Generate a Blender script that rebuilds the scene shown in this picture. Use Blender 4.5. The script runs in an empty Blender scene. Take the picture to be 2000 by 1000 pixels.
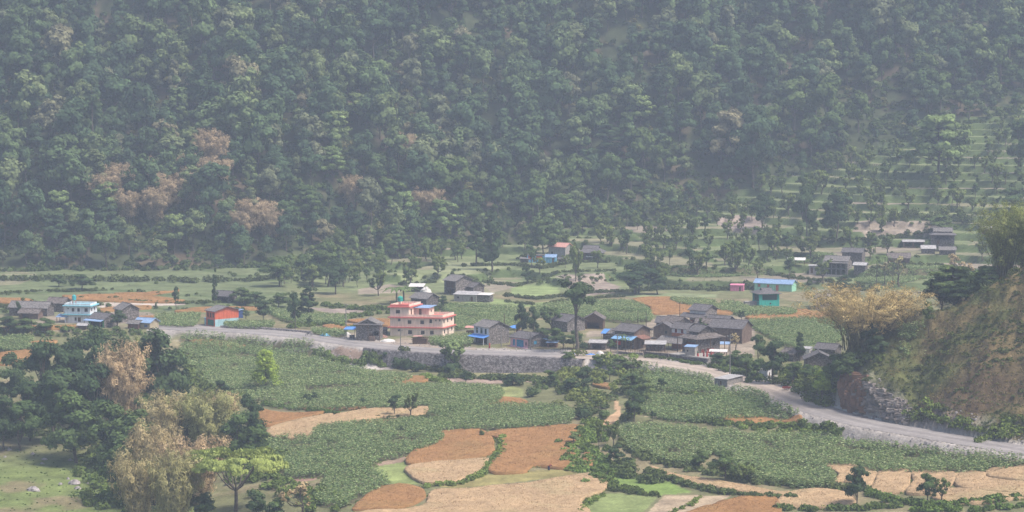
import bpy, math, random
import numpy as np
from mathutils import Vector, Matrix
from mathutils.geometry import delaunay_2d_cdt
R = math.radians
random.seed(7)
rng = np.random.default_rng(7)
sc = bpy.context.scene
C = sc.collection

# ------------------------------------------------------------------ camera, light, exposure
HC = 80.0; F = 4500.0; PITCH = math.atan(400/4500)
cam = bpy.data.cameras.new('camera'); co = bpy.data.objects.new('camera', cam); C.objects.link(co)
co.location = (0, 0, HC); co.rotation_euler = (math.pi/2-PITCH, 0, 0)
cam.sensor_width = 36; cam.lens = 36*F/2000; cam.clip_start = 1; cam.clip_end = 6000
sc.camera = co
SUN_EL, SUN_AZ = 58, 112           # azimuth of the sun, degrees clockwise from +Y (view direction)
w = bpy.data.worlds.new('World'); sc.world = w; w.use_nodes = True
nt = w.node_tree; bg = nt.nodes['Background']
sky = nt.nodes.new('ShaderNodeTexSky'); sky.sky_type = 'NISHITA'; sky.sun_disc = False
sky.sun_elevation = R(SUN_EL); sky.sun_rotation = R(SUN_AZ); sky.air_density = 1.0; sky.dust_density = 4.0; sky.ozone_density = 1.0
nt.links.new(sky.outputs[0], bg.inputs[0]); bg.inputs[1].default_value = 0.12
sl = bpy.data.lights.new('sun', 'SUN'); sl.energy = 3.0; sl.angle = R(12); sl.color = (1, .92, .83)
so = bpy.data.objects.new('sun', sl); C.objects.link(so)
sd = Vector((math.sin(R(SUN_AZ))*math.cos(R(SUN_EL)), math.cos(R(SUN_AZ))*math.cos(R(SUN_EL)), math.sin(R(SUN_EL))))
so.rotation_euler = sd.to_track_quat('Z', 'Y').to_euler(); so.location = (200, 300, 400)
sc.view_settings.view_transform = 'Standard'; sc.view_settings.look = 'None'
sc.view_settings.exposure = 0.66; sc.view_settings.gamma = 1
sc.cycles.max_bounces = 4; sc.cycles.diffuse_bounces = 2; sc.cycles.volume_bounces = 1

# ------------------------------------------------------------------ helpers
def ray(px, py):
    xc = (px-1000)/F; yc = (500-py)/F
    den = math.cos(PITCH)+yc*math.sin(PITCH)
    return xc/den, (-math.sin(PITCH)+yc*math.cos(PITCH))/den     # X per Y, Z per Y
def yz(py, z):
    return (z-HC)/ray(1000, py)[1]
def smooth(t):
    t = np.clip(t, 0, 1); return t*t*(3-2*t)
def _h(ix, iy, seed):
    n = (ix.astype(np.int64)*374761393+iy.astype(np.int64)*668265263+seed*974711) & 0xffffffff
    n = ((n ^ (n >> 13))*1274126177) & 0xffffffff
    n = (n ^ (n >> 16)) & 0xffff
    return n/65535.0
def vn(x, y, seed=0):
    ix = np.floor(x); iy = np.floor(y); fx = x-ix; fy = y-iy
    fx = fx*fx*(3-2*fx); fy = fy*fy*(3-2*fy)
    a = _h(ix, iy, seed); b = _h(ix+1, iy, seed); c = _h(ix, iy+1, seed); d = _h(ix+1, iy+1, seed)
    return (a*(1-fx)+b*fx)*(1-fy)+(c*(1-fx)+d*fx)*fy
def fbm(x, y, seed=0, o=4):
    r = 0; a = .5
    for i in range(o):
        r = r+a*vn(x*2**i, y*2**i, seed+i*17); a *= .5
    return r/(1-.5**o)
def inpoly(x, y, P):
    x = np.asarray(x); y = np.asarray(y); r = np.zeros(x.shape, bool); n = len(P)
    for i in range(n):
        x0, y0 = P[i]; x1, y1 = P[(i+1) % n]
        if y0 == y1: continue
        c = ((y0 > y) != (y1 > y)) & (x < (x1-x0)*(y-y0)/(y1-y0)+x0)
        r ^= c
    return r

def tag(o, label=None, cat=None, group=None, kind=None):
    if label: o['label'] = label
    if cat: o['category'] = cat
    if group: o['group'] = group
    if kind: o['kind'] = kind
    return o
def empty(name, loc, rz=0, **k):
    o = bpy.data.objects.new(name, None); C.objects.link(o); o.location = loc; o.rotation_euler = (0, 0, rz)
    o.empty_display_size = .3
    return tag(o, **k)
def mesh_np(name, V, Fq, mats, col=None, midx=None, smoothf=False):
    """V (n,3), Fq (m,4) or (m,3) arrays"""
    me = bpy.data.meshes.new(name); n = len(V); m = len(Fq); k = Fq.shape[1]
    me.vertices.add(n); me.vertices.foreach_set('co', np.asarray(V, np.float32).ravel())
    me.loops.add(m*k); me.loops.foreach_set('vertex_index', np.asarray(Fq, np.int32).ravel())
    me.polygons.add(m); me.polygons.foreach_set('loop_start', np.arange(m, dtype=np.int32)*k)
    for mt in mats: me.materials.append(mt)
    if midx is not None: me.polygons.foreach_set('material_index', np.asarray(midx, np.int32))
    if col is not None:
        a = me.color_attributes.new('col', 'FLOAT_COLOR', 'POINT')
        cc = np.ones((n, 4), np.float32); cc[:, :3] = col; a.data.foreach_set('color', cc.ravel())
    me.update(calc_edges=True); me.validate()
    if smoothf: me.polygons.foreach_set('use_smooth', np.ones(len(me.polygons), bool))
    return me
def link(name, me, parent=None, loc=None):
    o = bpy.data.objects.new(name, me); C.objects.link(o)
    if parent is not None: o.parent = parent
    if loc is not None: o.location = loc
    return o

# ------------------------------------------------------------------ materials
MAT = {}
def mat(name, col, rough=.9, var=.15, scale=2.0, bump=0.0, kind=None, col2=None, metal=0, spec=.2, obj=True):
    if name in MAT: return MAT[name]
    m = bpy.data.materials.new(name); m.use_nodes = True; MAT[name] = m
    t = m.node_tree; N = t.nodes; L = t.links; b = N['Principled BSDF']
    b.inputs['Roughness'].default_value = rough; b.inputs['Metallic'].default_value = metal
    b.inputs['Specular IOR Level'].default_value = spec
    tc = N.new('ShaderNodeTexCoord'); src = tc.outputs['Object']
    nz = N.new('ShaderNodeTexNoise'); nz.inputs['Scale'].default_value = scale; nz.inputs['Detail'].default_value = 6
    L.new(src, nz.inputs['Vector'])
    mx = N.new('ShaderNodeMix'); mx.data_type = 'RGBA'
    c = Vector(col); c2 = Vector(col2) if col2 else c*(1-var*2)
    cb = c if col2 else c*(1+var)
    mx.inputs['A'].default_value = (*c2, 1); mx.inputs['B'].default_value = (*cb, 1)
    rp = N.new('ShaderNodeMapRange'); rp.inputs[1].default_value = .3; rp.inputs[2].default_value = .7
    L.new(nz.outputs['Fac'], rp.inputs[0]); L.new(rp.outputs[0], mx.inputs['Factor'])
    out = mx.outputs['Result']; hgt = nz.outputs['Fac']
    if kind == 'stone':      # irregular stones with dark joints
        vo = N.new('ShaderNodeTexVoronoi'); vo.inputs['Scale'].default_value = 3.2
        mp = N.new('ShaderNodeMapping'); mp.inputs['Scale'].default_value = (1, 1, 2.1); L.new(src, mp.inputs[0]); L.new(mp.outputs[0], vo.inputs['Vector'])
        sep = N.new('ShaderNodeSeparateColor'); L.new(vo.outputs['Color'], sep.inputs[0])
        m2 = N.new('ShaderNodeMix'); m2.data_type = 'RGBA'; m2.blend_type = 'MULTIPLY'; m2.inputs['Factor'].default_value = 1
        r2 = N.new('ShaderNodeMapRange'); r2.inputs[3].default_value = .45; r2.inputs[4].default_value = 1.5; L.new(sep.outputs[0], r2.inputs[0])
        L.new(out, m2.inputs['A']); L.new(r2.outputs[0], m2.inputs['B']); out = m2.outputs['Result']
        hgt = vo.outputs['Distance']
    if kind == 'slate' or kind == 'tin':
        wv = N.new('ShaderNodeTexWave'); wv.inputs['Scale'].default_value = 1.1 if kind == 'slate' else 2.5
        wv.inputs['Distortion'].default_value = 6 if kind == 'slate' else 0.3; wv.inputs['Detail'].default_value = 3
        wv.bands_direction = 'Y' if kind == 'slate' else 'X'
        L.new(src, wv.inputs['Vector'])
        m2 = N.new('ShaderNodeMix'); m2.data_type = 'RGBA'; m2.blend_type = 'MULTIPLY'; m2.inputs['Factor'].default_value = 1
        r2 = N.new('ShaderNodeMapRange'); r2.inputs[3].default_value = .62 if kind == 'slate' else .8; r2.inputs[4].default_value = 1.15
        L.new(wv.outputs['Fac'], r2.inputs[0]); L.new(out, m2.inputs['A']); L.new(r2.outputs[0], m2.inputs['B']); out = m2.outputs['Result']
        hgt = wv.outputs['Fac']
    if kind == 'plaster':    # rain streaks and grime with a shape of their own
        n2 = N.new('ShaderNodeTexNoise'); mp = N.new('ShaderNodeMapping'); mp.inputs['Scale'].default_value = (1.5, 1.5, .25); n2.inputs['Scale'].default_value = 1.2; n2.inputs['Detail'].default_value = 5
        L.new(src, mp.inputs[0]); L.new(mp.outputs[0], n2.inputs['Vector'])
        m2 = N.new('ShaderNodeMix'); m2.data_type = 'RGBA'; m2.blend_type = 'MULTIPLY'; m2.inputs['Factor'].default_value = 1
        r2 = N.new('ShaderNodeMapRange'); r2.inputs[1].default_value = .35; r2.inputs[2].default_value = .6; r2.inputs[3].default_value = .78; r2.inputs[4].default_value = 1.0
        L.new(n2.outputs['Fac'], r2.inputs[0]); L.new(out, m2.inputs['A']); L.new(r2.outputs[0], m2.inputs['B']); out = m2.outputs['Result']
    L.new(out, b.inputs['Base Color'])
    if bump:
        bp = N.new('ShaderNodeBump'); bp.inputs['Strength'].default_value = bump; bp.inputs['Distance'].default_value = .1
        L.new(hgt, bp.inputs['Height']); L.new(bp.outputs[0], b.inputs['Normal'])
    return m
def leafmat(name, c1, c2, trans=.25, tone=True):
    """foliage: colour varies from tree to tree and clump to clump"""
    m = bpy.data.materials.new(name); m.use_nodes = True; MAT[name] = m
    t = m.node_tree; N = t.nodes; L = t.links; N.remove(N['Principled BSDF']); out = N['Material Output']
    oi = N.new('ShaderNodeObjectInfo'); mx = N.new('ShaderNodeMix'); mx.data_type = 'RGBA'
    mx.inputs['A'].default_value = (*c1, 1); mx.inputs['B'].default_value = (*c2, 1); L.new(oi.outputs['Random'], mx.inputs['Factor'])
    at = N.new('ShaderNodeAttribute'); at.attribute_name = 'col'
    m2 = N.new('ShaderNodeMix'); m2.data_type = 'RGBA'; m2.blend_type = 'MULTIPLY'; m2.inputs['Factor'].default_value = 1
    L.new(mx.outputs['Result'], m2.inputs['A']); L.new(at.outputs['Color'], m2.inputs['B'])
    d = N.new('ShaderNodeBsdfDiffuse'); L.new(m2.outputs['Result'], d.inputs['Color'])
    tr = N.new('ShaderNodeBsdfTranslucent'); L.new(m2.outputs['Result'], tr.inputs['Color'])
    ms = N.new('ShaderNodeMixShader'); ms.inputs[0].default_value = trans
    L.new(d.outputs[0], ms.inputs[1]); L.new(tr.outputs[0], ms.inputs[2]); L.new(ms.outputs[0], out.inputs['Surface'])
    return m
def attrmat(name, nscale=1.0, amt=.35, bump=.5, rough=1.0, fine=9.0):
    m = bpy.data.materials.new(name); m.use_nodes = True; MAT[name] = m
    t = m.node_tree; N = t.nodes; L = t.links; b = N['Principled BSDF']; b.inputs['Roughness'].default_value = rough; b.inputs['Specular IOR Level'].default_value = .1
    at = N.new('ShaderNodeAttribute'); at.attribute_name = 'col'
    tc = N.new('ShaderNodeTexCoord'); prev = at.outputs['Color']
    hs = []
    for s, a in ((nscale, amt), (fine, amt*.8)):
        nz = N.new('ShaderNodeTexNoise'); nz.inputs['Scale'].default_value = s*.2; nz.inputs['Detail'].default_value = 7; nz.inputs['Roughness'].default_value = .65
        L.new(tc.outputs['Object'], nz.inputs['Vector'])
        r = N.new('ShaderNodeMapRange'); r.inputs[1].default_value = .3; r.inputs[2].default_value = .7; r.inputs[3].default_value = 1-a; r.inputs[4].default_value = 1+a
        L.new(nz.outputs['Fac'], r.inputs[0])
        m2 = N.new('ShaderNodeMix'); m2.data_type = 'RGBA'; m2.blend_type = 'MULTIPLY'; m2.inputs['Factor'].default_value = 1
        L.new(prev, m2.inputs['A']); L.new(r.outputs[0], m2.inputs['B']); prev = m2.outputs['Result']; hs.append(nz)
    L.new(prev, b.inputs['Base Color'])
    bp = N.new('ShaderNodeBump'); bp.inputs['Strength'].default_value = bump; bp.inputs['Distance'].default_value = .3
    L.new(hs[1].outputs['Fac'], bp.inputs['Height']); L.new(bp.outputs[0], b.inputs['Normal'])
    return m
M_ground = attrmat('earth_and_grass'); M_hill = attrmat('dry_hill_grass', 1.5, .4, .9, fine=14); M_floor = attrmat('forest_floor')
M_forest = leafmat('forest_leaves', (.052, .115, .040), (.115, .190, .060))
_t = M_forest.node_tree; _mx = next(n for n in _t.nodes if n.type == 'MIX' and n.blend_type == 'MIX'); _oi = next(n for n in _t.nodes if n.type == 'OBJECT_INFO'); _m2 = next(n for n in _t.nodes if n.type == 'MIX' and n.blend_type == 'MULTIPLY')
_cr = _t.nodes.new('ShaderNodeValToRGB'); _t.links.new(_oi.outputs['Random'], _cr.inputs[0]); _t.links.new(_cr.outputs[0], _m2.inputs['A'])
_e = _cr.color_ramp.elements; _e[0].color = (.070, .112, .062, 1); _e[1].color = (.24, .22, .13, 1); _e[1].position = 1
for _p, _c in ((.35, (.074, .122, .058, 1)), (.65, (.115, .168, .072, 1)), (.86, (.165, .21, .09, 1)), (.95, (.17, .19, .11, 1))): _q = _e.new(_p); _q.color = _c
M_dark = leafmat('dark_leaves', (.056, .092, .042), (.080, .122, .052))
M_mid = leafmat('mid_leaves', (.085, .135, .050), (.125, .175, .062))
M_pale = leafmat('pale_leaves', (.17, .24, .09), (.20, .26, .10))
M_yel = leafmat('spring_leaves', (.30, .40, .07), (.32, .42, .08))
M_umb = leafmat('feathery_leaves', (.34, .40, .12), (.34, .40, .12))
M_tanb = leafmat('dry_bamboo_leaves', (.50, .37, .22), (.35, .35, .15))
M_greb = leafmat('green_bamboo_leaves', (.22, .26, .08), (.25, .28, .09))
M_orb = leafmat('golden_bamboo_leaves', (.48, .37, .17), (.48, .37, .17))
M_pol = leafmat('lopped_tree_leaves', (.11, .155, .045), (.17, .21, .065))
M_corn = leafmat('corn_leaves', (.160, .235, .092), (.178, .252, .100), .2)
M_wheat = leafmat('wheat_stalks', (1, 1, 1), (1, 1, 1), .1)
M_bush = leafmat('undergrowth_leaves', (.118, .150, .054), (.118, .150, .054))
M_bark = mat('bark', (.13, .11, .09), var=.3, scale=3)
M_culm = mat('bamboo_culm', (.15, .14, .06), var=.3, scale=2)

# ------------------------------------------------------------------ the lie of the land
ROADPX = [(-700, 641), (-300, 640), (0, 640), (200, 638), (300, 639), (400, 643), (500, 648), (600, 657), (700, 671), (800, 681), (900, 687), (1000, 690), (1100, 694),
          (1200, 700), (1300, 711), (1380, 724), (1450, 744), (1500, 762), (1560, 786), (1620, 807), (1700, 828), (1800, 846), (1900, 863), (2000, 880), (2150, 905), (2400, 940), (2800, 985)]
def gp0(px, py, z=0.0):
    u, s = ray(px, py); Y = (z-HC)/s; return np.array([u*Y, Y])
def catmull(P, n=8, closed=False):
    P = [np.array(p, float) for p in P]; out = []; N = len(P)
    rngi = range(N) if closed else range(N-1)
    for i in rngi:
        if closed: a, b, c, d = P[i-1], P[i], P[(i+1) % N], P[(i+2) % N]
        else: a = P[max(i-1, 0)]; b = P[i]; c = P[i+1]; d = P[min(i+2, N-1)]
        for k in range(n):
            t = k/n
            out.append(.5*((2*b)+(-a+c)*t+(2*a-5*b+4*c-d)*t*t+(-a+3*b-3*c+d)*t**3))
    if not closed: out.append(P[-1])
    return np.array(out)
RD = catmull([gp0(*p) for p in ROADPX], 5)
RU = 1000+F*RD[:, 0]/RD[:, 1]
UC = np.arange(-400, 2405, 4.0); YC = np.arange(330, 1260, 1.0)
NEAR = {-500: [(1150, -18), (1000, -15), (865, -14), (848, -11.5), (760, -7), (700, -4), (645, -.8)],
        0: [(1000, -15), (865, -14), (848, -11.5), (760, -7), (700, -4), (645, -.8)],
        250: [(1000, -15), (905, -14), (870, -12), (760, -8), (700, -5), (650, -1)],
        400: [(1000, -13), (860, -10), (760, -7), (700, -5), (655, -1.5)],
        560: [(1000, -10), (860, -8), (760, -6), (700, -4.2), (668, -2.5)],
        700: [(1000, -9), (860, -6.5), (760, -5), (700, -4)],
        1000: [(1000, -8), (860, -6), (760, -5), (718, -4)],
        1200: [(1000, -7.5), (900, -6), (800, -4), (715, -2)],
        1400: [(1000, -7), (900, -5), (800, -2), (740, -1)],
        1600: [(1000, -7), (900, -4.5), (850, -3), (820, -2)],
        1800: [(1000, -6), (900, -3.5), (865, -2)],
        2000: [(1000, -5), (910, -1.5)], 2500: [(1000, -5), (930, -1.5)]}
FARK = {-500: [(560, 783), (545, 815), (0, 1000)], 0: [(560, 783), (545, 815), (0, 1000)], 500: [(560, 783), (540, 822), (0, 1010)],
        800: [(560, 780), (510, 865), (0, 1030)], 1000: [(565, 772), (480, 895), (0, 1045)], 1200: [(565, 768), (440, 920), (0, 1060)],
        1400: [(568, 762), (390, 938), (0, 1070)], 1600: [(568, 760), (480, 848), (325, 962), (0, 1080)], 1800: [(570, 757), (460, 855), (260, 978), (0, 1086)],
        2000: [(580, 745), (450, 850), (330, 930), (200, 1000), (0, 1090)], 2500: [(600, 720), (400, 880), (100, 1050), (0, 1095)]}
FOOT = ([-500, 0, 500, 800, 1000, 1200, 1400, 1600, 1800, 2000, 2500], [818, 818, 826, 866, 893, 918, 936, 960, 976, 1003, 1040])
HILL = {1560: [(520, 0), (530, 0)], 1628: [(512, -2), (518, 1), (530, 3), (560, 0)], 1655: [(509, 0), (514, 7), (527, 10), (552, 3), (580, 0)], 1700: [(495, 0), (503, 9), (521, 14), (552, 6), (590, 0)],
        1750: [(489, 0), (498, 8), (521, 17.3), (555, 8), (600, 0)], 1800: [(485, 0), (496, 6), (522, 20), (556, 10), (610, 0)], 1900: [(473, 0), (488, 9), (517, 25.6), (560, 14), (620, 2)],
        2000: [(465, 0), (480, 8), (514, 32), (565, 20), (630, 4)], 2100: [(455, 0), (508, 38), (570, 26), (650, 4)], 2500: [(430, 0), (500, 55), (600, 40), (700, 5)]}
def table(D, conv):
    ks = sorted(D); rows = []
    for k in ks:
        pts = sorted(conv(k, p) for p in D[k]); rows.append(np.interp(YC, [p[0] for p in pts], [p[1] for p in pts]))
    rows = np.array(rows); T = np.array([np.interp(UC, ks, rows[:, j]) for j in range(len(YC))]).T
    return T
def blur(T, n, axis):
    k = np.hanning(n+2)[1:-1]; k /= k.sum(); pad = [(0, 0), (0, 0)]; pad[axis] = (n//2, n//2)
    P = np.pad(T, pad, mode='edge'); o = 0
    for i, a in enumerate(k):
        o = o+a*(P[i:i+T.shape[0]] if axis == 0 else P[:, i:i+T.shape[1]])
    return o
ZN = blur(blur(table(NEAR, lambda k, p: (yz(*p), p[1])), 41, 0), 9, 1)
def farconv(k, p): return (p[1], HC+ray(1000, p[0])[1]*p[1])
F2 = {}
for k, v in FARK.items():
    y0, y1 = v[-1][1], v[-2][1]
    F2[k] = v
ZF = table(F2, farconv)
for i in range(len(UC)):                                  # carry the mountain on upwards past the frame, then level
    kY = np.interp(UC[i], sorted(FARK), [FARK[k][-1][1] for k in sorted(FARK)]); z1 = np.interp(kY, YC, ZF[i])
    m = YC > kY; ZF[i, m] = z1+np.minimum(YC[m]-kY, 45)*.6
ZF = np.where((YC[None, :] < 770) & (ZF < 0), 0, ZF)
ZF = blur(blur(ZF, 61, 0), 15, 1)
U2, Y2 = np.meshgrid(UC, YC, indexing='ij'); X2 = (U2-1000)/F*Y2
FOOTY = np.interp(U2, *FOOT)
# terraces on the gentle slopes
noise = fbm(X2/45, Y2/30, 3, 3)
def stepz(z, st, sharp=.78):
    t = z/st; f = np.floor(t); fr = t-f
    return (f+smooth((fr-sharp)/(1-sharp)))*st
raw = ZF+(noise-.5)*5*smooth((Y2-745)/60)+(fbm(X2/20, Y2/40, 13, 3)-.5)*5.0*smooth((Y2-745)/60)
stp = stepz(raw+.5, 2.6, .84)
wm = smooth((Y2-750)/25)*(1-smooth((Y2-FOOTY-4)/18))
wl = smooth((650-U2)/120)
raw2 = (Y2-690)*.022+(noise-.5)*2.0
stl = stepz(raw2, .55, .8)
wml = smooth((Y2-690)/15)*(1-smooth((Y2-FOOTY+6)/12))*wl
wm = wm*(1-wl)
ZF = ZF*(1-wm)+stp*wm
ZF = ZF*(1-wml)+stl*wml
TERR = np.clip(wm+wml, 0, 1)
tf = smooth((Y2-FOOTY-5)/50)
gul = fbm(X2/46+Y2/110, Y2/120, 11, 4)-.5
ZF = ZF+tf*(gul*46+(fbm(X2/14, Y2/14, 5, 3)-.5)*5)
# distance to the road
DR = np.full(U2.shape, 1e9)
for a, b in zip(RD[:-1], RD[1:]):
    ab = b-a; t = np.clip(((X2-a[0])*ab[0]+(Y2-a[1])*ab[1])/(ab@ab), 0, 1)
    DR = np.minimum(DR, np.hypot(X2-a[0]-ab[0]*t, Y2-a[1]-ab[1]*t))
SGN = np.where(Y2 > np.interp(U2, RU, RD[:, 1]), 1, -1); DS = DR*SGN
WALL = smooth((U2-725)/30)*(1-smooth((U2-1150)/50))
bw = .7*WALL+(1-WALL)*(4.0+2.5*smooth((U2-520)/40)*(1-smooth((U2-740)/20)))
nb = (fbm(X2/9, Y2/9, 21, 3)-.5)*.5
ZZ = np.where(DS >= 0, ZF*smooth((DS-5.2)/5), (ZN+nb)*smooth((-DS-5.1)/bw))
HT = table(HILL, lambda k, p: p)
HT = blur(HT, 9, 0)
hn = (fbm(X2/7, Y2/7, 31, 4)-.5)*4.2+(fbm(X2/2.2, Y2/2.2, 37, 3)-.5)*1.6
HM = smooth(HT/4)*(DS > 5.5)
HILLZ = HT+hn*HM; HILLZ = HILLZ*(1-.55*HM)+.55*HM*stepz(HILLZ+(fbm(X2/10, Y2/10, 45, 2)-.5)*2.5, 1.9, .6)
ISH = (HT > .25) & (DS > 5.5) & (HILLZ > ZZ)
ZZ = np.where(ISH, HILLZ, ZZ)
ZZ = ZZ+(fbm(X2/3, Y2/3, 41, 2)-.5)*.18*(np.abs(DS) > 6.5)
CONST_HMIN = ZZ.min()
def H(X, Y):
    X = np.asarray(X, float); Y = np.asarray(Y, float)
    i = np.clip((1000+F*X/Y-UC[0])/4, 0, len(UC)-1.001); j = np.clip(Y-YC[0], 0, len(YC)-1.001)
    i0 = i.astype(int); j0 = j.astype(int); a = i-i0; b = j-j0
    return (ZZ[i0, j0]*(1-a)+ZZ[i0+1, j0]*a)*(1-b)+(ZZ[i0, j0+1]*(1-a)+ZZ[i0+1, j0+1]*a)*b
_Y = np.arange(340, 1240, .5)
def G(px, py, dz=0.0, ymin=0):
    """point of the ground seen at a place in the photograph"""
    u, s = ray(px, py); hz = H(u*_Y, _Y)+dz; d = (HC+s*_Y)-hz
    k = np.where((d <= 0) & (_Y > ymin))[0]
    Y = _Y[k[0]] if len(k) else 1100.0
    return Vector((u*Y, Y, float(H(u*Y, Y))))

# ------------------------------------------------------------------ crops: outlines traced on the ground
CORN = [
 ([(370,650),(472,656),(544,661),(602,665),(607,673),(544,680),(472,676),(362,664)], 1.7, 'strip of green corn just below the road at left'),
 ([(362,672),(472,677),(562,681),(616,678),(632,684),(616,696),(555,700),(472,690),(365,692)], 1.7, 'second green corn terrace below the road, above the biggest corn plot'),
 ([(370,697),(500,700),(616,700),(680,716),(760,727),(805,736),(775,748),(750,752),(620,753),(580,770),(530,779),(450,780),(430,765),(400,745),(380,725)], 1.5, 'wide green cornfield around the yellow-green young tree'),
 ([(532,784),(590,770),(700,755),(790,750),(960,752),(982,775),(948,789),(832,791),(724,794),(580,797),(533,791)], 1.5, 'long corn plot above the tan wheat with two small trees'),
 ([(828,802),(870,794),(980,790),(1080,792),(1122,803),(1105,824),(1000,834),(880,838),(800,835),(770,828),(800,820),(880,814),(860,810)], 1.6, 'narrow corn plot bordering the large orange wheat field'),
 ([(616,836),(634,831),(760,822),(825,822),(864,847),(862,858),(832,872),(778,888),(742,894),(724,913),(760,933),(752,944),(695,972),(670,986),(623,979),(616,957),(634,926),(558,928),(555,917),(486,883),(551,854),(601,854)], 1.7, 'large irregular cornfield at lower centre left beside orange wheat'),
 ([(1180,706),(1231,709),(1296,717),(1375,731),(1396,742),(1396,757),(1465,758),(1490,767),(1500,780),(1440,784),(1370,770),(1300,762),(1260,754),(1235,732),(1190,716)], 1.7, 'corn plot between the road bend and the small concrete hut'),
 ([(1262,772),(1300,770),(1400,774),(1480,777),(1551,799),(1551,810),(1472,814),(1400,819),(1330,821),(1290,813),(1253,801)], 1.6, 'corn plot just below the concrete hut'),
 ([(1224,830),(1296,827),(1379,843),(1385,858),(1415,872),(1385,886),(1346,908),(1278,893),(1235,879),(1213,857),(1210,840)], 1.6, 'corn plot with a rounded left end beside the central tree row'),
 ([(1390,852),(1402,840),(1508,847),(1601,849),(1645,856),(1724,862),(1796,870),(1904,883),(1990,894),(2110,906),(2110,910),(1990,908),(1933,918),(1778,920),(1717,918),(1666,907),(1612,907),(1634,930),(1620,946),(1540,947),(1470,932),(1420,897),(1385,872)], 1.7, 'broad cornfield at lower right between the road and tan wheat'),
 ([(855,598),(900,595),(960,598),(1020,604),(1014,618),(1005,640),(960,635),(925,634),(893,640),(888,612)], 1.8, 'cornfield behind and right of the pink building'),
 ([(1040,602),(1100,592),(1180,588),(1250,593),(1272,612),(1268,623),(1200,625),(1170,618),(1100,620),(1050,613)], 1.8, 'cornfield behind the two stone barns in the middle'),
 ([(840,661),(880,657),(920,655),(925,664),(915,671),(880,671),(844,668)], 1.6, 'small corn patch between the wood pile and the white house'),
 ([(1310,580),(1370,584),(1440,591),(1458,598),(1545,603),(1548,612),(1480,616),(1440,611),(1400,602),(1330,592)], 1.6, 'corn around the foot of the teal house'),
 ([(1462,628),(1500,624),(1600,624),(1660,627),(1640,660),(1605,683),(1560,680),(1500,655)], 1.6, 'cornfield between the crowded village roofs and the golden bamboo'),
 ([(1690,612),(1740,602),(1800,602),(1800,630),(1750,640),(1700,645),(1670,640)], 1.6, 'corn patch right of the golden bamboo'),
 ([(448,630),(528,627),(530,636),(480,638),(440,635)], 1.6, 'corn patch on the right of the orange house'),
 ([(524,602),(570,610),(680,619),(666,630),(620,631),(550,622)], 1.6, 'corn plot behind the dark roadside trees'),
 ([(310,616),(388,613),(386,624),(375,634),(310,632)], 1.5, 'corn plot left of the orange house'),
 ([(0,656),(62,658),(64,664),(60,672),(95,678),(60,681),(0,681)], 1.3, 'corn terrace at the far left edge below the houses'),
 ([(610,642),(655,644),(680,650),(660,655),(615,650)], 1.3, 'small corn patch above the road by the blue tarpaulin'),
 ([(1560,505),(1640,506),(1642,511),(1560,512)], 1.2, 'corn strip behind the stone farmhouse on the slope'),
 ([(1670,545),(1760,520),(1830,515),(1830,530),(1760,556),(1700,560)], .9, 'young corn on the slope beside the palms'),
 ([(1180,530),(1400,532),(1500,528),(1500,534),(1380,540),(1190,538)], .9, 'low green crop strip on the middle slope'),
]
O, T_ = (.32, .178, .078), (.43, .305, .18)
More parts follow.
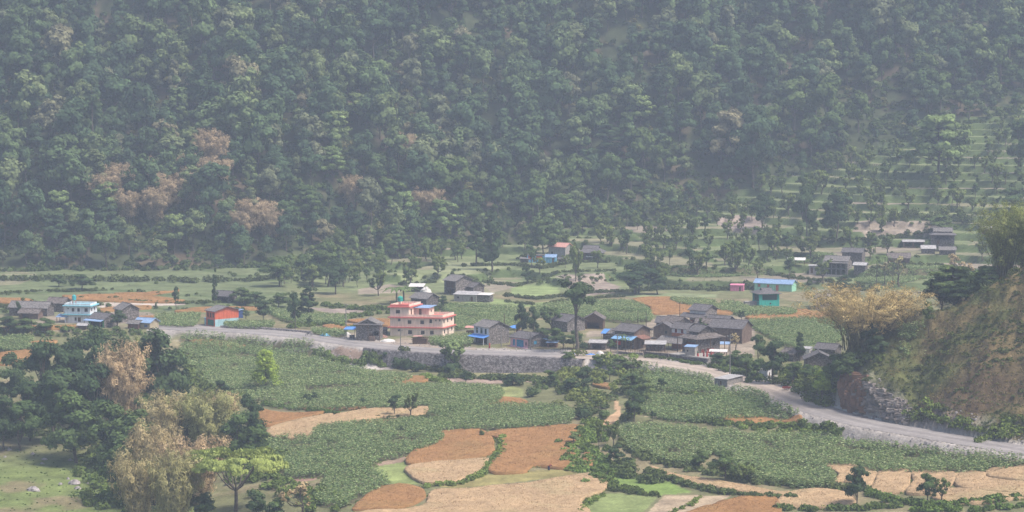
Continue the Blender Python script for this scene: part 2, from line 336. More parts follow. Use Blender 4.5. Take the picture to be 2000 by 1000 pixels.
WHEAT = [
 ([(522,838),(616,814),(650,811),(616,836),(610,853),(548,856)], T_, 'tan wheat plot at the left above the irregular cornfield'),
 ([(497,797),(555,807),(630,804),(620,809),(540,829),(508,828)], O, 'orange-brown wheat sliver left of the tan wheat'),
 ([(652,812),(760,797),(749,813),(700,821),(625,829)], T_, 'tan wheat plot left of the two small trees'),
 ([(749,814),(770,801),(835,795),(826,809),(800,813),(775,817)], T_, 'tan wheat plot around the two small trees'),
 ([(690,825),(740,821),(784,821),(775,829),(700,831)], O, 'thin orange wheat strip above the irregular cornfield'),
 ([(585,795),(700,794),(706,798),(600,800)], O, 'thin orange wheat strip below the long corn plot'),
 ([(755,752),(778,738),(832,736),(830,745),(780,751),(768,757)], O, 'orange wheat patch at the right end of the wide cornfield'),
 ([(945,784),(960,779),(1000,777),(1026,783),(1025,789),(950,790)], O, 'small orange wheat patch above the narrow corn plot'),
 ([(950,845),(1100,831),(1145,838),(1122,868),(1120,913),(1044,910),(1022,922),(954,921),(975,885),(978,860)], O, 'large orange wheat field in the lower middle'),
 ([(866,843),(940,840),(962,857),(965,872),(950,890),(803,908),(806,883),(855,861)], O, 'orange wheat field right of the irregular cornfield'),
 ([(803,910),(945,896),(950,906),(933,924),(886,942),(832,944),(800,929)], T_, 'tan wheat plot with a rounded front in the lower middle'),
 ([(695,987),(745,950),(807,950),(832,968),(789,990),(700,995)], O, 'orange wheat plot at the bottom left of centre'),
 ([(832,985),(842,961),(900,956),(1037,943),(1152,925),(1184,938),(1180,957),(1134,978),(1120,1012),(680,1012),(700,1000),(795,994)], T_, 'large tan wheat field along the bottom edge'),
 ([(1274,913),(1332,929),(1500,958),(1540,961),(1545,969),(1500,965),(1420,957),(1330,940),(1278,920)], T_, 'long narrow tan wheat strip below the corn'),
 ([(1614,909),(1666,909),(1711,922),(1706,940),(1693,955),(1650,940),(1624,944),(1638,928)], T_, 'tan wheat plot, leftmost of the lower right row'),
 ([(1718,922),(1770,918),(1778,940),(1758,961),(1702,961),(1711,940)], T_, 'tan wheat plot, second of the lower right row'),
 ([(1780,922),(1850,922),(1873,927),(1860,945),(1830,963),(1770,964),(1784,940)], T_, 'tan wheat plot, third of the lower right row'),
 ([(1880,922),(1926,926),(1924,932),(1960,940),(2030,948),(2030,962),(1960,963),(1870,950)], T_, 'tan wheat plot, fourth of the lower right row'),
 ([(1930,918),(1960,914),(2040,909),(2040,944),(1960,936),(1928,930)], T_, 'tan wheat plot at the right edge below the corn'),
 ([(1826,962),(1870,955),(1960,966),(2030,966),(2010,972),(1960,978),(1870,984),(1825,977)], T_, 'tan wheat plot behind the small tree near the lower right corner'),
 ([(1550,960),(1600,957),(1660,967),(1668,990),(1600,993),(1520,988),(1522,976)], T_, 'tan wheat plot left of the dark tree at the bottom right'),
 ([(1330,1012),(1390,986),(1450,971),(1515,973),(1508,1012)], O, 'orange grass-like wheat at the bottom edge right of centre'),
 ([(1410,817),(1450,813),(1550,813),(1562,823),(1500,824),(1450,831)], O, 'orange wheat sliver beside the road below the corn'),
 ([(1141,886),(1160,884),(1160,905),(1150,912),(1140,908)], O, 'tiny orange wheat patch by the central tree row'),
 ([(1158,748),(1190,750),(1200,757),(1185,758),(1162,754)], O, 'tiny orange wheat patch among the central bushes'),
 ([(1240,583),(1300,581),(1385,589),(1432,610),(1400,613),(1330,612),(1270,612),(1270,600),(1245,591)], O, 'orange wheat field behind the village roofs'),
 ([(1462,617),(1545,605),(1600,609),(1640,615),(1630,621),(1550,620),(1470,623)], O, 'orange wheat strip below the teal house'),
 ([(135,577),(250,576),(350,586),(345,590),(200,588),(130,583)], O, 'long orange wheat strip behind the white house at left'),
 ([(225,573),(330,569),(348,565),(340,570),(260,576)], O, 'thin orange wheat strip behind the long one at left'),
 ([(0,583),(60,586),(55,592),(0,592)], O, 'orange wheat strip at the left edge behind the houses'),
 ([(0,690),(95,685),(80,700),(0,713)], O, 'orange wheat terrace at the left edge beside the dark trees'),
 ([(8,640),(60,638),(145,636),(142,641),(8,646)], O, 'orange wheat strip right below the left houses'),
 ([(62,667),(110,666),(100,672),(62,674)], O, 'short orange wheat strip on the left terraces'),
 ([(345,607),(400,601),(505,599),(505,605),(360,609)], O, 'orange wheat strip behind the orange house'),
 ([(265,619),(340,617),(336,623),(300,632),(264,627)], O, 'orange wheat patch between left houses and orange house'),
 ([(195,605),(220,601),(290,599),(282,603),(200,608)], O, 'small orange wheat patch above the grey gabled house'),
 ([(372,664),(430,668),(480,676),(420,678),(380,671)], O, 'orange wheat sliver between the two upper corn strips'),
 ([(636,636),(700,635),(690,641),(640,641)], O, 'orange wheat strip left of the roadside stone house'),
 ([(678,626),(760,624),(762,635),(745,636),(700,631)], O, 'orange wheat patch left of the pink building'),
]
CORN_W, WHEAT_W = [], []
for pts, h, lab in CORN:
    CORN_W.append(([tuple(G(px, py, h*.55)[:2]) for px, py in pts], h, lab))
for pts, c, lab in WHEAT:
    WHEAT_W.append(([tuple(G(px, py, .35)[:2]) for px, py in pts], c, lab))

# ------------------------------------------------------------------ ground colours
def mixc(a, b, t): t = np.asarray(t)[..., None]; return a*(1-t)+b*t
A = lambda *c: np.array(c, float)
n1 = fbm(X2/12, Y2/12, 51, 4); n2 = fbm(X2/4, Y2/4, 57, 3); n3 = fbm(X2/30, Y2/22, 61, 3)
COL = np.empty(U2.shape+(3,)); COL[:] = A(.145, .148, .074)
COL = mixc(COL, A(.24, .19, .12), smooth((n1-.5)*5)*.6)
# plots on the terraces
lev = np.floor((ZZ+.4)/2.6); pid = _h(np.floor(X2/26+lev*.37+noise*3), lev, 77)
plot = np.where((pid < .52)[..., None], A(.15, .18, .085), np.where((pid < .72)[..., None], A(.235, .20, .16), A(.20, .19, .12)))
plot = np.where((U2 < 560)[..., None] & (pid < .75)[..., None], A(.125, .155, .075), plot)
COL = mixc(COL, plot, TERR*.9*(Y2 > 700))
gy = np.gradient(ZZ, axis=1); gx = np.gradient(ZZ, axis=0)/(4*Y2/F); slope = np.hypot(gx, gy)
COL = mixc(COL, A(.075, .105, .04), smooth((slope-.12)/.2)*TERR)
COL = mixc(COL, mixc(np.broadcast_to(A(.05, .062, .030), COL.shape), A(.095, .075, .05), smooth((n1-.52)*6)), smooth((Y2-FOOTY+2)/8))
clear = inpoly(U2, np.zeros_like(U2), [(0, 0)]) if False else None
mead = smooth((-12.3-ZZ)/1.2)*(U2 < 420)*(Y2 < 620)
COL = mixc(COL, mixc(np.broadcast_to(A(.14, .175, .06), COL.shape), A(.19, .165, .09), smooth((n1-.55)*6)), mead)
hc = mixc(np.broadcast_to(A(.150, .118, .056), COL.shape), A(.085, .092, .034), smooth((n1-.36)*6)); hc = mixc(hc, A(.105, .068, .042), smooth((n3-.5)*6)*.8)
COL = np.where(ISH[..., None], hc, COL)
gr = A(.34, .31, .285)
emb = (DS < 0)*smooth((U2-540)/30)*(1-smooth((U2-760)/20))
sh = smooth((9.5+emb*3.5-np.abs(DS)+(n2-.5)*6)/2)*(U2 > 280)
COL = mixc(COL, gr*(.8+.4*n2[..., None]), sh*np.where(ISH, .3, 1))
yard = inpoly(U2, Y2, [(1130, 600), (1150, 655), (1240, 650), (1300, 700), (1480, 690), (1480, 600), (1420, 560), (1320, 590)]) | inpoly(U2, Y2, [(660, 632), (680, 690), (800, 640), (930, 640), (930, 610), (800, 620)]) | inpoly(U2, Y2, [(0, 660), (100, 710), (290, 705), (330, 660)])
COL = mixc(COL, A(.27, .22, .175)*(.85+.3*n2[..., None]), yard*smooth((n1-.3)*5)*.85)
PAINT = [   # bare plots: grass, soil, paths
 ([(958,762),(985,750),(1020,760),(1022,775),(980,778)], (.22,.24,.10)), ([(1170,935),(1200,922),(1290,935),(1350,962),(1280,968),(1190,957)], (.16,.23,.065)),
 ([(1130,1010),(1150,970),(1200,963),(1285,970),(1250,1006)], (.19,.23,.09)), ([(1258,1006),(1300,967),(1430,968),(1330,1012)], (.33,.26,.18)),
 ([(505,845),(540,855),(545,870),(500,882),(490,862)], (.20,.23,.09)), ([(735,905),(795,888),(785,905),(735,915)], (.26,.19,.14)),
 ([(545,933),(625,928),(612,940),(550,944)], (.26,.17,.13)), ([(1198,783),(1206,783),(1214,808),(1205,822),(1178,836),(1165,830),(1190,812),(1203,805)], (.42,.28,.17)),
 ([(735,912),(800,900),(800,930),(830,946),(770,948),(735,930)], (.20,.24,.09)), ([(860,950),(930,930),(1060,918),(1120,915),(1150,925),(1030,940),(900,955)], (.25,.22,.09)),
 ([(1255,802),(1300,805),(1330,810),(1260,815)], (.28,.24,.15)), ([(640,690),(660,678),(720,690),(745,712),(700,712)], (.30,.22,.17)),
 ([(760,712),(1140,722),(1150,738),(1000,738),(860,732),(770,722)], (.20,.19,.10)), ([(860,732),(1000,740),(1100,742),(1000,748),(880,748)], (.29,.22,.18)),
 ([(200,592),(230,588),(300,590),(360,592),(360,596),(290,598),(220,602),(190,600)], (.42,.36,.31)),
 ([(1060,548),(1100,537),(1180,537),(1212,560),(1200,572),(1150,578),(1110,562)], (.255,.21,.175)), ([(1000,562),(1040,556),(1090,562),(1095,572),(1040,580),(998,575)], (.20,.25,.105)),
 ([(770,535),(840,528),(900,540),(870,552),(790,552)], (.21,.24,.12)), ([(840,528),(880,510),(930,512),(990,522),(960,535),(905,545)], (.22,.24,.13)),
 ([(905,590),(960,583),(1040,592),(1100,586),(1060,598),(1000,601),(940,597)], (.20,.25,.10)), ([(945,553),(1000,552),(1010,560),(960,572)], (.24,.21,.16)),
 ([(1190,575),(1310,572),(1400,575),(1400,582),(1240,581)], (.20,.23,.12)),
 ([(1670,445),(1700,425),(1830,436),(1830,455),(1760,462),(1660,460)], (.27,.225,.18)), ([(1720,408),(1920,404),(1920,412),(1730,415)], (.20,.24,.10)),
 ([(1400,430),(1440,420),(1500,440),(1480,460),(1420,455)], (.27,.22,.19)), ([(700,565),(760,555),(790,560),(780,572),(700,575)], (.26,.22,.17)),
 ([(600,600),(700,604),(720,610),(640,612)], (.27,.22,.19)),
]
for pts, c in PAINT:
    P = [tuple(G(px, py)[:2]) for px, py in pts]; m = inpoly(X2, Y2, P); COL[m] = A(*c)*(.85+.3*n2[m][:, None])
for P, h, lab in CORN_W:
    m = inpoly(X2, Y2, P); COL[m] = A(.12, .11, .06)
COL = np.clip(COL*(.9+.2*n2[..., None]), 0, 1)
ZG = ZZ.copy(); ROADM = (np.abs(DS) < 4.6) & (U2 > 262); ZG[ROADM] -= .15

FOREST = (Y2 > FOOTY+2)
V = np.stack([X2, Y2, ZG], -1).reshape(-1, 3); nc = len(YC)
I, J = np.meshgrid(np.arange(len(UC)-1), np.arange(nc-1), indexing='ij')
Q = np.stack([I*nc+J, (I+1)*nc+J, (I+1)*nc+J+1, I*nc+J+1], -1).reshape(-1, 4)
fh = ISH[:-1, :-1].ravel(); ff = FOREST[:-1, :-1].ravel() & ~fh
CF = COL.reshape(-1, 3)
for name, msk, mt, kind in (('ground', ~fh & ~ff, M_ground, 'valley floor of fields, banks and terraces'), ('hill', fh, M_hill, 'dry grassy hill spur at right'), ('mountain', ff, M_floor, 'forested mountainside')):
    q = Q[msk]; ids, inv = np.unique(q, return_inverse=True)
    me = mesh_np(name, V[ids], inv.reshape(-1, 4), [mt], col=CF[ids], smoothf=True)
    tag(link(name, me), kind, None, None, 'structure')

# ------------------------------------------------------------------ road and its wall
Mroad = attrmat('road_gravel', 4, .16, .4, fine=18)
def strip(offs, zs, i0, i1, name, m, close=False, dip=None, col=None):
    pts = RD[i0:i1]; tg = np.gradient(pts, axis=0); tg /= np.linalg.norm(tg, axis=1)[:, None]; nrm = np.stack([-tg[:, 1], tg[:, 0]], 1)
    V = []; n = len(offs)
    for k, p in enumerate(pts):
        for o, z in zip(offs, zs):
            q = p+nrm[k]*o; V.append((q[0], q[1], z(q, k) if callable(z) else z))
    Fq = [(k*n+j, (k+1)*n+j, (k+1)*n+j+1, k*n+j+1) for k in range(len(pts)-1) for j in range(n-1)]
    return mesh_np(name, np.array(V), np.array(Fq), [m], col=col(np.array(V), n) if col else None)
i0 = int(np.argmin(abs(RU-275))); i1 = len(RD)
def roadcol(V, n):
    m = len(V)//n; u = np.repeat(1000+F*RD[i0:i0+m, 0]/RD[i0:i0+m, 1], n); tr = np.tile(LANE, m); t = smooth((u-1080)/60)*(1-smooth((u-1560)/60)); base = mixc(np.broadcast_to(A(.245, .228, .222), (len(V), 3)), A(.35, .295, .25), t); f = fbm(V[:, 0]/5, V[:, 1]/5, 88, 3)
    return base*(tr*(.8+.4*f))[:, None]
OFF = [-4.7, -3.9, -3.0, -2.1, -1.5, -.8, 0, .8, 1.5, 2.1, 3.0, 3.9, 4.7]; LANE = np.array([.9, 1.05, 1.0, 1.13, 1.13, .93, .88, .93, 1.13, 1.13, 1.0, 1.08, .9])
o = tag(link('road', strip(OFF, [.0, .04, .06, .06, .065, .09, .09, .09, .065, .06, .06, .04, .0], i0, i1, 'road', Mroad, col=roadcol)), 'grey gravel road curving through the valley', None, None, 'structure')
RD_w = catmull(RD, 4); 
Mwall = mat('gabion_stone', (.20, .182, .18), var=.35, scale=1.5, bump=.8, kind='stone')
RDs, RUs = RD, RU
RD = catmull(RD, 4); RU = 1000+F*RD[:, 0]/RD[:, 1]
w0 = int(np.argmin(abs(RU-738))); w1 = int(np.argmin(abs(RU-1160)))
def jag(a): return lambda q, k: a+.12*math.sin(k*1.7)+.1*math.sin(k*.61)
me = strip([-8.2, -7.6, -7.0, -6.5, -6.4, -4.75], [-5.6, -3.2, -1.6, jag(-.1), jag(.12), .07], w0, w1, 'retaining_wall', Mwall)
tag(link('retaining_wall', me), 'long grey gabion stone retaining wall holding up the road in the centre', 'retaining wall')
# kerb beside the hill
k0 = int(np.argmin(abs(RU-1545))); k1 = int(np.argmin(abs(RU-1700)))
Mconc = mat('concrete', (.42, .40, .37), var=.12, scale=1.2)
tag(link('kerb', strip([4.75, 4.8, 5.2, 5.25], [-.3, .28, .28, -.3], k0, k1, 'kerb', Mconc)), 'pale concrete drain kerb between road bend and rock face', 'kerb')

# ------------------------------------------------------------------ clouds of leaf faces
def unit(v): return v/np.maximum(np.linalg.norm(v, axis=-1, keepdims=True), 1e-9)
def quads(Cn, N_, su, sv, rg=rng, up=None):
    """one quad per centre: normal N_, half sizes su, sv"""
    n = len(Cn); a = rg.normal(size=(n, 3)) if up is None else up
    u = unit(np.cross(N_, a)); v = unit(np.cross(N_, u)); su = np.broadcast_to(su, n)[:, None]; sv = np.broadcast_to(sv, n)[:, None]
    V = np.stack([Cn-u*su-v*sv, Cn+u*su-v*sv*.8, Cn+u*su*.8+v*sv, Cn-u*su*.9+v*sv], 1).reshape(-1, 3)
    return V, np.arange(4*n).reshape(-1, 4)
def clump_leaves(cs, rs, per, leaf, rg, flat=1.0, cen=None, toneamt=.28, tint=None, thin=1.0):
    """leaf faces around clump centres, denser on their shells"""
    n = len(cs)*per; d = unit(rg.normal(size=(n, 3))); rr = np.repeat(rs, per)*(rg.random(n)**.4)
    c = np.repeat(cs, per, 0)+d*rr[:, None]*A(1, 1, flat)
    cc_ = cs.mean(0)-A(0, 0, .15*(cs[:, 2].max()-cs[:, 2].min())); dc = unit(c-cc_); nn = unit(d*A(1, 1, 1.2)*.75+dc*.8+rg.normal(size=(n, 3))*.42+A(0, 0, .2))
    V, Q = quads(c, nn, leaf*(.6+.8*rg.random(n))*(1/thin)**.6, leaf*(.45+.5*rg.random(n))*thin, rg)
    tone = np.repeat(1+toneamt*(rg.random(len(cs))*2-1), per)*(.8+.4*rg.random(n))
    col = np.repeat(tone, 4)[:, None]*np.ones(3)
    if tint is not None: col = col*np.repeat(np.repeat(tint, per, 0), 4, 0)
    return V, Q, col
class TB:   # tapered tubes, python side
    def __init__(s): s.V = []; s.Q = []
    def tube(s, P, Rr, n=5):
        P = [np.array(p, float) for p in P]; base = len(s.V); m = len(P)
        for i, p in enumerate(P):
            t = P[min(i+1, m-1)]-P[max(i-1, 0)]; t = t/(np.linalg.norm(t)+1e-9)
            a = np.array((1., 0, 0)) if abs(t[0]) < .8 else np.array((0, 1., 0)); u = np.cross(t, a); u /= np.linalg.norm(u); v = np.cross(t, u)
            for k in range(n):
                th = 2*math.pi*k/n; s.V.append(p+(u*math.cos(th)+v*math.sin(th))*Rr[i])
        for i in range(m-1):
            for k in range(n):
                s.Q.append((base+i*n+k, base+i*n+(k+1) % n, base+(i+1)*n+(k+1) % n, base+(i+1)*n+k))
    def arr(s): return np.array(s.V), np.array(s.Q, int)
def bend(a, b, sag, rg, n=4, j=.0):
    a = np.array(a, float); b = np.array(b, float); out = []
    for i in range(n+1):
        t = i/n; p = a+(b-a)*t; p = p+np.array(sag)*math.sin(math.pi*t)+rg.normal(size=3)*j*(0 < i < n); out.append(p)
    return out
# every builder returns (trunk V,Q) and (leaves V,Q,col); height about 1 unit = 1 metre at scale 1
def k_broad(seed, h=12., r=4.2, nclump=26, per=85, leaf=.34, base=.28, crown='round'):
    rg = np.random.default_rng(seed); T = TB(); lean = rg.normal(size=2)*.05*h
    th = h*.75; top = np.array([lean[0], lean[1], th])
    T.tube(bend((0, 0, -.6), top, (rg.normal()*.3, rg.normal()*.3, 0), rg, 5, .08), np.linspace(h*.022, h*.007, 6), 6)
    cs = []; rs = []
    nl = 4+int(rg.integers(3)); lobes = []
    for i in range(nl):
        a = i*2.4+rg.random(); z = base+.1+(1-base-.2)*((i+.7)/nl); rad = r*(.25+.45*rg.random())*(1.1-.7*(z if crown != 'cone' else z))
        lobes.append((np.array([math.cos(a)*rad+lean[0]*z, math.sin(a)*rad+lean[1]*z, h*z]), r*(.42+.22*rg.random())*(1.05-.35*z)))
    for i in range(nclump):
        L_, lr = lobes[int(rg.integers(nl))]; d = unit(rg.normal(size=3)); d[2] = abs(d[2])*.9-.15
        p = L_+d*lr*np.array([1, 1, .85])*(.75+.3*rg.random()); cs.append(p); rs.append(r*(.2+.16*rg.random()))
    cs = np.array(cs); cs[:, 2] = np.clip(cs[:, 2], h*base*.8, h); rs = np.array(rs)
    for i in range(0, nclump, 3):
        z0 = min(cs[i][2]*.75, th)*(.6+.3*rg.random()); o_ = np.array([lean[0]*z0/th, lean[1]*z0/th, z0])
        T.tube(bend(o_, cs[i], (0, 0, .2), rg, 3), np.linspace(h*.008, .03, 4), 4)
    return T.arr(), clump_leaves(cs, rs, per, leaf, rg, .8)
def k_cone(seed, h=13., r=2.3, nclump=26, per=75, leaf=.32):
    rg = np.random.default_rng(seed); T = TB()
    T.tube(bend((0, 0, -.6), (rg.normal()*.3, rg.normal()*.3, h*.92), (0, 0, 0), rg, 4, .06), np.linspace(h*.018, .03, 5), 5)
    z = .18+.8*rg.random(nclump)**.85; a = rg.random(nclump)*6.28; rad = r*(1.12-z)**.7*(.55+.4*rg.random(nclump))
    cs = np.stack([np.cos(a)*rad, np.sin(a)*rad, z*h], 1); rs = r*(.45-.22*z)
    return T.arr(), clump_leaves(cs, rs, per, leaf, rg, .9)
def k_layer(seed, h=12., r=5.5, nl=5, leaf=.3, per=60, low=.45):
    """tiers of flat foliage on spreading limbs"""
    rg = np.random.default_rng(seed); T = TB(); cs = []; rs = []
    T.tube(bend((0, 0, -.6), (rg.normal()*.4, rg.normal()*.4, h*.85), (0, 0, 0), rg, 4, .12), np.linspace(h*.022, h*.006, 5), 6)
    for i in range(nl):
        z = low+(.97-low)*i/(nl-1); rad = r*(1-.55*((i/(nl-1))**1.5)); m = 6
        for k in range(m):
            a = 6.28*k/m+rg.random()*.7; q = rad*(.55+.5*rg.random()); e = np.array([math.cos(a)*q, math.sin(a)*q, h*z+rg.normal()*h*.045])
            T.tube(bend((0, 0, h*(z-.18)), e, (0, 0, -.25), rg, 3), [h*.010, h*.007, .06, .03], 4)
            for f in (.55, .8, 1.0): cs.append(e*np.array([f, f, 1])+rg.normal(size=3)*.25); rs.append(r*(.17+.06*rg.random()))
    return T.arr(), clump_leaves(np.array(cs), np.array(rs), per, leaf, rg, .6)
def k_umbrella(seed, h=9., r=7.5):
    """wide flat feathery crown on visible branching limbs"""
    rg = np.random.default_rng(seed); T = TB(); cs = []; rs = []
    fork = np.array([.3, 0, h*.38]); T.tube(bend((0, 0, -.6), fork, (.15, 0, 0), rg, 3), [.42, .36, .3, .26], 7)
    for k in range(9):
        a = 6.28*k/9+rg.normal()*.2; q = r*(.45+.15*rg.random()); e = fork+np.array([math.cos(a)*q, math.sin(a)*q, h*(.34+.1*rg.random())])
        T.tube(bend(fork, e, (0, 0, -.5), rg, 4, .1), [.17, .13, .1, .08, .06], 5)
        for j in range(5):
            a2 = a+rg.normal()*.55; q2 = r*(.25+.38*rg.random()); e2 = e+np.array([math.cos(a2)*q2, math.sin(a2)*q2, h*(.02+.12*rg.random())])
            e2[2] = h*(.98-.22*(np.hypot(e2[0], e2[1])/r)**2)+rg.normal()*.15
            T.tube(bend(e, e2, (0, 0, .15), rg, 3, .06), [.06, .045, .035, .02], 4)
            for f in (.35, .6, .85, 1.0): cs.append(e+(e2-e)*f+np.array([rg.normal()*.5, rg.normal()*.5, .2])); rs.append(1.15)
    return T.arr(), clump_leaves(np.array(cs), np.array(rs), 85, .17, rg, .22, toneamt=.18)
def k_pollard(seed, h=6., leafy=1.0):
    """crooked lopped fodder tree: bare twisting limbs with leaf tufts along them"""
    rg = np.random.default_rng(seed); T = TB(); cs = []; rs = []
    f = np.array([rg.normal()*.25, rg.normal()*.25, h*(.22+.12*rg.random())]); T.tube(bend((0, 0, -.5), f, (.1, 0, 0), rg, 3, .06), [.26, .22, .19, .17], 6)
    n = int(rg.integers(4, 7))
    for k in range(n):
        a = 6.28*k/n+rg.random(); q = h*(.12+.26*rg.random()); e = f+np.array([math.cos(a)*q, math.sin(a)*q, h*(.3+.38*rg.random())])
        P = bend(f, e, (math.cos(a)*.3, math.sin(a)*.3, -.2), rg, 4, .14); T.tube(P, [.15, .12, .1, .08, .06], 5)
        for p in P[2:]: cs.append(p+rg.normal(size=3)*.25); rs.append(.35+.4*rg.random()*leafy)
        for j in range(2):
            e2 = e+np.array([rg.normal()*.7, rg.normal()*.7, h*(.02+.14*rg.random())]); P2 = bend(P[3], e2, (0, 0, 0), rg, 2, .1); T.tube(P2, [.07, .05, .03], 4)
            cs.append(e2); rs.append(.4+.45*rg.random()*leafy)
    return T.arr(), clump_leaves(np.array(cs), np.array(rs), int(38*leafy)+12, .2, rg, .85)
def k_bare(seed, h=6.):
    rg = np.random.default_rng(seed); T = TB(); cs = [np.array([0, 0, h*.8])]; rs = [.4]
    def br(p, d, l, r_, lv):
        e = p+d*l; T.tube(bend(p, e, rg.normal(size=3)*.1*l, rg, 3), np.linspace(r_, r_*.6, 4), 4)
        if lv == 0: cs.append(e); rs.append(.2); return
        for k in range(3):
            d2 = unit(d+rg.normal(size=3)*.45+np.array([0, 0, .1])); br(e if k else p+d*l*.7, d2, l*.68, r_*.55, lv-1)
    br(np.array([0, 0, -.3]), np.array([.05, 0, 1.]), h*.35, .18, 4)
    return T.arr(), clump_leaves(np.array(cs), np.array(rs), 5, .13, rg)
def k_bamboo(seed, h=14., spread=5., nculm=60, per=46, leaf=.3, fan=1.0, cover=.5, base=1.6, ang=(0, 6.283)):
    """clump of arching culms, leaf plumes on their upper parts"""
    rg = np.random.default_rng(seed); T = TB(); cs = []; rs = []
    for i in range(nculm):
        a = ang[0]+(ang[1]-ang[0])*rg.random(); b = base*rg.random()**.5; q = spread*(.15+.85*rg.random()**.8)*fan; hh = h*(.65+.35*rg.random())*(1-.18*(q/(spread*fan+.01)))
        p0 = np.array([math.cos(a)*b, math.sin(a)*b, -.5]); P = []
        for t in np.linspace(0, 1, 8):
            P.append(p0+np.array([math.cos(a)*q*t**1.9, math.sin(a)*q*t**1.9, (hh+.5)*(t-.13*t**4)*1.12]))
        T.tube(P, np.linspace(.085, .02, 8), 4)
        for t in np.arange(cover, 1.01, .09):
            k = t*7; k0 = min(int(k), 6); p = P[k0]+(P[k0+1]-P[k0])*(k-k0); cs.append(p+rg.normal(size=3)*.45); rs.append(.6+.5*rg.random())
    return T.arr(), clump_leaves(np.array(cs), np.array(rs), per//3, leaf, rg, .8, toneamt=.3, thin=.4)
def k_bush(seed, r=1.6, n=9, per=60, leaf=.17):
    rg = np.random.default_rng(seed); T = TB(); cs = []; rs = []
    for i in range(n):
        d = unit(rg.normal(size=3)); d[2] = abs(d[2]); p = d*r*.62*rg.random()**.4+np.array([0, 0, r*.35]); cs.append(p); rs.append(r*(.32+.2*rg.random()))
        T.tube([(0, 0, -.3), p*.6, p], [.06, .04, .02], 4)
    return T.arr(), clump_leaves(np.array(cs), np.array(rs), per, leaf, rg, .85)
def k_banana(seed, h=4.5, n=11, palm=False):
    rg = np.random.default_rng(seed); T = TB(); th = h*(.75 if palm else .45); T.tube([(0, 0, -.4), (.05, 0, th*.5), (0, 0, th)], [.17, .14, .12], 7)
    Vs = []; Qs = []
    for i in range(n):
        a = i*2.399; L_ = h*(.42 if palm else .55)*(.8+.4*rg.random()); w_ = .14 if palm else .3; pr = None
        for t in np.linspace(0, 1, 6):
            q = L_*t; z = th+L_*(.75*t-(.95 if palm else .75)*t*t); p = np.array([math.cos(a)*q, math.sin(a)*q, z]); s_ = np.array([-math.sin(a), math.cos(a), 0])*w_*math.sin(math.pi*min(1, t*.85+.1))
            Vs += [p-s_, p, p+s_]; p[2] += .05
            if t > 0:
                b = len(Vs)-6; Qs += [(b, b+1, b+4, b+3), (b+1, b+2, b+5, b+4)]
    V = np.array(Vs); return T.arr(), (V, np.array(Qs), np.ones((len(V), 3))*(.9+.3*rg.random()))

VAR = {}
def variant(key, fn, **kw):
    """cached meshes: trunk, leaves"""
    if key in VAR: return VAR[key]
    (tv, tq), (lv, lq, lc) = fn(**kw); hgt = max(tv[:, 2].max(), np.percentile(lv[:, 2], 99.7)); wid = np.percentile(np.abs(lv[:, 0]), 99)*2
    VAR[key] = dict(t=(tv, tq), l=(lv, lq, lc), h=hgt, w=wid); return VAR[key]
def whole(key, lm, tm=None):
    """single mesh for far trees"""
    v = VAR[key]; k = ('whole', lm.name)
    if k not in v:
        tv, tq = v['t']; lv, lq, lc = v['l']
        v[k] = mesh_np(key, np.vstack([tv, lv]), np.vstack([tq, lq+len(tv)]), [tm or M_bark, lm], col=np.vstack([np.ones((len(tv), 3)), lc]), midx=np.r_[np.zeros(len(tq)), np.ones(len(lq))])
    return v[k]
def parts(key, lm, tm=None):
    v = VAR[key]; k = ('parts', lm.name)
    if k not in v:
        tv, tq = v['t']; lv, lq, lc = v['l']
        v[k] = (mesh_np(key+'_trunk', tv, tq, [tm or M_bark], smoothf=True), mesh_np(key+'_crown', lv, lq, [lm], col=lc))
    return v[k]
def tree(name, key, lm, pos, hgt, label, cat='tree', group=None, wid=None, rz=None, tm=None, crown='crown', trunk='trunk'):
    v = VAR[key]; s = hgt/v['h']; sw = s if wid is None else wid/v['w']
    o = empty(name, pos, random.uniform(0, 6.28) if rz is None else rz, label=label, cat=cat, group=group); o.scale = (sw, sw, s)
    mt, ml = parts(key, lm, tm); link(trunk, mt, o); link(crown, ml, o); return o
for i in range(7): variant(f'broad{i}', k_broad, seed=100+i, h=12, r=4.6, nclump=32, per=80, leaf=.3)
for i in range(3): variant(f'cone{i}', k_cone, seed=200+i)
for i in range(3): variant(f'layer{i}', k_layer, seed=300+i)
for i in range(4): variant(f'near{i}', k_broad, seed=400+i, h=12, r=4.4, nclump=46, per=120, leaf=.22, base=.16)
for i in range(2): variant(f'small{i}', k_broad, seed=450+i, h=7, r=2.3, nclump=22, per=80, leaf=.17, base=.3)
for i in range(6): variant(f'pollard{i}', k_pollard, seed=500+i, leafy=.8+.15*i)
for i in range(3): variant(f'bush{i}', k_bush, seed=600+i)
for i in range(3): variant(f'bamboo{i}', k_bamboo, seed=700+i, h=10, spread=5, nculm=70, per=95, leaf=.17, cover=.35)
variant('bamboofan', k_bamboo, seed=710, h=16, spread=10.5, nculm=170, per=70, leaf=.14, cover=.48, base=3.4)
variant('bambootall', k_bamboo, seed=711, h=19, spread=7, nculm=75, per=80, leaf=.14, cover=.35)
variant('umbrella', k_umbrella, seed=800)
variant('youngcone', k_cone, seed=810, h=11, r=3.4, nclump=60, per=95, leaf=.15)
variant('tallcrown', k_broad, seed=905, h=14, r=3.0, nclump=26, per=120, leaf=.2, base=.55)
variant('bare0', k_bare, seed=820)
for i in range(2): variant(f'banana{i}', k_banana, seed=830+i)
variant('palm0', k_banana, seed=840, h=7, n=14, palm=True)

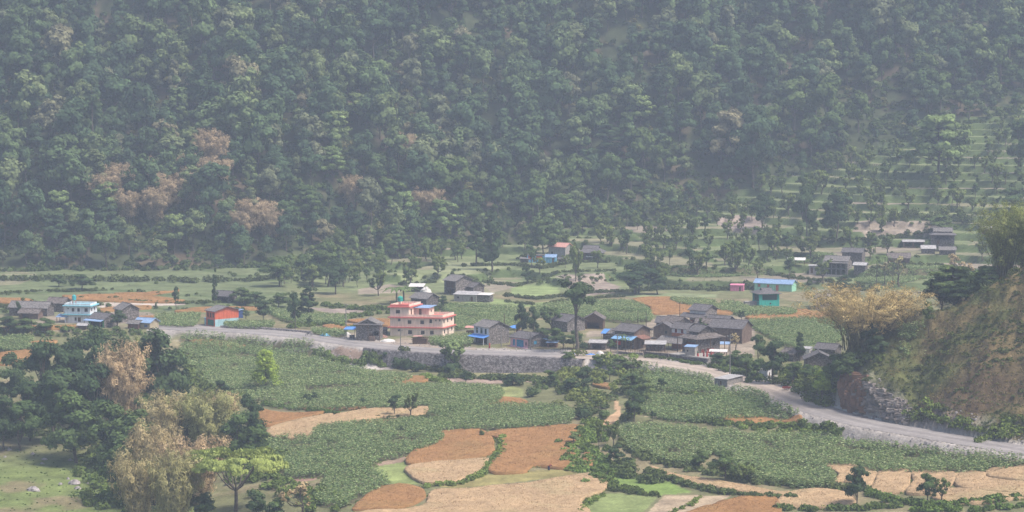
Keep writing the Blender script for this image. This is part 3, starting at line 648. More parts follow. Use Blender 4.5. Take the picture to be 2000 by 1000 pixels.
# ------------------------------------------------------------------ building kit
class MB:
    def __init__(s): s.v = []; s.f = []
    def quad(s, *p): b = len(s.v); s.v += [tuple(q) for q in p]; s.f.append(tuple(range(b, b+len(p))))
    def box(s, x0, x1, y0, y1, z0, z1):
        b = len(s.v); s.v += [(x, y, z) for z in (z0, z1) for y in (y0, y1) for x in (x0, x1)]
        s.f += [(b, b+2, b+3, b+1), (b+4, b+5, b+7, b+6), (b, b+1, b+5, b+4), (b+2, b+6, b+7, b+3), (b, b+4, b+6, b+2), (b+1, b+3, b+7, b+5)]
    def slab(s, a, b_, c, d, t):      # quad with thickness t downwards
        P = [Vector(p) for p in (a, b_, c, d)]; Q_ = [p-Vector((0, 0, t)) for p in P]; b = len(s.v)
        s.v += [tuple(p) for p in P+Q_]; s.f += [(b, b+1, b+2, b+3), (b+7, b+6, b+5, b+4)]+[(b+i, b+4+i, b+4+(i+1) % 4, b+(i+1) % 4) for i in range(4)]
    def cyl(s, x, y, z0, z1, r0, r1=None, n=12, dome=0):
        r1 = r0 if r1 is None else r1; b = len(s.v); rings = [(z0, r0), (z1, r1)]
        if dome: rings += [(z1+dome*.6, r1*.75), (z1+dome, r1*.25)]
        for z, r in rings: s.v += [(x+r*math.cos(6.2832*k/n), y+r*math.sin(6.2832*k/n), z) for k in range(n)]
        for i in range(len(rings)-1): s.f += [(b+i*n+k, b+i*n+(k+1) % n, b+(i+1)*n+(k+1) % n, b+(i+1)*n+k) for k in range(n)]
        s.f.append(tuple(b+(len(rings)-1)*n+k for k in range(n))); s.f.append(tuple(b+k for k in reversed(range(n))))
    def build(s, name, m, parent=None, shear=0, loc=None):
        me = bpy.data.meshes.new(name); V = [(x+shear*y, y, z) for x, y, z in s.v] if shear else s.v
        me.from_pydata(V, [], s.f); me.materials.append(m); me.update(); return link(name, me, parent, loc)
Mst = mat('dry_stone', (.20, .18, .17), var=.3, scale=2, bump=.6, kind='stone')
Mst2 = mat('dark_stone', (.145, .13, .125), var=.3, scale=2, bump=.6, kind='stone')
Mbrn = mat('mud_plaster', (.175, .125, .10), var=.2, scale=1.5, kind='plaster')
Mslate = mat('slate', (.155, .145, .15), var=.3, scale=2.2, bump=.5, kind='slate')
Mslate2 = mat('weathered_slate', (.22, .205, .20), var=.3, scale=2.2, bump=.5, kind='slate')
Mslate3 = mat('brown_slate', (.185, .16, .15), var=.35, scale=1.6, bump=.5, kind='slate')
Mpink = mat('peach_plaster', (.78, .64, .53), var=.03, scale=.8, kind='plaster')
Mred = mat('red_paint', (.56, .16, .14), var=.08)
Mwhite = mat('white_plaster', (.72, .71, .72), var=.04, kind='plaster')
Mteal = mat('teal_plaster', (.035, .40, .33), var=.06, kind='plaster')
Mcyan = mat('cyan_paint', (.22, .52, .62), var=.05)
Mlb = mat('pale_blue_plaster', (.36, .56, .60), var=.05, kind='plaster')
Morange = mat('orange_plaster', (.62, .14, .07), var=.06, kind='plaster')
Mmint = mat('mint_plaster', (.32, .62, .46), var=.04, kind='plaster')
Mrose = mat('rose_plaster', (.62, .22, .33), var=.06, kind='plaster')
Mlrose = mat('light_rose_plaster', (.70, .42, .47), var=.05, kind='plaster')
Mblue = mat('blue_tin', (.12, .25, .56), var=.1, scale=1.5, kind='tin')
Mlblue = mat('faded_blue_tin', (.23, .34, .52), var=.12, scale=1.5, kind='tin')
Mtarp = mat('blue_tarpaulin', (.10, .27, .68), var=.15, scale=2.5, rough=.6)
Mtin = mat('grey_tin', (.40, .39, .39), var=.2, scale=1.5, kind='tin', rough=.6)
Mrtin = mat('red_tin', (.55, .29, .25), var=.15, scale=1.5, kind='tin')
Mrust = mat('rusty_tin', (.24, .12, .09), var=.25, scale=2.5, kind='tin')
Mgreen = mat('green_shutter', (.025, .16, .11), var=.1)
Mgdark = mat('dark_green_shutter', (.02, .075, .065), var=.1)
Mbshut = mat('blue_shutter', (.04, .25, .42), var=.15, scale=3)
Mwood = mat('old_wood', (.14, .085, .055), var=.35, scale=4)
Mrwood = mat('red_wood', (.22, .045, .035), var=.2, scale=4)
Mpane = mat('dark_glass', (.03, .035, .04), rough=.25, var=.1, spec=.5)
Mframe = mat('window_frame', (.10, .07, .06), var=.1)
Mcem = mat('cement_block', (.36, .335, .31), var=.15, scale=2, bump=.3, kind='plaster')
Mhut = mat('hut_cement', (.28, .265, .25), var=.2, scale=2, bump=.3, kind='plaster')
Mtank = mat('tank_plastic', (.02, .38, .31), var=.05, rough=.5, spec=.4)
Mtank2 = mat('tank_cyan', (.05, .38, .40), var=.05, rough=.5, spec=.4)
Mwt = mat('white_sheet', (.62, .60, .58), var=.12, scale=2)
Mconcp = mat('pole_concrete', (.22, .21, .20), var=.1)
def face_pts(face, b):
    x0, x1, y0, y1 = b
    return {'f': (Vector((x0, y0, 0)), Vector((1, 0, 0)), x1-x0, Vector((0, -1, 0))), 'r': (Vector((x1, y0, 0)), Vector((0, 1, 0)), y1-y0, Vector((1, 0, 0))),
            'b': (Vector((x1, y1, 0)), Vector((-1, 0, 0)), x1-x0, Vector((0, 1, 0))), 'l': (Vector((x0, y1, 0)), Vector((0, -1, 0)), y1-y0, Vector((-1, 0, 0)))}[face]
KIND = {'w': ('window', 'pane'), 'd': ('door', None), 's': ('shutter', None), 'o': (None, None)}
def walls(root, b, z0, z1, m, ops={}, name='wall', pane=None, frame=None, door=None, shut=None, gable=None, sh=0, bands=None, mats={}):
    """four walls with real openings. ops: face -> [(u, z, w, h, kind)], u from the left seen from outside. gable=(rise, axis)"""
    bld = {}
    def g(mm):
        if mm.name not in bld: bld[mm.name] = (MB(), mm)
        return bld[mm.name][0]
    for face in 'frbl':
        o, du, W_, nv = face_pts(face, b); ol = ops.get(face, [])
        us = sorted({0, W_, *[min(max(q[0], 0), W_) for q in ol], *[min(max(q[0]+q[2], 0), W_) for q in ol]}); zs = sorted({z0, z1, *[q[1] for q in ol], *[q[1]+q[3] for q in ol], *([bands[0]] if bands else [])})
        zs = [z for z in zs if z0 <= z <= z1]
        for i in range(len(us)-1):
            for j in range(len(zs)-1):
                um = (us[i]+us[i+1])/2; zm = (zs[j]+zs[j+1])/2
                if any(q[0] < um < q[0]+q[2] and q[1] < zm < q[1]+q[3] for q in ol): continue
                mm = mats.get(face, m)
                if bands and zm < bands[0] and face in bands[2]: mm = bands[1]
                g(mm).quad(*[o+du*u+Vector((0, 0, z)) for u, z in ((us[i], zs[j]), (us[i+1], zs[j]), (us[i+1], zs[j+1]), (us[i], zs[j+1]))])
        for (u, z, ww, hh, kd) in ol:
            dp = -nv*.22; c = [o+du*a+Vector((0, 0, q)) for a, q in ((u, z), (u+ww, z), (u+ww, z+hh), (u, z+hh))]
            for k in range(4): g(mats.get(face, m)).quad(c[k], c[(k+1) % 4], c[(k+1) % 4]+dp, c[k]+dp)
            nm, sub = KIND[kd]
            if nm is None: continue
            q = MB(); pm = {'w': pane or Mpane, 'd': door or Mwood, 's': shut or Mgreen}[kd]
            if kd == 'w':
                fr = MB(); t = .07
                bars = [(0, t, 0, hh), (ww-t, ww, 0, hh), (t, ww-t, 0, t), (t, ww-t, hh-t, hh)]
                if ww > .9: bars += [(ww/3-.03, ww/3+.03, t, hh-t), (2*ww/3-.03, 2*ww/3+.03, t, hh-t)]
                for (a0, a1, b0, b1) in bars:
                    P = [c[0]+du*a+Vector((0, 0, bb)) for a, bb in ((a0, b0), (a1, b0), (a1, b1), (a0, b1))]; P = [p+dp*.45 for p in P]
                    fr.quad(*P); 
                    for k in range(4): fr.quad(P[k], P[(k+1) % 4], P[(k+1) % 4]+dp*.3, P[k]+dp*.3)
                fo = fr.build('window', frame or Mframe, root, sh)
                q.quad(*[p+dp*.8 for p in c]); q.build('pane', pm, fo, sh)
            else:
                n = max(1, int(ww/.45))
                for k in range(n):
                    a0 = ww*k/n+.015; a1 = ww*(k+1)/n-.015; P = [c[0]+du*a0, c[0]+du*a1, c[0]+du*a1+Vector((0, 0, hh)), c[0]+du*a0+Vector((0, 0, hh))]
                    q.quad(*[p+dp*.5 for p in P])
                    for kk in range(4): q.quad(P[kk]+dp*.5, P[(kk+1) % 4]+dp*.5, P[(kk+1) % 4]+dp*.9, P[kk]+dp*.9)
                q.build(nm, pm, root, sh)
    if gable:
        rise, ax = gable; x0, x1, y0, y1 = b
        if ax == 'x':
            ym = (y0+y1)/2
            for x in (x0, x1): g(mats.get('r', m)).quad((x, y0, z1), (x, y1, z1), (x, ym, z1+rise))
        else:
            xm = (x0+x1)/2
            for y in (y0, y1): g(m).quad((x0, y, z1), (x1, y, z1), (xm, y, z1+rise))
    for mb, mm in bld.values(): mb.build(name, mm, root, sh)
def gable_roof(root, b, z, rise, over=.45, ax='x', m=None, t=.13, name='roof', drop=0):
    x0, x1, y0, y1 = b; q = MB(); m = m or Mslate; z += .02
    if ax == 'x':
        ym = (y0+y1)/2; k = rise/(ym-y0); e = z-over*k; zr = z+rise
        q.slab((x0-over, y0-over, e+t), (x1+over, y0-over, e+t), (x1+over, ym, zr+t), (x0-over, ym, zr+t), t)
        q.slab((x0-over, ym, zr+t), (x1+over, ym, zr+t), (x1+over, y1+over, e-drop+t), (x0-over, y1+over, e-drop+t), t)
        q.box(x0-over-.02, x1+over+.02, ym-.14, ym+.14, zr+t-.05, zr+t+.06)
    else:
        xm = (x0+x1)/2; k = rise/(xm-x0); e = z-over*k; zr = z+rise
        q.slab((x0-over, y1+over, e+t), (x0-over, y0-over, e+t), (xm, y0-over, zr+t), (xm, y1+over, zr+t), t)
        q.slab((xm, y1+over, zr+t), (xm, y0-over, zr+t), (x1+over, y0-over, e+t), (x1+over, y1+over, e+t), t)
        q.box(xm-.14, xm+.14, y0-over-.02, y1+over+.02, zr+t-.05, zr+t+.06)
    return q.build(name, m, root)
def mono_roof(root, b, zf, zb, over=.3, m=None, t=.08, name='roof', ax='y'):
    x0, x1, y0, y1 = b; q = MB()
    if ax == 'y': q.slab((x0-over, y0-over, zf+t), (x1+over, y0-over, zf+t), (x1+over, y1+over, zb+t), (x0-over, y1+over, zb+t), t)
    else: q.slab((x0-over, y0-over, zf+t), (x1+over, y0-over, zb+t), (x1+over, y1+over, zb+t), (x0-over, y1+over, zf+t), t)
    return q.build(name, m or Mtin, root)
def skirt_roof(root, bi, bo, zi, zo, m=None, t=.12, name='lower_roof'):
    q = MB(); I_ = [(bi[0], bi[2]), (bi[1], bi[2]), (bi[1], bi[3]), (bi[0], bi[3])]; O_ = [(bo[0], bo[2]), (bo[1], bo[2]), (bo[1], bo[3]), (bo[0], bo[3])]
    for k in range(4):
        a, b_, c, d = O_[k], O_[(k+1) % 4], I_[(k+1) % 4], I_[k]
        q.slab((*a, zo), (*b_, zo), (*c, zi), (*d, zi), t)
    return q.build(name, m or Mslate, root)
def posts(root, pts, z0, z1, r=.09, m=None, name='post'):
    for x, y in pts: q = MB(); q.cyl(x, y, z0, z1, r, n=6); q.build(name, m or Mwood, root)
def place(name, px, py, rot, label, cat, group=None, dz=0):
    """root at the nearest bottom corner of the building, the one between front and right-hand side"""
    p = G(px, py); p.z += dz; return empty(name, p, R(rot), label=label, cat=cat, group=group)
def simple(px, py, W_, D_, Hh, rot, rise, label, wm=None, rm=None, ax='x', ops=None, over=.45, name='stone_house', cat='house', dz=0, group=None, door=None, shut=None, gable_h=True, drop=0):
    r = place(name, px, py, rot, label, cat, group, dz); b = (-W_, 0, 0, D_)
    rm = random.choice([Mslate, Mslate3, Mslate2, Mslate3]) if rm is Mslate else rm; walls(r, b, -1.2, Hh, wm or Mst, ops or {}, gable=(rise, ax), door=door, shut=shut); gable_roof(r, b, Hh, rise, over, ax, rm or Mslate); return r
def sc_(px, py): return F/G(px, py).y
# ------------------------------------------------------------------ the pink building
def pink_building():
    r = place('apartment_building', 864.5, 657.5, -8, 'three storey peach building with red cornices and a roof terrace beside the road', 'building'); sh = .24
    b = (-15, 0, 0, 8); vis = Mpink
    f1 = [(2.15, 1.25, .75, .75, 'w'), (5.1, .5, 1.15, 1.1, 'w'), (8.75, .5, 1.1, 1.1, 'w'), (11.35, .5, 1.1, 1.1, 'w')]
    f2 = [(2.2, 4.1, .75, .75, 'w'), (5.0, 3.4, 1.1, 1.05, 'w'), (8.6, 3.4, 1.1, 1.05, 'w'), (11.2, 3.7, .8, 1.1, 'w'), (12.9, 4.25, .35, .5, 'w'), (14.0, 4.25, .4, .55, 'w')]
    walls(r, b, -1.5, 5.05, Mpink, {'f': f1+f2, 'r': [(1.0, .7, .9, 1.05, 'w'), (3.4, .1, .8, 1.85, 'd'), (6.1, .95, .8, 1.0, 'w'), (.6, 3.6, .9, 1.05, 'w'), (3.2, 3.65, .9, 1.05, 'w'), (5.9, 3.7, .9, 1.05, 'w')]}, sh=sh)
    for z0, z1 in ((2.28, 2.55), (5.05, 5.38)):
        q = MB(); q.box(-15.5, .5, -.5, 8.4, z0, z1); q.build('cornice', Mred, r, sh)
    q = MB(); t = .14
    q.box(-15, 0, 0, t, 5.38, 6.05); q.box(-t, 0, t, 8, 5.38, 6.05); q.box(-15, -t, 8-t, 8, 5.38, 6.05); q.build('parapet', Mpink, r, sh)
    walls(r, (-15.003, -9.6, -.003, 8.003), 5.39, 8.0, Mpink, {'f': [(1.6, 6.3, 1.25, 1.0, 'w')], 'r': [(1.2, 5.45, 1.0, 2.0, 'd')]}, name='upper_wall', sh=sh)
    q = MB(); q.box(-15.5, -9.1, -.5, 8.4, 8.0, 8.3); q.build('cornice', Mred, r, sh)
    q = MB(); q.box(-15, -9.6, 0, t, 8.3, 8.85); q.build('parapet', Mred, r, sh)
    q = MB(); q.box(-9.6-t, -9.6, t, 8, 8.3, 8.9); q.box(-15, -15+t, t, 8, 8.3, 8.9); q.box(-15+t, -9.6-t, 8-t, 8, 8.3, 8.9); q.build('parapet', Mpink, r, sh)
    for x, y in ((-14.9, .1), (-12.3, .1), (-9.7, .1), (-9.7, 4), (-9.7, 7.8), (-4, 7.9), (-.1, 7.9)): q = MB(); q.box(x-.03, x+.03, y-.03, y+.03, 8.9 if x < -9 else 6.05, 9.7 if x < -9 else 7); q.build('rebar', Mrust, r, sh)
    walls(r, (-9.58, -5.6, 4.2, 7.7), 5.38, 7.45, Mpink, {'f': [(1.0, 5.42, .85, 1.8, 'd')], 'r': [(1.2, 6.1, .7, .8, 'w')]}, name='terrace_room_wall', sh=sh)
    q = MB(); q.slab((-9.55, 3.0, 7.65), (-5.0, 3.0, 7.65), (-5.0, 8.2, 7.95), (-9.55, 8.2, 7.95), .07); q.build('tin_roof', Mlblue, r, sh)
    return r
pb = pink_building()
def tank(px_root, loc, m, label, r_=.62, h=1.35, stand=.9):
    p = px_root.matrix_basis @ Vector(loc); o = empty('water_tank', p, 0, label=label, cat='water tank')
    q = MB(); q.cyl(0, 0, stand, stand+h, r_, n=16, dome=.22)
    for k in (.3, .6, .85): q.cyl(0, 0, stand+h*k, stand+h*k+.05, r_+.03, n=16)
    q.build('barrel', m, o)
    q = MB(); q.cyl(0, 0, stand+h+.2, stand+h+.34, .2, n=10); q.build('lid', m, o)
    for x in (-.5, .5):
        for y in (-.5, .5): q = MB(); q.box(x-.05, x+.05, y-.05, y+.05, 0, stand); q.build('leg', Mred, o)
tank(pb, (-13.2, 6.0, 8.3), Mtank, 'green plastic water tank on the top roof of the peach building', .75, 1.2, .8)

# ------------------------------------------------------------------ white house at left
def white_left():
    r = place('white_house', 176.5, 631, -9, 'white two storey flat roofed house with light blue cornices in the left hamlet', 'house')
    b = (-7.9, 0, 0, 6); f = [(2.2, 3.3, .8, 1.05, 'w'), (3.9, 3.3, .8, 1.05, 'w'), (6.1, 3.3, 1.05, 1.05, 'w'), (.9, 4.0, .4, .4, 'w'), (3.0, .6, .7, 1.0, 'w'), (4.0, .3, .95, 1.3, 'd')]
    walls(r, b, -1.3, 4.9, Mwhite, {'f': f, 'r': [(1, 3.3, .9, 1, 'w'), (3.6, 3.3, .9, 1, 'w')]}, name='wall')
    for z0, z1, e in ((2.35, 2.6, .75), (4.9, 5.15, .65)):
        q = MB(); q.box(-7.9-e*.7, e, -e, 6.4, z0, z1); q.build('cornice', Mcyan, r)
    q = MB(); t = .14; q.box(-7.9, 0, 0, t, 5.15, 5.7); q.box(-t, 0, t, 6, 5.15, 5.7); q.box(-7.9, -7.9+t, t, 6, 5.15, 5.7); q.box(-7.9+t, -t, 6-t, 6, 5.15, 5.7); q.build('parapet', Mwhite, r)
    walls(r, (0.01, 1.6, 2.2, 5.4), -1, 2.0, Mwhite, {'f': [(.3, .2, .8, 1.4, 'd')]}, name='annex_wall')
    tank(r, (-6.4, 4.2, 5.15), Mtank2, 'turquoise water tank on the roof of the white house at left', .6, 1.3, 1.1); return r
white_left()

# ------------------------------------------------------------------ orange house
def orange_house():
    r = place('orange_house', 420, 638.5, -50, 'orange house with pale blue lower side wall and green shutters beside the road', 'house')
    W_, D_ = 4.7, 8.2; b = (-W_, 0, 0, D_)
    walls(r, b, -1.2, 4.5, Morange, {'f': [(.4, 2.6, .9, 1.3, 's'), (1.8, 2.6, .9, 1.3, 's'), (3.2, 2.6, .9, 1.3, 's'), (.5, .15, 3.6, 1.75, 'o')]}, gable=(1.1, 'x'), bands=(2.1, Mlb, 'r'), shut=Mwood)
    q = MB()
    for k in range(6): q.box(-W_+.55+k*.6, -W_+.55+k*.6+.55, .12, .18, .15, 1.88)
    q.build('shutter_front', Mgreen, r)
    gable_roof(r, b, 4.5, 1.1, .5, 'x', Mslate2)
    q = MB(); q.box(-W_-.05, .05, -.14, 0, -.4, .12); q.box(-W_-.05, .05, -.1, -.003, 2.02, 2.3); q.build('floor_band', Mred, r)
    walls(r, (-W_-2.6, -W_-.01, 1.0, 4), -1, 1.9, Mlb, name='annex_wall'); mono_roof(r, (-W_-2.6, -W_-.2, 1, 4), 1.9, 2.1, .15, Mlblue, name='annex_roof')
    return r
orange_house()
r = place('shed', 462, 622, -50, 'small dark blue tin shed behind the orange house', 'shed'); walls(r, (-2, 0, 0, 2.4), -.6, 2.2, mat('navy_tin', (.05, .09, .25), kind='tin'), {'f': [(.5, 0, .8, 1.7, 'd')]}); mono_roof(r, (-2, 0, 0, 2.4), 2.2, 2.5, .2, Mlblue)

# ------------------------------------------------------------------ left hamlet
ow = lambda *a: {'f': list(a)}
simple(92, 618, 12.5, 5, 2.6, -14, 1.5, 'long low stone house with grey slate roof, leftmost in the left hamlet', Mst2, Mslate, ops=ow((2, .6, .7, .8, 'w'), (5, 0, .9, 1.8, 'd'), (8.5, .6, .7, .8, 'w')))
simple(74, 624, 6, 4, 1.9, -12, 1.0, 'low brown shed in front of the long stone house at left', Mbrn, Mslate, name='shed', cat='shed', ops=ow((1, 0, 1.8, 1.5, 'o')))
simple(124, 610, 5.5, 5, 2.8, -14, 1.4, 'grey slate roofed house immediately left of the white house', Mst2, Mslate, ops=ow((1.5, .8, .8, .8, 'w')))
r = place('shed', 131, 631, -10, 'lean-to with blue tin roof left of the white house', 'shed'); mono_roof(r, (-3.3, 0, 0, 2.6), 1.7, 2.3, .2, Mlblue); posts(r, [(-3.2, .1), (-.1, .1), (-3.2, 2.5), (-.1, 2.5)], -.5, 1.7)
def green_shop():
    r = place('shop_house', 203.5, 640.5, -33, 'slate roofed house with open green front under a blue awning at left', 'house'); b = (-6.2, 0, 0, 6)
    walls(r, b, -1, 2.5, Mst, {'f': [(.7, .1, 4.9, 1.9, 'o')]}, gable=(1.3, 'x'), mats={'f': mat('bright_green_paint', (.10, .36, .17))})
    q = MB(); q.box(-5.5, -.5, 1.4, 1.5, .1, 2.2); q.build('counter_back', Mgdark, r)
    gable_roof(r, b, 2.5, 1.3, .4, 'x', Mslate); mono_roof(r, (-6.6, .1, -1.7, -.1), 1.9, 2.35, .1, Mlblue, name='awning'); posts(r, [(-6.3, -1.5), (-.2, -1.5)], -.5, 1.95)
green_shop()
simple(238, 630, 5.5, 5.5, 3.8, -58, 1.5, 'grey stone house with broad gable behind the dark bush at left', Mst, Mslate2)
r = simple(292.5, 643.5, 5.2, 4.6, 1.9, -25, 1.0, 'low cream shed with faded blue tin roof at the end of the left hamlet', mat('cream_plaster', (.42, .36, .25), kind='plaster'), Mlblue, name='shed', cat='shed', ops=ow((1, 0, 1.0, 1.5, 'd'), (3.2, .5, 1.2, .8, 's')), shut=mat('dull_blue', (.09, .14, .30)))
simple(270, 643, 3.6, 3, 1.6, -25, .7, 'small patched shed between green shop and cream shed', Mrust, Mslate2, name='shed', cat='shed')
simple(168, 646, 2.4, 2, 1.3, -10, .4, 'tiny brown pen with flat roof in front of the white house', Mbrn, Mtin, name='animal_pen', cat='shed')
r = simple(447, 592, 6, 4.5, 2.2, -28, 1.3, 'lone dark shed with slate roof under trees above the orange wheat', Mst2, Mslate, name='shed', cat='shed', ops=ow((.5, 0, 2, 1.7, 'o'), (3, 0, 2.2, 1.7, 'o')))

# ------------------------------------------------------------------ roadside stone house
def roadside_stone():
    r = place('stone_house', 741.5, 665, -6, 'tall grey stone house with small slate gable on the road left of the peach building', 'house'); b = (-6.6, 0, 0, 5.5)
    walls(r, b, -1, 4.3, Mst, {'f': [(3.6, .0, 1.2, 1.9, 'd'), (4.9, 1.3, 1.4, 1.2, 'o')], 'l': [(1, .1, 1.5, 2, 'o')]}, gable=(1.5, 'y')); gable_roof(r, b, 4.3, 1.5, .45, 'y', Mslate2)
    q = MB(); q.slab((-7.2, -1.0, 4.45), (.5, -1.0, 4.45), (.5, 0, 4.75), (-7.2, 0, 4.75), .08); q.build('porch_roof', Mslate, r)
    q = MB(); q.box(-2.8, -1.2, -1.5, -.4, -.4, 1.2); q.build('brick_pillar', Mbrn, r)
    posts(r, [(-3.1, -.9), (.2, -.9)], -.5, 4.4, .07)
roadside_stone()
r = place('tarpaulin_stall', 693, 662, -6, 'blue tarpaulin awning on poles beside the roadside stone house', 'stall'); mono_roof(r, (-3.0, 0, 0, 3), 2.6, 3.0, .1, Mtarp, name='tarpaulin'); posts(r, [(-2.9, .1), (-.1, .1), (-2.9, 2.9), (-.1, 2.9)], -.4, 2.65, .05)
q = MB(); q.box(-1.6, -.3, .4, 1.4, 0, 1.0); q.build('counter', Mst2, r)
simple(754, 655, 2.6, 2.5, 1.7, -6, .3, 'low dark lean-to between the roadside stone house and peach building', Mst2, Mslate, name='shed', cat='shed')

# ------------------------------------------------------------------ white house with blue awning
def awning_house():
    r = place('white_fronted_house', 954.5, 674, -50, 'two storey house with white front, dark green shutters, blue awning and stone gable', 'house'); b = (-6.4, 0, 0, 7.3)
    walls(r, b, -1.2, 4.8, Mst, {'f': [(.8, 2.85, 1.0, 1.5, 's'), (2.7, 2.85, 1.0, 1.5, 's'), (4.5, 2.85, 1.0, 1.5, 's'), (.5, .1, 5.2, 1.85, 'o')]}, gable=(1.3, 'x'), mats={'f': Mwhite}, shut=Mgdark)
    gable_roof(r, b, 4.8, 1.3, .45, 'x', Mslate2, drop=.5)
    q = MB(); q.box(-1.9, -.3, 1.0, 1.1, .1, 2.0); q.build('door', Mgdark, r); q = MB(); q.box(-5.4, -2.1, 1.8, 1.9, .1, 1.3); q.build('counter', Mwood, r)
    mono_roof(r, (-6.6, .2, -2.0, -.05), 1.95, 2.55, .1, Mtarp, name='awning'); posts(r, [(-6.3, -1.8), (-.1, -1.8)], -.7, 2.0, .08, Mwhite); return r
ah = awning_house()
def rose_shop():
    r = place('pink_shop', 1031, 681, -47, 'low pink shop with turquoise shutters and slate roof beside the road', 'house'); b = (-6.9, 0, 0, 7.6)
    walls(r, b, -1.2, 2.55, Mst2, {'f': [(.9, .3, .9, 1.7, 's'), (2.4, .15, 2.8, 1.9, 's'), (5.8, .7, .6, .9, 'w')], 'r': [(2.2, .9, 1.2, .9, 's')]}, gable=(1.15, 'x'), mats={'f': Mlrose}, shut=Mbshut)
    gable_roof(r, b, 2.6, 1.15, .55, 'x', Mslate); q = MB(); q.box(-7.2, .1, -1.0, -.003, -.5, .1); q.build('step', Mlrose, r)
    q = MB(); q.slab((.3, 5.2, 2.3), (2.2, 5.2, 2.1), (2.2, 8, 2.1), (.3, 8, 2.3), .06); q.build('side_roof', Mlblue, r)
rose_shop()
r = place('shed', 1008, 655, -47, 'bright blue tin canopy behind the pink shop', 'shed'); mono_roof(r, (-3.4, 0, 0, 2.4), 1.9, 2.3, .2, Mtarp); posts(r, [(-3.2, .1), (-.1, .1), (-3.2, 2.3), (-.1, 2.3)], -.5, 1.95)
r = place('shed', 1087, 679, -12, 'little open shed with blue tin roof at the right of the pink shop', 'shed'); walls(r, (-2.6, 0, 0, 2), -.6, 1.2, Mrust, {'f': [(.4, .1, 1.6, .9, 'o')]}); mono_roof(r, (-2.6, 0, 0, 2), 1.3, 1.6, .3, Mlblue)
r = place('outhouse', 1013, 651, -30, 'narrow orange wooden outhouse behind the white fronted house', 'outhouse'); walls(r, (-1, 0, 0, 1), -.6, 2.2, mat('orange_board', (.45, .22, .10), var=.2, scale=3), ops={'f': [(.2, 0, .6, 1.8, 'd')]}); mono_roof(r, (-1, 0, 0, 1), 2.25, 2.5, .15, Mslate)
r = place('shed', 928, 654, -10, 'small open shed with red tin roof behind the white fronted house', 'shed'); mono_roof(r, (-2.8, 0, 0, 2), 1.9, 2.2, .2, Mrtin); walls(r, (-2.7, -.1, .4, 1.9), -.6, 1.0, Mwood)

# ------------------------------------------------------------------ stone houses behind
def upper_stone():
    r = place('stone_house', 890, 577, -46, 'tall slate roofed stone farmhouse with wooden lattice front behind the peach building', 'house'); b = (-5.6, 0, 0, 7.4)
    walls(r, b, -1, 4.7, Mst, {'f': [(.5, .1, 4.6, 2.0, 'o'), (.5, 2.3, 4.6, 2.0, 'o')]}, gable=(1.5, 'x')); gable_roof(r, b, 4.7, 1.5, .5, 'x', Mslate2)
    q = MB()
    for k in range(10): q.box(-5.1+k*.47, -5.1+k*.47+.34, .5, .56, 2.3, 4.3)
    q.build('lattice', Mwood, r); q = MB(); q.box(-5.1, -.5, 0.02, .5, 2.12, 2.28); q.box(-2.9, -2.7, .1, .3, .1, 4.3); q.build('balcony', Mwood, r)
upper_stone()
def block_annex():
    r = place('cement_house', 930, 590, -20, 'long low cement block house with pale tin roof right of the lattice farmhouse', 'house'); b = (-7.6, 0, 0, 4)
    walls(r, b, -1, 2.1, Mcem, {'f': [(1, .9, .7, .7, 'w'), (5.6, .1, .9, 1.6, 'd')]}); mono_roof(r, (-7.6, 0, 0, 4), 2.2, 2.9, .3, Mtin)
    walls(r, (.01, 4.4, .6, 4), -1, 1.9, Mst, {'r': [(.6, 0, .9, 1.5, 'o')]}, name='side_wall'); mono_roof(r, (0.4, 4.4, .6, 4), 2.25, 2.6, .3, Mwt, name='side_roof')
block_annex()
simple(924, 576, 5.5, 5, 2.6, -46, 1.2, 'slate roofed barn right behind the long cement house', Mst2, Mslate, name='barn', cat='barn')
r = place('shed', 826, 571, -8, 'open shed with pale patched roof behind the peach building', 'shed'); mono_roof(r, (-4.6, 0, 0, 3.4), 1.8, 2.5, .3, Mwt); posts(r, [(-4.4, .1), (-2.2, .1), (-.1, .1), (-4.4, 3.3), (-.1, 3.3)], -.5, 1.85); walls(r, (-4.3, -.4, 1.6, 3.2), -.5, 1.6, Mst2, name='wall')
def behind_pink():
    simple(833, 606, 6.6, 5.8, 3.5, -40, 1.4, 'dark stone house with slate roof right behind the peach building', Mst2, Mslate, ops={'f': [(1, 1.8, 4, .9, 'o')]})
behind_pink()

# ------------------------------------------------------------------ barns in the middle
simple(1108, 649, 7, 6.6, 3.0, -52, 1.5, 'grey stone barn with long slate roof behind the thin tall tree', Mst, Mslate, name='barn', cat='barn')
r = simple(1178, 643, 5.4, 5, 3.0, -8, 1.5, 'wooden open fronted barn with slate gable right of the stone barn', Mwood, Mslate, ax='y', name='barn', cat='barn', ops=ow((.7, .1, 3.6, 1.8, 'o')))
posts(r, [(-5.3, -.3), (-.1, -.3)], -.5, 3.0, .12)
r = simple(1182, 684, 4.2, 3.4, 1.9, -14, .5, 'ramshackle stone shed with patched tin roof at the left of the village', Mst2, Mtin, name='shed', cat='shed', ops=ow((.6, 0, 2.6, 1.5, 'o'))); posts(r, [(-4.4, -.5), (.3, -.5)], -.5, 1.9, .06)

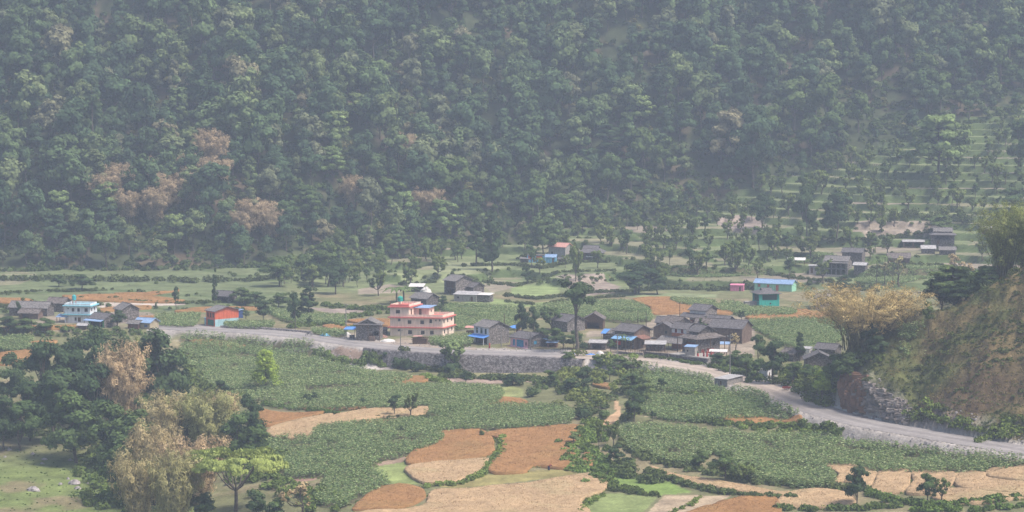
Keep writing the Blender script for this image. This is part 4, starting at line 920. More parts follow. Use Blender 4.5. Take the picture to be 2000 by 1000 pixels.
# ------------------------------------------------------------------ crowded village
def tarp_house():
    r = place('stone_house', 1238, 683, -42, 'stone village house under a two tier slate roof with blue tarpaulin porch', 'house'); b = (-6.6, 0, 0, 7.0)
    walls(r, b, -1.5, 4.8, Mst2, {'f': [(2.6, .2, 1.4, 1.9, 'd'), (5.0, .9, 1.0, 1.0, 'w'), (4.6, 2.8, .8, .8, 'w')], 'r': [(1.2, .1, 1.1, 1.8, 'd'), (3.6, .8, .9, .9, 'w'), (3, 2.9, .7, .8, 'w')]}, gable=(1.4, 'x'), mats={'r': Mbrn}); gable_roof(r, b, 4.8, 1.4, .6, 'x', Mslate)
    walls(r, (-9.8, -6.61, 1.0, 5), -1.5, 3.6, Mst2, name='annex_wall', gable=(1.0, 'x')); gable_roof(r, (-9.8, -6.9, 1, 5), 3.6, 1.0, .4, 'x', Mslate2, name='annex_roof')
    mono_roof(r, (-6.0, 1.0, -2.4, -.05), 2.7, 3.6, .1, mat('pale_tarpaulin', (.22, .42, .68), var=.2, scale=1.2), name='porch_roof'); mono_roof(r, (.05, 2.4, .5, 4.5), 3.6, 2.9, .1, Mrust, name='side_porch_roof', ax='x')
    posts(r, [(-5.8, -2.2), (-2.6, -2.2), (.8, -2.2)], -1, 2.75, .08)
    q = MB(); q.box(-5.4, -3.8, -1.0, -.9, 1.0, 2.0); q.build('red_cloth', mat('red_cloth', (.5, .04, .04)), r)
tarp_house()
r = place('shed', 1203, 667, -20, 'low shed roofed with blue tarpaulin at the left end of the village', 'shed'); mono_roof(r, (-4.2, 0, 0, 3), 2.0, 2.9, .2, Mtarp, name='tarpaulin'); walls(r, (-4, -.2, .8, 2.8), -.6, 1.8, Mst2, name='wall'); posts(r, [(-4.1, .1), (-.1, .1)], -.6, 2.0, .06)
simple(1313, 664, 5.2, 4.4, 3.3, -14, 1.3, 'small brown house with slate gable right of the blue tarpaulin porch', Mbrn, Mslate, ax='y', ops=ow((1, .1, .9, 1.7, 'd'), (3, 1.6, .8, .9, 'w')))
simple(1308, 646, 4, 4, 2.4, -20, 1.3, 'slate roofed hut, rearmost at the left of the village cluster', Mst2, Mslate)
simple(1322, 653, 5.5, 5.5, 3.2, -46, 1.4, 'slate roofed house behind the white and orange upper storey', Mst2, Mslate)
def white_orange():
    r = place('village_house', 1341, 683, -38, 'house with white upper storey over an orange band in the village', 'house'); b = (-4.8, 0, 0, 5)
    walls(r, b, -1, 5.6, Mst2, {'f': [(.9, 4.3, .8, 1.0, 's'), (2.9, 4.3, .8, 1.0, 's')]}, gable=(1.2, 'x'), mats={'f': Mwhite}, shut=Mrwood, bands=(4.25, mat('ochre_band', (.42, .15, .07)), 'f')); gable_roof(r, b, 5.6, 1.2, .5, 'x', Mslate)
    q = MB(); q.slab((-8, -3.6, 1.9), (.6, -3.6, 1.9), (.6, -.05, 3.3), (-8, -.05, 3.3), .12); q.build('lower_roof', Mslate2, r); posts(r, [(-7.6, -3.4), (-3.6, -3.4), (.3, -3.4)], -1, 1.95)
white_orange()
def main_house():
    r = place('village_house', 1361, 697.5, -52, 'largest village house with two tier slate roof and red balcony above the courtyard', 'house'); b = (-5.6, 0, 0, 8.2)
    walls(r, b, -1, 4.7, Mst2, {'f': [(.5, 2.0, 4.4, 1.7, 'o')], 'r': [(1.6, .1, 1.1, 1.8, 's'), (3.6, .1, 2.6, 1.9, 's'), (5.6, 2.6, .8, .8, 'w')]}, shut=Mrwood)
    q = MB()
    for k in range(20): q.box(-5.1+k*.22, -5.1+k*.22+.1, -.06, -.02, 2.0, 2.9)
    q.box(-5.2, -.6, -.08, 0.0, 2.9, 3.0); q.box(-5.2, -.6, -.08, 0.0, 1.9, 2.0); q.box(-5.1, -.7, 1.0, 1.1, 2.0, 3.6); q.build('balcony', Mrwood, r)
    skirt_roof(r, (-4.6, -.8, 1.3, 6.9), (-6.7, 1.1, -1.1, 9.3), 5.9, 4.75, Mslate3); walls(r, (-4.5, -.9, 1.4, 6.8), 5.5, 6.5, Mst2, name='upper_wall', gable=(1.3, 'x')); gable_roof(r, (-4.5, -.9, 1.4, 6.8), 6.5, 1.3, .55, 'x', Mslate, name='upper_roof')
    posts(r, [(-6.5, -.9), (-2.6, -.9), (.9, -.9), (.9, 4), (.9, 9)], -1, 4.7, .1)
main_house()
r = place('cement_hut', 1345, 698, -22, 'little cement hut with flat blue tin roof at the courtyard corner', 'hut'); walls(r, (-2.7, 0, 0, 2.3), -1.2, 2.4, Mcem, {'f': [(.5, 1.2, .45, .5, 'w')]}); r.location = G(1357, 697, 1.0)+Vector((0, 0, 1.0)); mono_roof(r, (-2.7, 0, 0, 2.3), 2.45, 2.75, .25, Mlblue)
r = place('cattle_shed', 1299, 687, -6, 'open animal shed with pale flat roof and fence between the village houses', 'shed'); mono_roof(r, (-5.2, 0, 0, 3), 1.9, 2.5, .3, Mtin); posts(r, [(-5.1, .1), (-3.4, .1), (-1.7, .1), (-.1, .1), (-5.1, 2.9), (-.1, 2.9)], -.6, 1.95, .07); walls(r, (-5, -.2, 1.8, 2.9), -.6, 1.7, Mst2, name='wall')
def balcony_house():
    r = place('village_house', 1378, 640, -38, 'tall house with slate roof and red balcony at the back of the village', 'house'); b = (-5.5, 0, 0, 6)
    walls(r, b, -1, 4.9, Mst, {'f': [(.6, .1, 1, 1.7, 'd')]}, gable=(1.3, 'x'), mats={'f': Mwhite}); gable_roof(r, b, 4.9, 1.3, .5, 'x', Mslate)
    mono_roof(r, (-7.5, .4, -2.2, -.05), 2.8, 3.9, .3, Mslate, name='lower_roof')
    q = MB(); q.box(-7.2, -3.2, -1.6, -1.5, 1.0, 2.1); q.box(-7.2, -3.2, -1.6, -.05, .85, .98); q.build('balcony', Mrwood, r); posts(r, [(-7.4, -2), (-3, -2), (.3, -2)], -1, 2.85)
balcony_house()
simple(1396, 652, 5.0, 4.6, 3.0, -36, 1.2, 'slate roofed house with a blue sheet at its ridge in the village', Mst2, Mslate)
simple(1418, 656, 6.4, 5, 4.0, -34, 1.2, 'slate roofed house, second row on the right of the village', Mst2, Mslate)
simple(1450, 658, 6.0, 4.6, 3.2, -34, 1.0, 'slate roofed house at the far right rear of the village', Mst2, Mslate)
simple(1449, 672, 9.6, 7.4, 4.2, -27, 1.8, 'long brown-walled house with the longest slate roof in the village', Mbrn, Mslate, ops=ow((2, 1.5, .6, .7, 'w'), (5.5, 1.5, .5, .8, 'w'), (8.5, .1, .9, 1.7, 'd')))
simple(1390, 664, 4.6, 4, 4.6, -20, 1.0, 'narrow slate roofed house between main house and balcony house', Mst2, Mslate)
r = place('shed', 1424, 687, -12, 'lean-to with faded blue tin right of the largest village house', 'shed'); mono_roof(r, (-2.9, 0, 0, 2.2), 1.9, 2.3, .2, Mlblue); posts(r, [(-2.8, .1), (-.1, .1), (-2.8, 2.1), (-.1, 2.1)], -.6, 1.95, .06)
r = place('shed', 1419, 702, -10, 'lean-to with white tin sheet at the courtyard right side', 'shed'); mono_roof(r, (-4.4, 0, 0, 1.8), 1.9, 2.3, .15, Mwt); posts(r, [(-4.3, .1), (-.1, .1), (-4.3, 1.7), (-.1, 1.7)], -.6, 1.95, .05)
r = place('outhouse', 1463, 731, -18, 'narrow grey outhouse with dark doorway standing by the road', 'outhouse'); walls(r, (-1.3, 0, 0, 1.2), -.6, 1.7, Mcem, {'f': [(.2, 0, .9, 1.5, 'd')]}); mono_roof(r, (-1.3, 0, 0, 1.2), 1.72, 1.8, .12, Mtin)
def road_hut():
    r = place('roadside_hut', 1420, 757, -30, 'low cement hut with flat grey tin roof on the field side of the road', 'hut'); 
    r.rotation_euler.z = R(-38); b = (-3.6, 0, 0, 7.0)
    walls(r, b, -1.2, 1.7, Mhut, {'f': [(1.5, .3, .5, 1.0, 'd')]}); mono_roof(r, b, 1.78, 1.95, .25, Mtin)
road_hut()
simple(1628, 722, 7.0, 5, 2.6, -3, 1.6, 'dark stone house with slate gable facing the road near the hill', Mst2, Mslate, ax='y')
simple(1630, 700, 5.4, 4.6, 2.3, -30, 1.1, 'slate roofed hut just behind the dark gabled house near the hill', Mst2, Mslate)
simple(1549, 707, 4.2, 4, 2.0, -50, 1.0, 'low slate hut with a patch of blue sheet near the dark tree', Mst2, Mslate)
r = place('white_hut', 1581, 697, -25, 'small whitewashed hut behind the slender tree near the hill', 'hut'); walls(r, (-2.8, 0, 0, 2.4), -.6, 2.0, Mwt, {'r': [(.8, 0, .8, 1.5, 'd')]}); mono_roof(r, (-2.8, 0, 0, 2.4), 2.05, 2.3, .2, Mtin)
r = place('white_hut', 1499, 742, -30, 'whitewashed hut half hidden by the dark tree at the road bend', 'hut'); walls(r, (-2.2, 0, 0, 3), -.8, 2.4, Mwhite, {'r': [(.8, .1, .8, 1.6, 'd')]}); mono_roof(r, (-2.2, 0, 0, 3), 2.45, 2.7, .25, Mtin)

# ------------------------------------------------------------------ coloured houses right of centre
def mint_house():
    r = place('mint_house', 1546.5, 570, -24, 'long mint green house with blue tin roof and red doors', 'house'); b = (-13.0, 0, 0, 5.0)
    walls(r, b, -1, 2.5, Mmint, {'f': [(1.2, 1.2, .9, .9, 'w'), (4.3, 1.2, .9, .9, 'w'), (7.4, .1, 1.0, 1.9, 'd')]}, gable=(1.1, 'x'), door=Mred, pane=Mred); gable_roof(r, b, 2.5, 1.1, .4, 'x', Mlblue)
mint_house()
def teal_house():
    r = place('teal_house', 1483, 599, 12, 'teal two storey house with shaded verandas and a slate roof', 'house')
    r.location = G(1522, 598); b = (-6.6, 0, 0, 6.2); r.rotation_euler.z = R(14)
    walls(r, b, -1.2, 3.9, Mteal, {'f': [(1.0, 1.9, 4.9, 1.75, 'o'), (3.4, .6, .6, .5, 'w')], 'l': [(.4, 1.5, 5.2, 2.0, 'o')]}); q = MB(); q.box(-5.6, -.7, .5, .6, 1.9, 3.6); q.build('veranda_screen', Mgdark, r)
    q = MB(); q.box(-6.1, -6.0, .5, 5.6, 1.5, 3.5); q.build('veranda_screen', Mgdark, r)
    skirt_roof(r, (-4.6, -2, 2.2, 4.0), (-7.4, .7, -.7, 6.9), 5.0, 4.0, Mslate, name='roof'); gable_roof(r, (-4.7, -1.9, 2.1, 4.1), 4.8, .6, .3, 'x', Mslate, name='ridge_roof')
teal_house()
r = place('animal_pen', 1480, 598, 10, 'low grey block pen at the foot of the teal house', 'shed'); walls(r, (-4.0, 0, 0, 2), -.6, 1.3, Mcem); mono_roof(r, (-4.0, 0, 0, 2), 1.35, 1.4, .1, Mcem)
r = place('pink_hut', 1452, 569, -12, 'tiny bright pink hut with dark doorway left of the mint house', 'hut'); walls(r, (-4.4, 0, 0, 2.6), -.6, 1.9, Mrose, {'f': [(2.9, 0, .6, 1.5, 'd')]}); mono_roof(r, (-4.4, 0, 0, 2.6), 1.95, 2.2, .15, Mrose)
simple(1618, 606, 4.0, 5, 3.6, -14, 1.1, 'pale house with white corner pillars half hidden by the golden bamboo', mat('mauve_plaster', (.42, .32, .36), kind='plaster'), Mslate2, ops=ow((.6, .3, .8, 1.6, 'd'), (2.2, 1.2, .9, .9, 'w')))

# ------------------------------------------------------------------ farmhouses on the slope
def farmhouse():
    r = place('stone_farmhouse', 1655, 541, -22, 'two storey stone farmhouse with open pillared veranda on the slope', 'house'); b = (-8.3, 0, 0, 6.2); fr = []
    walls(r, b, -1, 4.6, Mst, {'f': [(.8, .3, 6.6, 1.8, 'o'), (.8, 2.4, 6.6, 1.7, 'o')], 'r': [(2.5, 3.2, .5, .5, 'w')]}, gable=(1.5, 'x')); gable_roof(r, b, 5.0, 1.5, .3, 'x', Mslate2)
    mono_roof(r, (-8.5, .2, -.9, .6), 4.35, 4.9, .1, Mslate2, name='lower_roof'); q = MB()
    for x in (-7.5, -5.8, -4.1, -2.4, -.75): q.box(x, x+.18, .02, .2, .3, 4.1)
    q.build('pillars', Mcem, r); q = MB(); q.box(-7.5, -.7, 0.0, 1.2, 2.12, 2.38); q.build('veranda_floor', Mcem, r)
    q = MB(); q.box(-8.2, -.4, -1.2, -.003, -.6, .25); q.build('plinth', Mcem, r)
farmhouse()
simple(1683, 520, 7, 5, 4.8, -22, 1.2, 'slate roofed house peeping up right behind the pillared farmhouse', Mst2, Mslate)
simple(1690, 532, 4, 3.4, 2.4, -22, .7, 'small tin roofed annex at the right of the pillared farmhouse', Mst2, Mtin, name='shed', cat='shed')
r = place('shed', 1571, 524, -10, 'open shed with whitish tin roof left of the pillared farmhouse', 'shed'); mono_roof(r, (-5.9, 0, 0, 3), 1.9, 2.5, .3, Mwt); posts(r, [(-5.8, .1), (-3, .1), (-.1, .1), (-5.8, 2.9), (-.1, 2.9)], -.6, 1.95, .07)
r = place('shed', 1604, 537, -8, 'small cement shed with flat roof next to the pillared farmhouse', 'shed'); walls(r, (-4.2, 0, 0, 3), -.6, 2.5, Mcem, {'f': [(.5, 0, .9, 2, 'd'), (2, .8, 1.6, 1.2, 'o')]}); mono_roof(r, (-4.2, 0, 0, 3), 2.55, 2.7, .25, Mtin)
simple(1777, 518, 7.5, 5, 2.6, -6, 1.4, 'brown mud house with slate roof behind the bare pinkish trees', Mbrn, Mslate, ops=ow((1, .1, .9, 1.6, 'd'), (4.4, .7, 1.4, .9, 'o')))
r = simple(1804, 483, 7.4, 3.6, 1.9, -6, .5, 'long open shed with rusty pale tin roof high on the slope', Mbrn, Mtin, name='shed', cat='shed', ops=ow((.5, .1, 2.8, 1.4, 'o'), (3.9, .1, 3.0, 1.4, 'o')))
def slope_house():
    r = place('stone_farmhouse', 1864, 480, -8, 'two tier slate roofed stone farmhouse highest among the slope houses', 'house'); b = (-8.2, 0, 0, 5.4)
    walls(r, b, -1, 3.6, Mst2, {'f': [(1.2, 1.9, 5, 1.3, 'o'), (2, .1, .9, 1.5, 'd')]}, gable=None); skirt_roof(r, (-7.4, -.7, 1.2, 4.4), (-8.9, .8, -.9, 6.2), 4.4, 3.7, Mslate); walls(r, (-7.2, -.9, 1.4, 4.2), 4.0, 5.0, Mst2, name='upper_wall', gable=(1.1, 'x')); gable_roof(r, (-7.2, -.9, 1.4, 4.2), 5.0, 1.1, .4, 'x', Mslate2, name='upper_roof')
slope_house()
simple(1826, 496, 4.6, 3.4, 2.0, -6, .9, 'low grey tin roofed barn below the highest slope farmhouse', Mst, Mtin, name='barn', cat='barn')
simple(1866, 498, 5.4, 3.4, 1.8, -6, .9, 'low slate roofed barn right below the highest slope farmhouse', Mst2, Mslate2, name='barn', cat='barn')
simple(1944, 457, 4.6, 3.4, 1.9, -6, .8, 'small reddish hut with tin roof near the green bamboo on the slope', Mrust, Mtin, name='hut', cat='hut')
def dark_farm():
    r = place('stone_farmhouse', 1172, 507, -12, 'dark two tier slate roofed farmhouse with white trimmed porch at the foot of the slope', 'house'); b = (-7.6, 0, 0, 6.4)
    walls(r, b, -1, 2.5, Mst2, {'f': [(.6, .1, 1.0, 1.7, 'w'), (2.2, .1, 4.6, 1.8, 'o')]}, mats={'f': Mbrn}); skirt_roof(r, (-6.6, -1, 1.6, 4.8), (-8.6, 1.2, -1.2, 7.4), 3.8, 2.5, Mslate); walls(r, (-6.4, -1.2, 1.8, 4.6), 3.2, 3.9, Mst2, name='upper_wall', gable=(.9, 'x')); gable_roof(r, (-6.4, -1.2, 1.8, 4.6), 3.9, .9, .4, 'x', Mslate, name='upper_roof')
    q = MB(); q.box(-5.2, -1.4, -.3, -.1, .8, 1.3); q.build('railing', Mwhite, r); posts(r, [(-8.3, -1), (-4, -1), (.9, -1)], -1, 2.5, .08)
dark_farm()
r = simple(1104, 503, 7.0, 5.4, 3.4, -30, 1.2, 'house with salmon red tin roof at the foot of the forest slope', Mcem, Mrtin, ops=ow((1, .6, .8, .9, 'w')))
r = place('blue_orange_house', 1063, 513, -8, 'long low house with sky blue wall and orange red shutters', 'house'); walls(r, (-6.4, 0, 0, 3.6), -1, 2.5, mat('sky_blue_plaster', (.20, .50, .72), kind='plaster'), {'f': [(.4, 1.1, 1.3, 1.3, 's'), (2.2, .1, .7, 2.1, 'd'), (3.3, 1.1, 2.4, 1.3, 's')]}, shut=Morange); mono_roof(r, (-6.4, 0, 0, 3.6), 2.6, 2.7, .1, Mst2)
r = place('blue_tin_house', 1085, 514, -10, 'little sky blue hut with pale blue tin roof below the red roof', 'hut'); walls(r, (-3.6, 0, 0, 3), -1, 2.2, MAT['sky_blue_plaster'], {'f': [(2.3, .1, .7, 1.7, 'd')]}, gable=(.8, 'x')); gable_roof(r, (-3.6, 0, 0, 3), 2.2, .8, .4, 'x', Mlblue)
r = place('shed', 1032, 513, -5, 'small dark shed left of the blue and orange house', 'shed'); walls(r, (-3, 0, 0, 2.4), -.6, 1.3, Mst2, {'f': [(.5, 0, 1.8, 1, 'o')]}); mono_roof(r, (-3, 0, 0, 2.4), 1.4, 1.7, .3, Mslate2)
simple(1106, 514, 3, 2.6, 1.4, -20, .5, 'low brown shed right of the little sky blue hut', Mwood, Mslate, name='shed', cat='shed')

# ------------------------------------------------------------------ poles, walls, heaps, people, motorbike
def pole(px, pt, pb_, label, wood=False, arm=True):
    p = G(px, pb_); k = F/p.y; h = (pb_-pt)/k; r = empty('utility_pole', p, R(-20), label=label, cat='utility pole'); q = MB(); q.cyl(0, 0, -.6, h, .16, .09, 8); q.build('pole', Mwood if wood else Mconcp, r)
    if arm:
        q = MB(); q.box(-.7, .7, -.05, .05, h-.5, h-.4); q.build('crossarm', Mconcp, r)
        for x in (-.6, 0, .6): q = MB(); q.cyl(x, 0, h-.4, h-.2, .05, n=6); q.build('insulator', Mwhite, r)
    return r, h
PL = [pole(782.5, 641, 683, 'grey utility pole in front of the peach building'), pole(979, 637, 677, 'thin grey utility pole right of the white fronted house'), pole(1036, 650, 683, 'utility pole in front of the pink shop'),
      pole(1206, 652, 693, 'utility pole beside the blue tarpaulin porch'), pole(1327.5, 589, 650, 'dark wooden pole standing behind the village before the wheat', True), pole(1425.5, 653, 742, 'tallest utility pole, on the road edge behind the low cement hut'),
      pole(676, 592, 660, 'thin pole left of the roadside stone house'), pole(985, 612, 650, 'thin dark pole behind the white fronted house', True, False)]
def wire(a, b, n=10):
    (ra, ha), (rb, hb) = PL[a], PL[b]; P0 = ra.location+Vector((0, 0, ha-.15)); P1 = rb.location+Vector((0, 0, hb-.15)); T = TB()
    for off in (-.5, .5):
        T.tube([tuple(P0.lerp(P1, t)+Vector((0, off, -1.6*4*t*(1-t)*.5))) for t in np.linspace(0, 1, n)], [.022]*n, 3)
    v, q_ = T.arr(); tag(link('overhead_wire', mesh_np('overhead_wire', v, q_, [Mconcp])), 'overhead wires strung '+WL[(a, b)], 'wire')
WL = {(0, 1): 'from the peach building pole to the white house pole', (1, 2): 'between white house pole and pink shop pole', (2, 3): 'from the pink shop pole to the tarpaulin porch pole', (3, 5): 'past the village courtyard to the tallest pole'}
for a, b in WL: wire(a, b)
def wallseg(name, pts, h, th, m, label, cat='wall'):
    q = MB(); P = [G(*p) for p in pts]
    for a, b in zip(P[:-1], P[1:]):
        d = (b-a); d.z = 0; n = Vector((-d.y, d.x, 0)).normalized()*th; 
        for (u, v) in ((a, b),):
            A_ = [u, v, v+n, u+n]; top = [Vector((p.x, p.y, (a.z if i in (0, 3) else b.z)+h)) for i, p in enumerate(A_)]; bot = [Vector((p.x, p.y, (a.z if i in (0, 3) else b.z)-.8)) for i, p in enumerate(A_)]
            q.quad(*top); 
            for i in range(4): q.quad(bot[i], bot[(i+1) % 4], top[(i+1) % 4], top[i])
    return tag(q.build(name, m), label, cat)
wallseg('garden_wall', [(1205, 691), (1230, 694), (1255, 695)], .7, .5, Mst, 'low stone wall between the road and the village garden, leftmost')
wallseg('terrace_wall', [(1257, 696), (1305, 699)], 1.1, .5, Mst2, 'overgrown terrace wall below the open animal shed')
wallseg('terrace_wall', [(1307, 702), (1345, 708), (1382, 711)], 1.3, .5, Mst2, 'overgrown stone wall holding up the village courtyard')
wallseg('stone_edging', [(430, 640), (505, 643), (560, 647), (608, 651)], .6, .5, mat('pale_rubble', (.36, .32, .31), kind='stone'), 'low pale rubble wall along the upper road at left')
# courtyard
q = MB(); P = [G(1307, 702), G(1382, 711), G(1405, 699), G(1340, 693)]; zc = max(p.z for p in P)+.9
q.slab(*[(p.x, p.y+(.3 if i < 2 else 0), zc) for i, p in enumerate(P)], .9); tag(q.build('courtyard', Mcem), 'pale swept courtyard terrace', None, None, 'structure')
q = MB(); p = G(1385, 712)
for k in range(6): q.box(p.x-.6, p.x+.7, p.y-.2+k*.3, p.y+.1+k*.3, p.z-.5, p.z+.2+k*.18)
tag(q.build('steps', Mcem), 'small flight of stone steps up to the courtyard', 'steps')
def heap(name, px, py, w_, h_, m, label, cat, seed=0, d=None, sq=1.0):
    n = 14; V = []; Fs = []; d = d or w_*.7; p = G(px, py); rg = np.random.default_rng(seed+5)
    th = np.linspace(0, 2*math.pi, n, endpoint=False)
    for j, (f, z) in enumerate(((1.05, -.2), (1, .1), (.82, .5), (.5, .85), (.15, 1))):
        for t in th: k = f*(1+rg.normal()*.12); V.append((math.cos(t)*w_/2*k, math.sin(t)*d/2*k, z*h_*(1+rg.normal()*.08)))
    for j in range(4): Fs += [(j*n+k, j*n+(k+1) % n, (j+1)*n+(k+1) % n, (j+1)*n+k) for k in range(n)]
    Fs.append(tuple(4*n+k for k in range(n))); me = bpy.data.meshes.new(name); me.from_pydata(V, [], Fs); me.materials.append(m); me.update()
    return tag(link(name, me, None, p), label, cat)
heap('tarpaulin', 634, 656, 2.9, .8, mat('light_blue_tarpaulin', (.16, .45, .72), var=.2), 'light blue tarpaulin over a heap on the road at left', 'tarpaulin', 1)
heap('tarpaulin', 1115, 692, 2.0, .7, Mtarp, 'crumpled bright blue tarpaulin on the roadside', 'tarpaulin', 2)
heap('tarpaulin', 1101, 691, 2.2, .35, mat('dark_sheet', (.06, .06, .07)), 'dark sheet spread beside the crumpled blue tarpaulin', 'tarpaulin', 12)
heap('tarpaulin', 1153, 693, 2.6, .3, Mtarp, 'flat blue sheet laid out by the ramshackle shed', 'tarpaulin', 3)
heap('sack_heap', 1172, 693, 2.2, 1.0, Mwt, 'pale heap of sacks at the roadside before the ramshackle shed', 'sacks', 4)
heap('tarpaulin', 1491, 623, 3.0, .7, Mwhite, 'white sheet over a small heap in the wheat strip', 'tarpaulin', 5)
heap('covered_stack', 832, 572, 3.7, 1.9, Mwt, 'rounded stack under a whitish sheet right of the pale roofed shed', 'stack', 6)
heap('rubble_heap', 757, 667, 4.0, .7, Mwt, 'pale rubble heap between the road and the peach building', 'rubble', 7)
heap('rubble_heap', 744, 659, 4.0, .8, mat('brick_rubble', (.30, .18, .14), var=.4, scale=4), 'reddish brick rubble by the corner of the peach building', 'rubble', 8)
heap('boulder', 679, 656, 2.0, 1.0, Mwt, 'whitish boulder beside the tarpaulin stall', 'boulder', 9)
heap('boulder', 952, 716, 1.1, .7, Mst, 'grey stone lying at the foot of the gabion wall', 'boulder', 10)
heap('brush_pile', 1005, 718, 1.6, 1.1, Mwood, 'dark brush pile against the gabion wall, right one', 'brush pile', 11); heap('brush_pile', 973, 716, 1.4, 1.0, Mwood, 'dark brush pile against the gabion wall, left one', 'brush pile', 13)
r = place('wood_stack', 834, 673, -10, 'stack of firewood and planks in front of the peach building', 'wood stack'); rg0 = random.Random(3)
q = MB()
for k in range(90): z = rg0.uniform(0, 1.9); x = rg0.uniform(-4.0, -.3); y = rg0.uniform(0, 1.6); l_ = rg0.uniform(.5, 1.5); q.box(x-l_/2, x+l_/2, y, y+.14, z, z+.12)
q.box(-4.1, -.2, .2, 1.5, -.4, 1.5); q.build('planks', Mwood, r); q = MB(); q.slab((-4, 0, 2.1), (-1.5, 0, 2.15), (-1.5, 1.7, 2.2), (-4, 1.7, 2.15), .05); q.build('cover_sheet', Mrtin, r)
def motorbike(px, py, rot):
    r = empty('motorcycle', G(px, py), R(rot), label='dark motorcycle parked on the upper road left of the blue heap', cat='motorcycle'); Mb = mat('black_rubber', (.03, .03, .03)); Mm = mat('motor_metal', (.12, .12, .13), rough=.4)
    for x in (-.65, .65):
        T = TB(); T.tube([(x+.3*math.cos(t), 0, .3+.3*math.sin(t)) for t in np.linspace(0, 6.2832, 17)], [.06]*17, 6); v, f = T.arr(); wo = link('wheel', mesh_np('wheel', v, f, [Mb]), r)
        q = MB()
        for k in range(6): a = k*math.pi/3; q.quad((x, -.01, .3), (x+.28*math.cos(a), -.01, .3+.28*math.sin(a)), (x+.28*math.cos(a+.12), .01, .3+.28*math.sin(a+.12)))
        q.build('spokes', Mm, wo)
    T = TB(); T.tube([(-.6, 0, .4), (-.2, 0, .55), (.25, 0, .8), (.4, 0, .95)], [.05, .13, .15, .05], 6); T.tube([(.65, 0, .3), (.4, 0, 1.0)], [.035, .035], 5); v, f = T.arr(); link('frame', mesh_np('frame', v, f, [Mm]), r)
    T = TB(); T.tube([(-.62, 0, .82), (-.3, 0, .8), (.02, 0, .8)], [.1, .13, .1], 6); v, f = T.arr(); link('seat', mesh_np('seat', v, f, [Mb]), r)
    T = TB(); T.tube([(.3, -.35, 1.02), (.42, 0, 1.02), (.3, .35, 1.02)], [.02, .02, .02], 5); v, f = T.arr(); link('handlebar', mesh_np('handlebar', v, f, [Mb]), r)
    T = TB(); T.tube([(.45, 0, .85), (.55, 0, .87)], [.09, .07], 8); v, f = T.arr(); link('headlight', mesh_np('headlight', v, f, [Mwhite]), r)
motorbike(603, 656, 10)
Mskin = mat('skin', (.25, .13, .08), var=.05); Mhair = mat('hair', (.01, .01, .01), var=.05)
def person(px, py, label, top, bot, rot=0, pose='stand', z=None, group=None, scarf=None):
    p = G(px, py); p.z = z if z is not None else p.z; r = empty('person', p, R(rot), label=label, cat='person', group=group); T = TB(); st = pose == 'stoop'
    hip = A(0, 0, .88); ch = A(0, -.42, 1.12) if st else A(0, -.02, 1.32); nk = A(0, -.56, 1.15) if st else A(0, -.02, 1.44); hd = A(0, -.72, 1.1) if st else A(0, -.03, 1.58)
    for s in (-1, 1):
        stp_ = .12*s if pose == 'walk' else .02*s
        T.tube([hip+A(.09*s, 0, .02), A(.1*s, -stp_-.03, .47), A(.1*s, stp_, .07), A(.1*s, stp_-.14, .03)], [.085, .06, .04, .03], 8)
        sh_ = ch+A(.17*s, 0, .06); el = sh_+(A(.03*s, -.12, -.28) if not st else A(.02*s, -.1, -.3)); wr = el+(A(-.02*s, -.16, -.16) if s > 0 or pose != 'stand' else A(.02, -.05, -.24)); T.tube([nk+A(0, 0, -.05), sh_, el, wr], [.05, .055, .04, .028], 7)
        d = unit(wr-el); T.tube([wr, wr+d*.07], [.03, .035], 6)
        for k in range(4): o_ = A((k-1.5)*.017, 0, 0); e = wr+d*.075+o_; T.tube([e, e+d*.04, e+d*(.065+.006*(k % 3))+A(0, -.015, -.01)], [.009, .009, .007], 5)
        T.tube([wr+d*.02, wr+d*.05+A(-.04*s, 0, 0)], [.011, .008], 5)
    T.tube([hip+A(0, 0, -.06), hip+A(0, 0, .1), hip+(ch-hip)*.5, ch, nk, nk+(hd-nk)*.5], [.15, .14, .125, .15, .055, .05], 10)
    T.tube([hd+A(0, 0, -.11), hd+A(0, -.015, -.06), hd, hd+A(0, 0, .06), hd+A(0, 0, .11)], [.035, .07, .085, .075, .02], 10); T.tube([hd+A(0, -.07, 0), hd+A(0, -.11, -.02)], [.02, .012], 5)
    v, f = T.arr(); link('body', mesh_np('body', v, f, [Mskin], smoothf=True), r)
    T = TB(); T.tube([hip+A(0, 0, .02), hip+(ch-hip)*.5, ch+A(0, 0, .05), nk+A(0, 0, -.02)], [.175, .15, .185, .08], 12); v, f = T.arr(); link('shirt', mesh_np('shirt', v, f, [top]), r)
    T = TB(); T.tube([hip+A(0, 0, .1), hip, A(0, 0, .5), A(0, 0, .14)], [.16, .19, .22, .25], 12); v, f = T.arr(); link('skirt', mesh_np('skirt', v, f, [bot]), r)
    T = TB(); T.tube([hd+A(0, .05, -.05), hd+A(0, .035, .02), hd+A(0, .02, .09), hd+A(0, .01, .13)], [.06, .09, .08, .02], 8); v, f = T.arr(); link('headscarf' if scarf else 'hair', mesh_np('hair', v, f, [scarf or Mhair]), r)
cR = mat('red_cloth', (.5, .04, .04)); cM = mat('maroon_cloth', (.30, .03, .05)); cW = mat('white_cloth', (.7, .68, .65)); cG = mat('green_cloth', (.05, .2, .12)); cB = mat('dark_cloth', (.04, .05, .09))
person(1095.5, 686, 'person in red with white head covering on the road in front of the pink shop', cR, cM, 20, 'walk', scarf=cW); bpy.context.view_layer.update()
o_ = [o for o in C.objects if o.name == 'person'][0]; o_.location = G(956, 681)
o_['label'] = 'person in red with white head covering walking past the white fronted house'
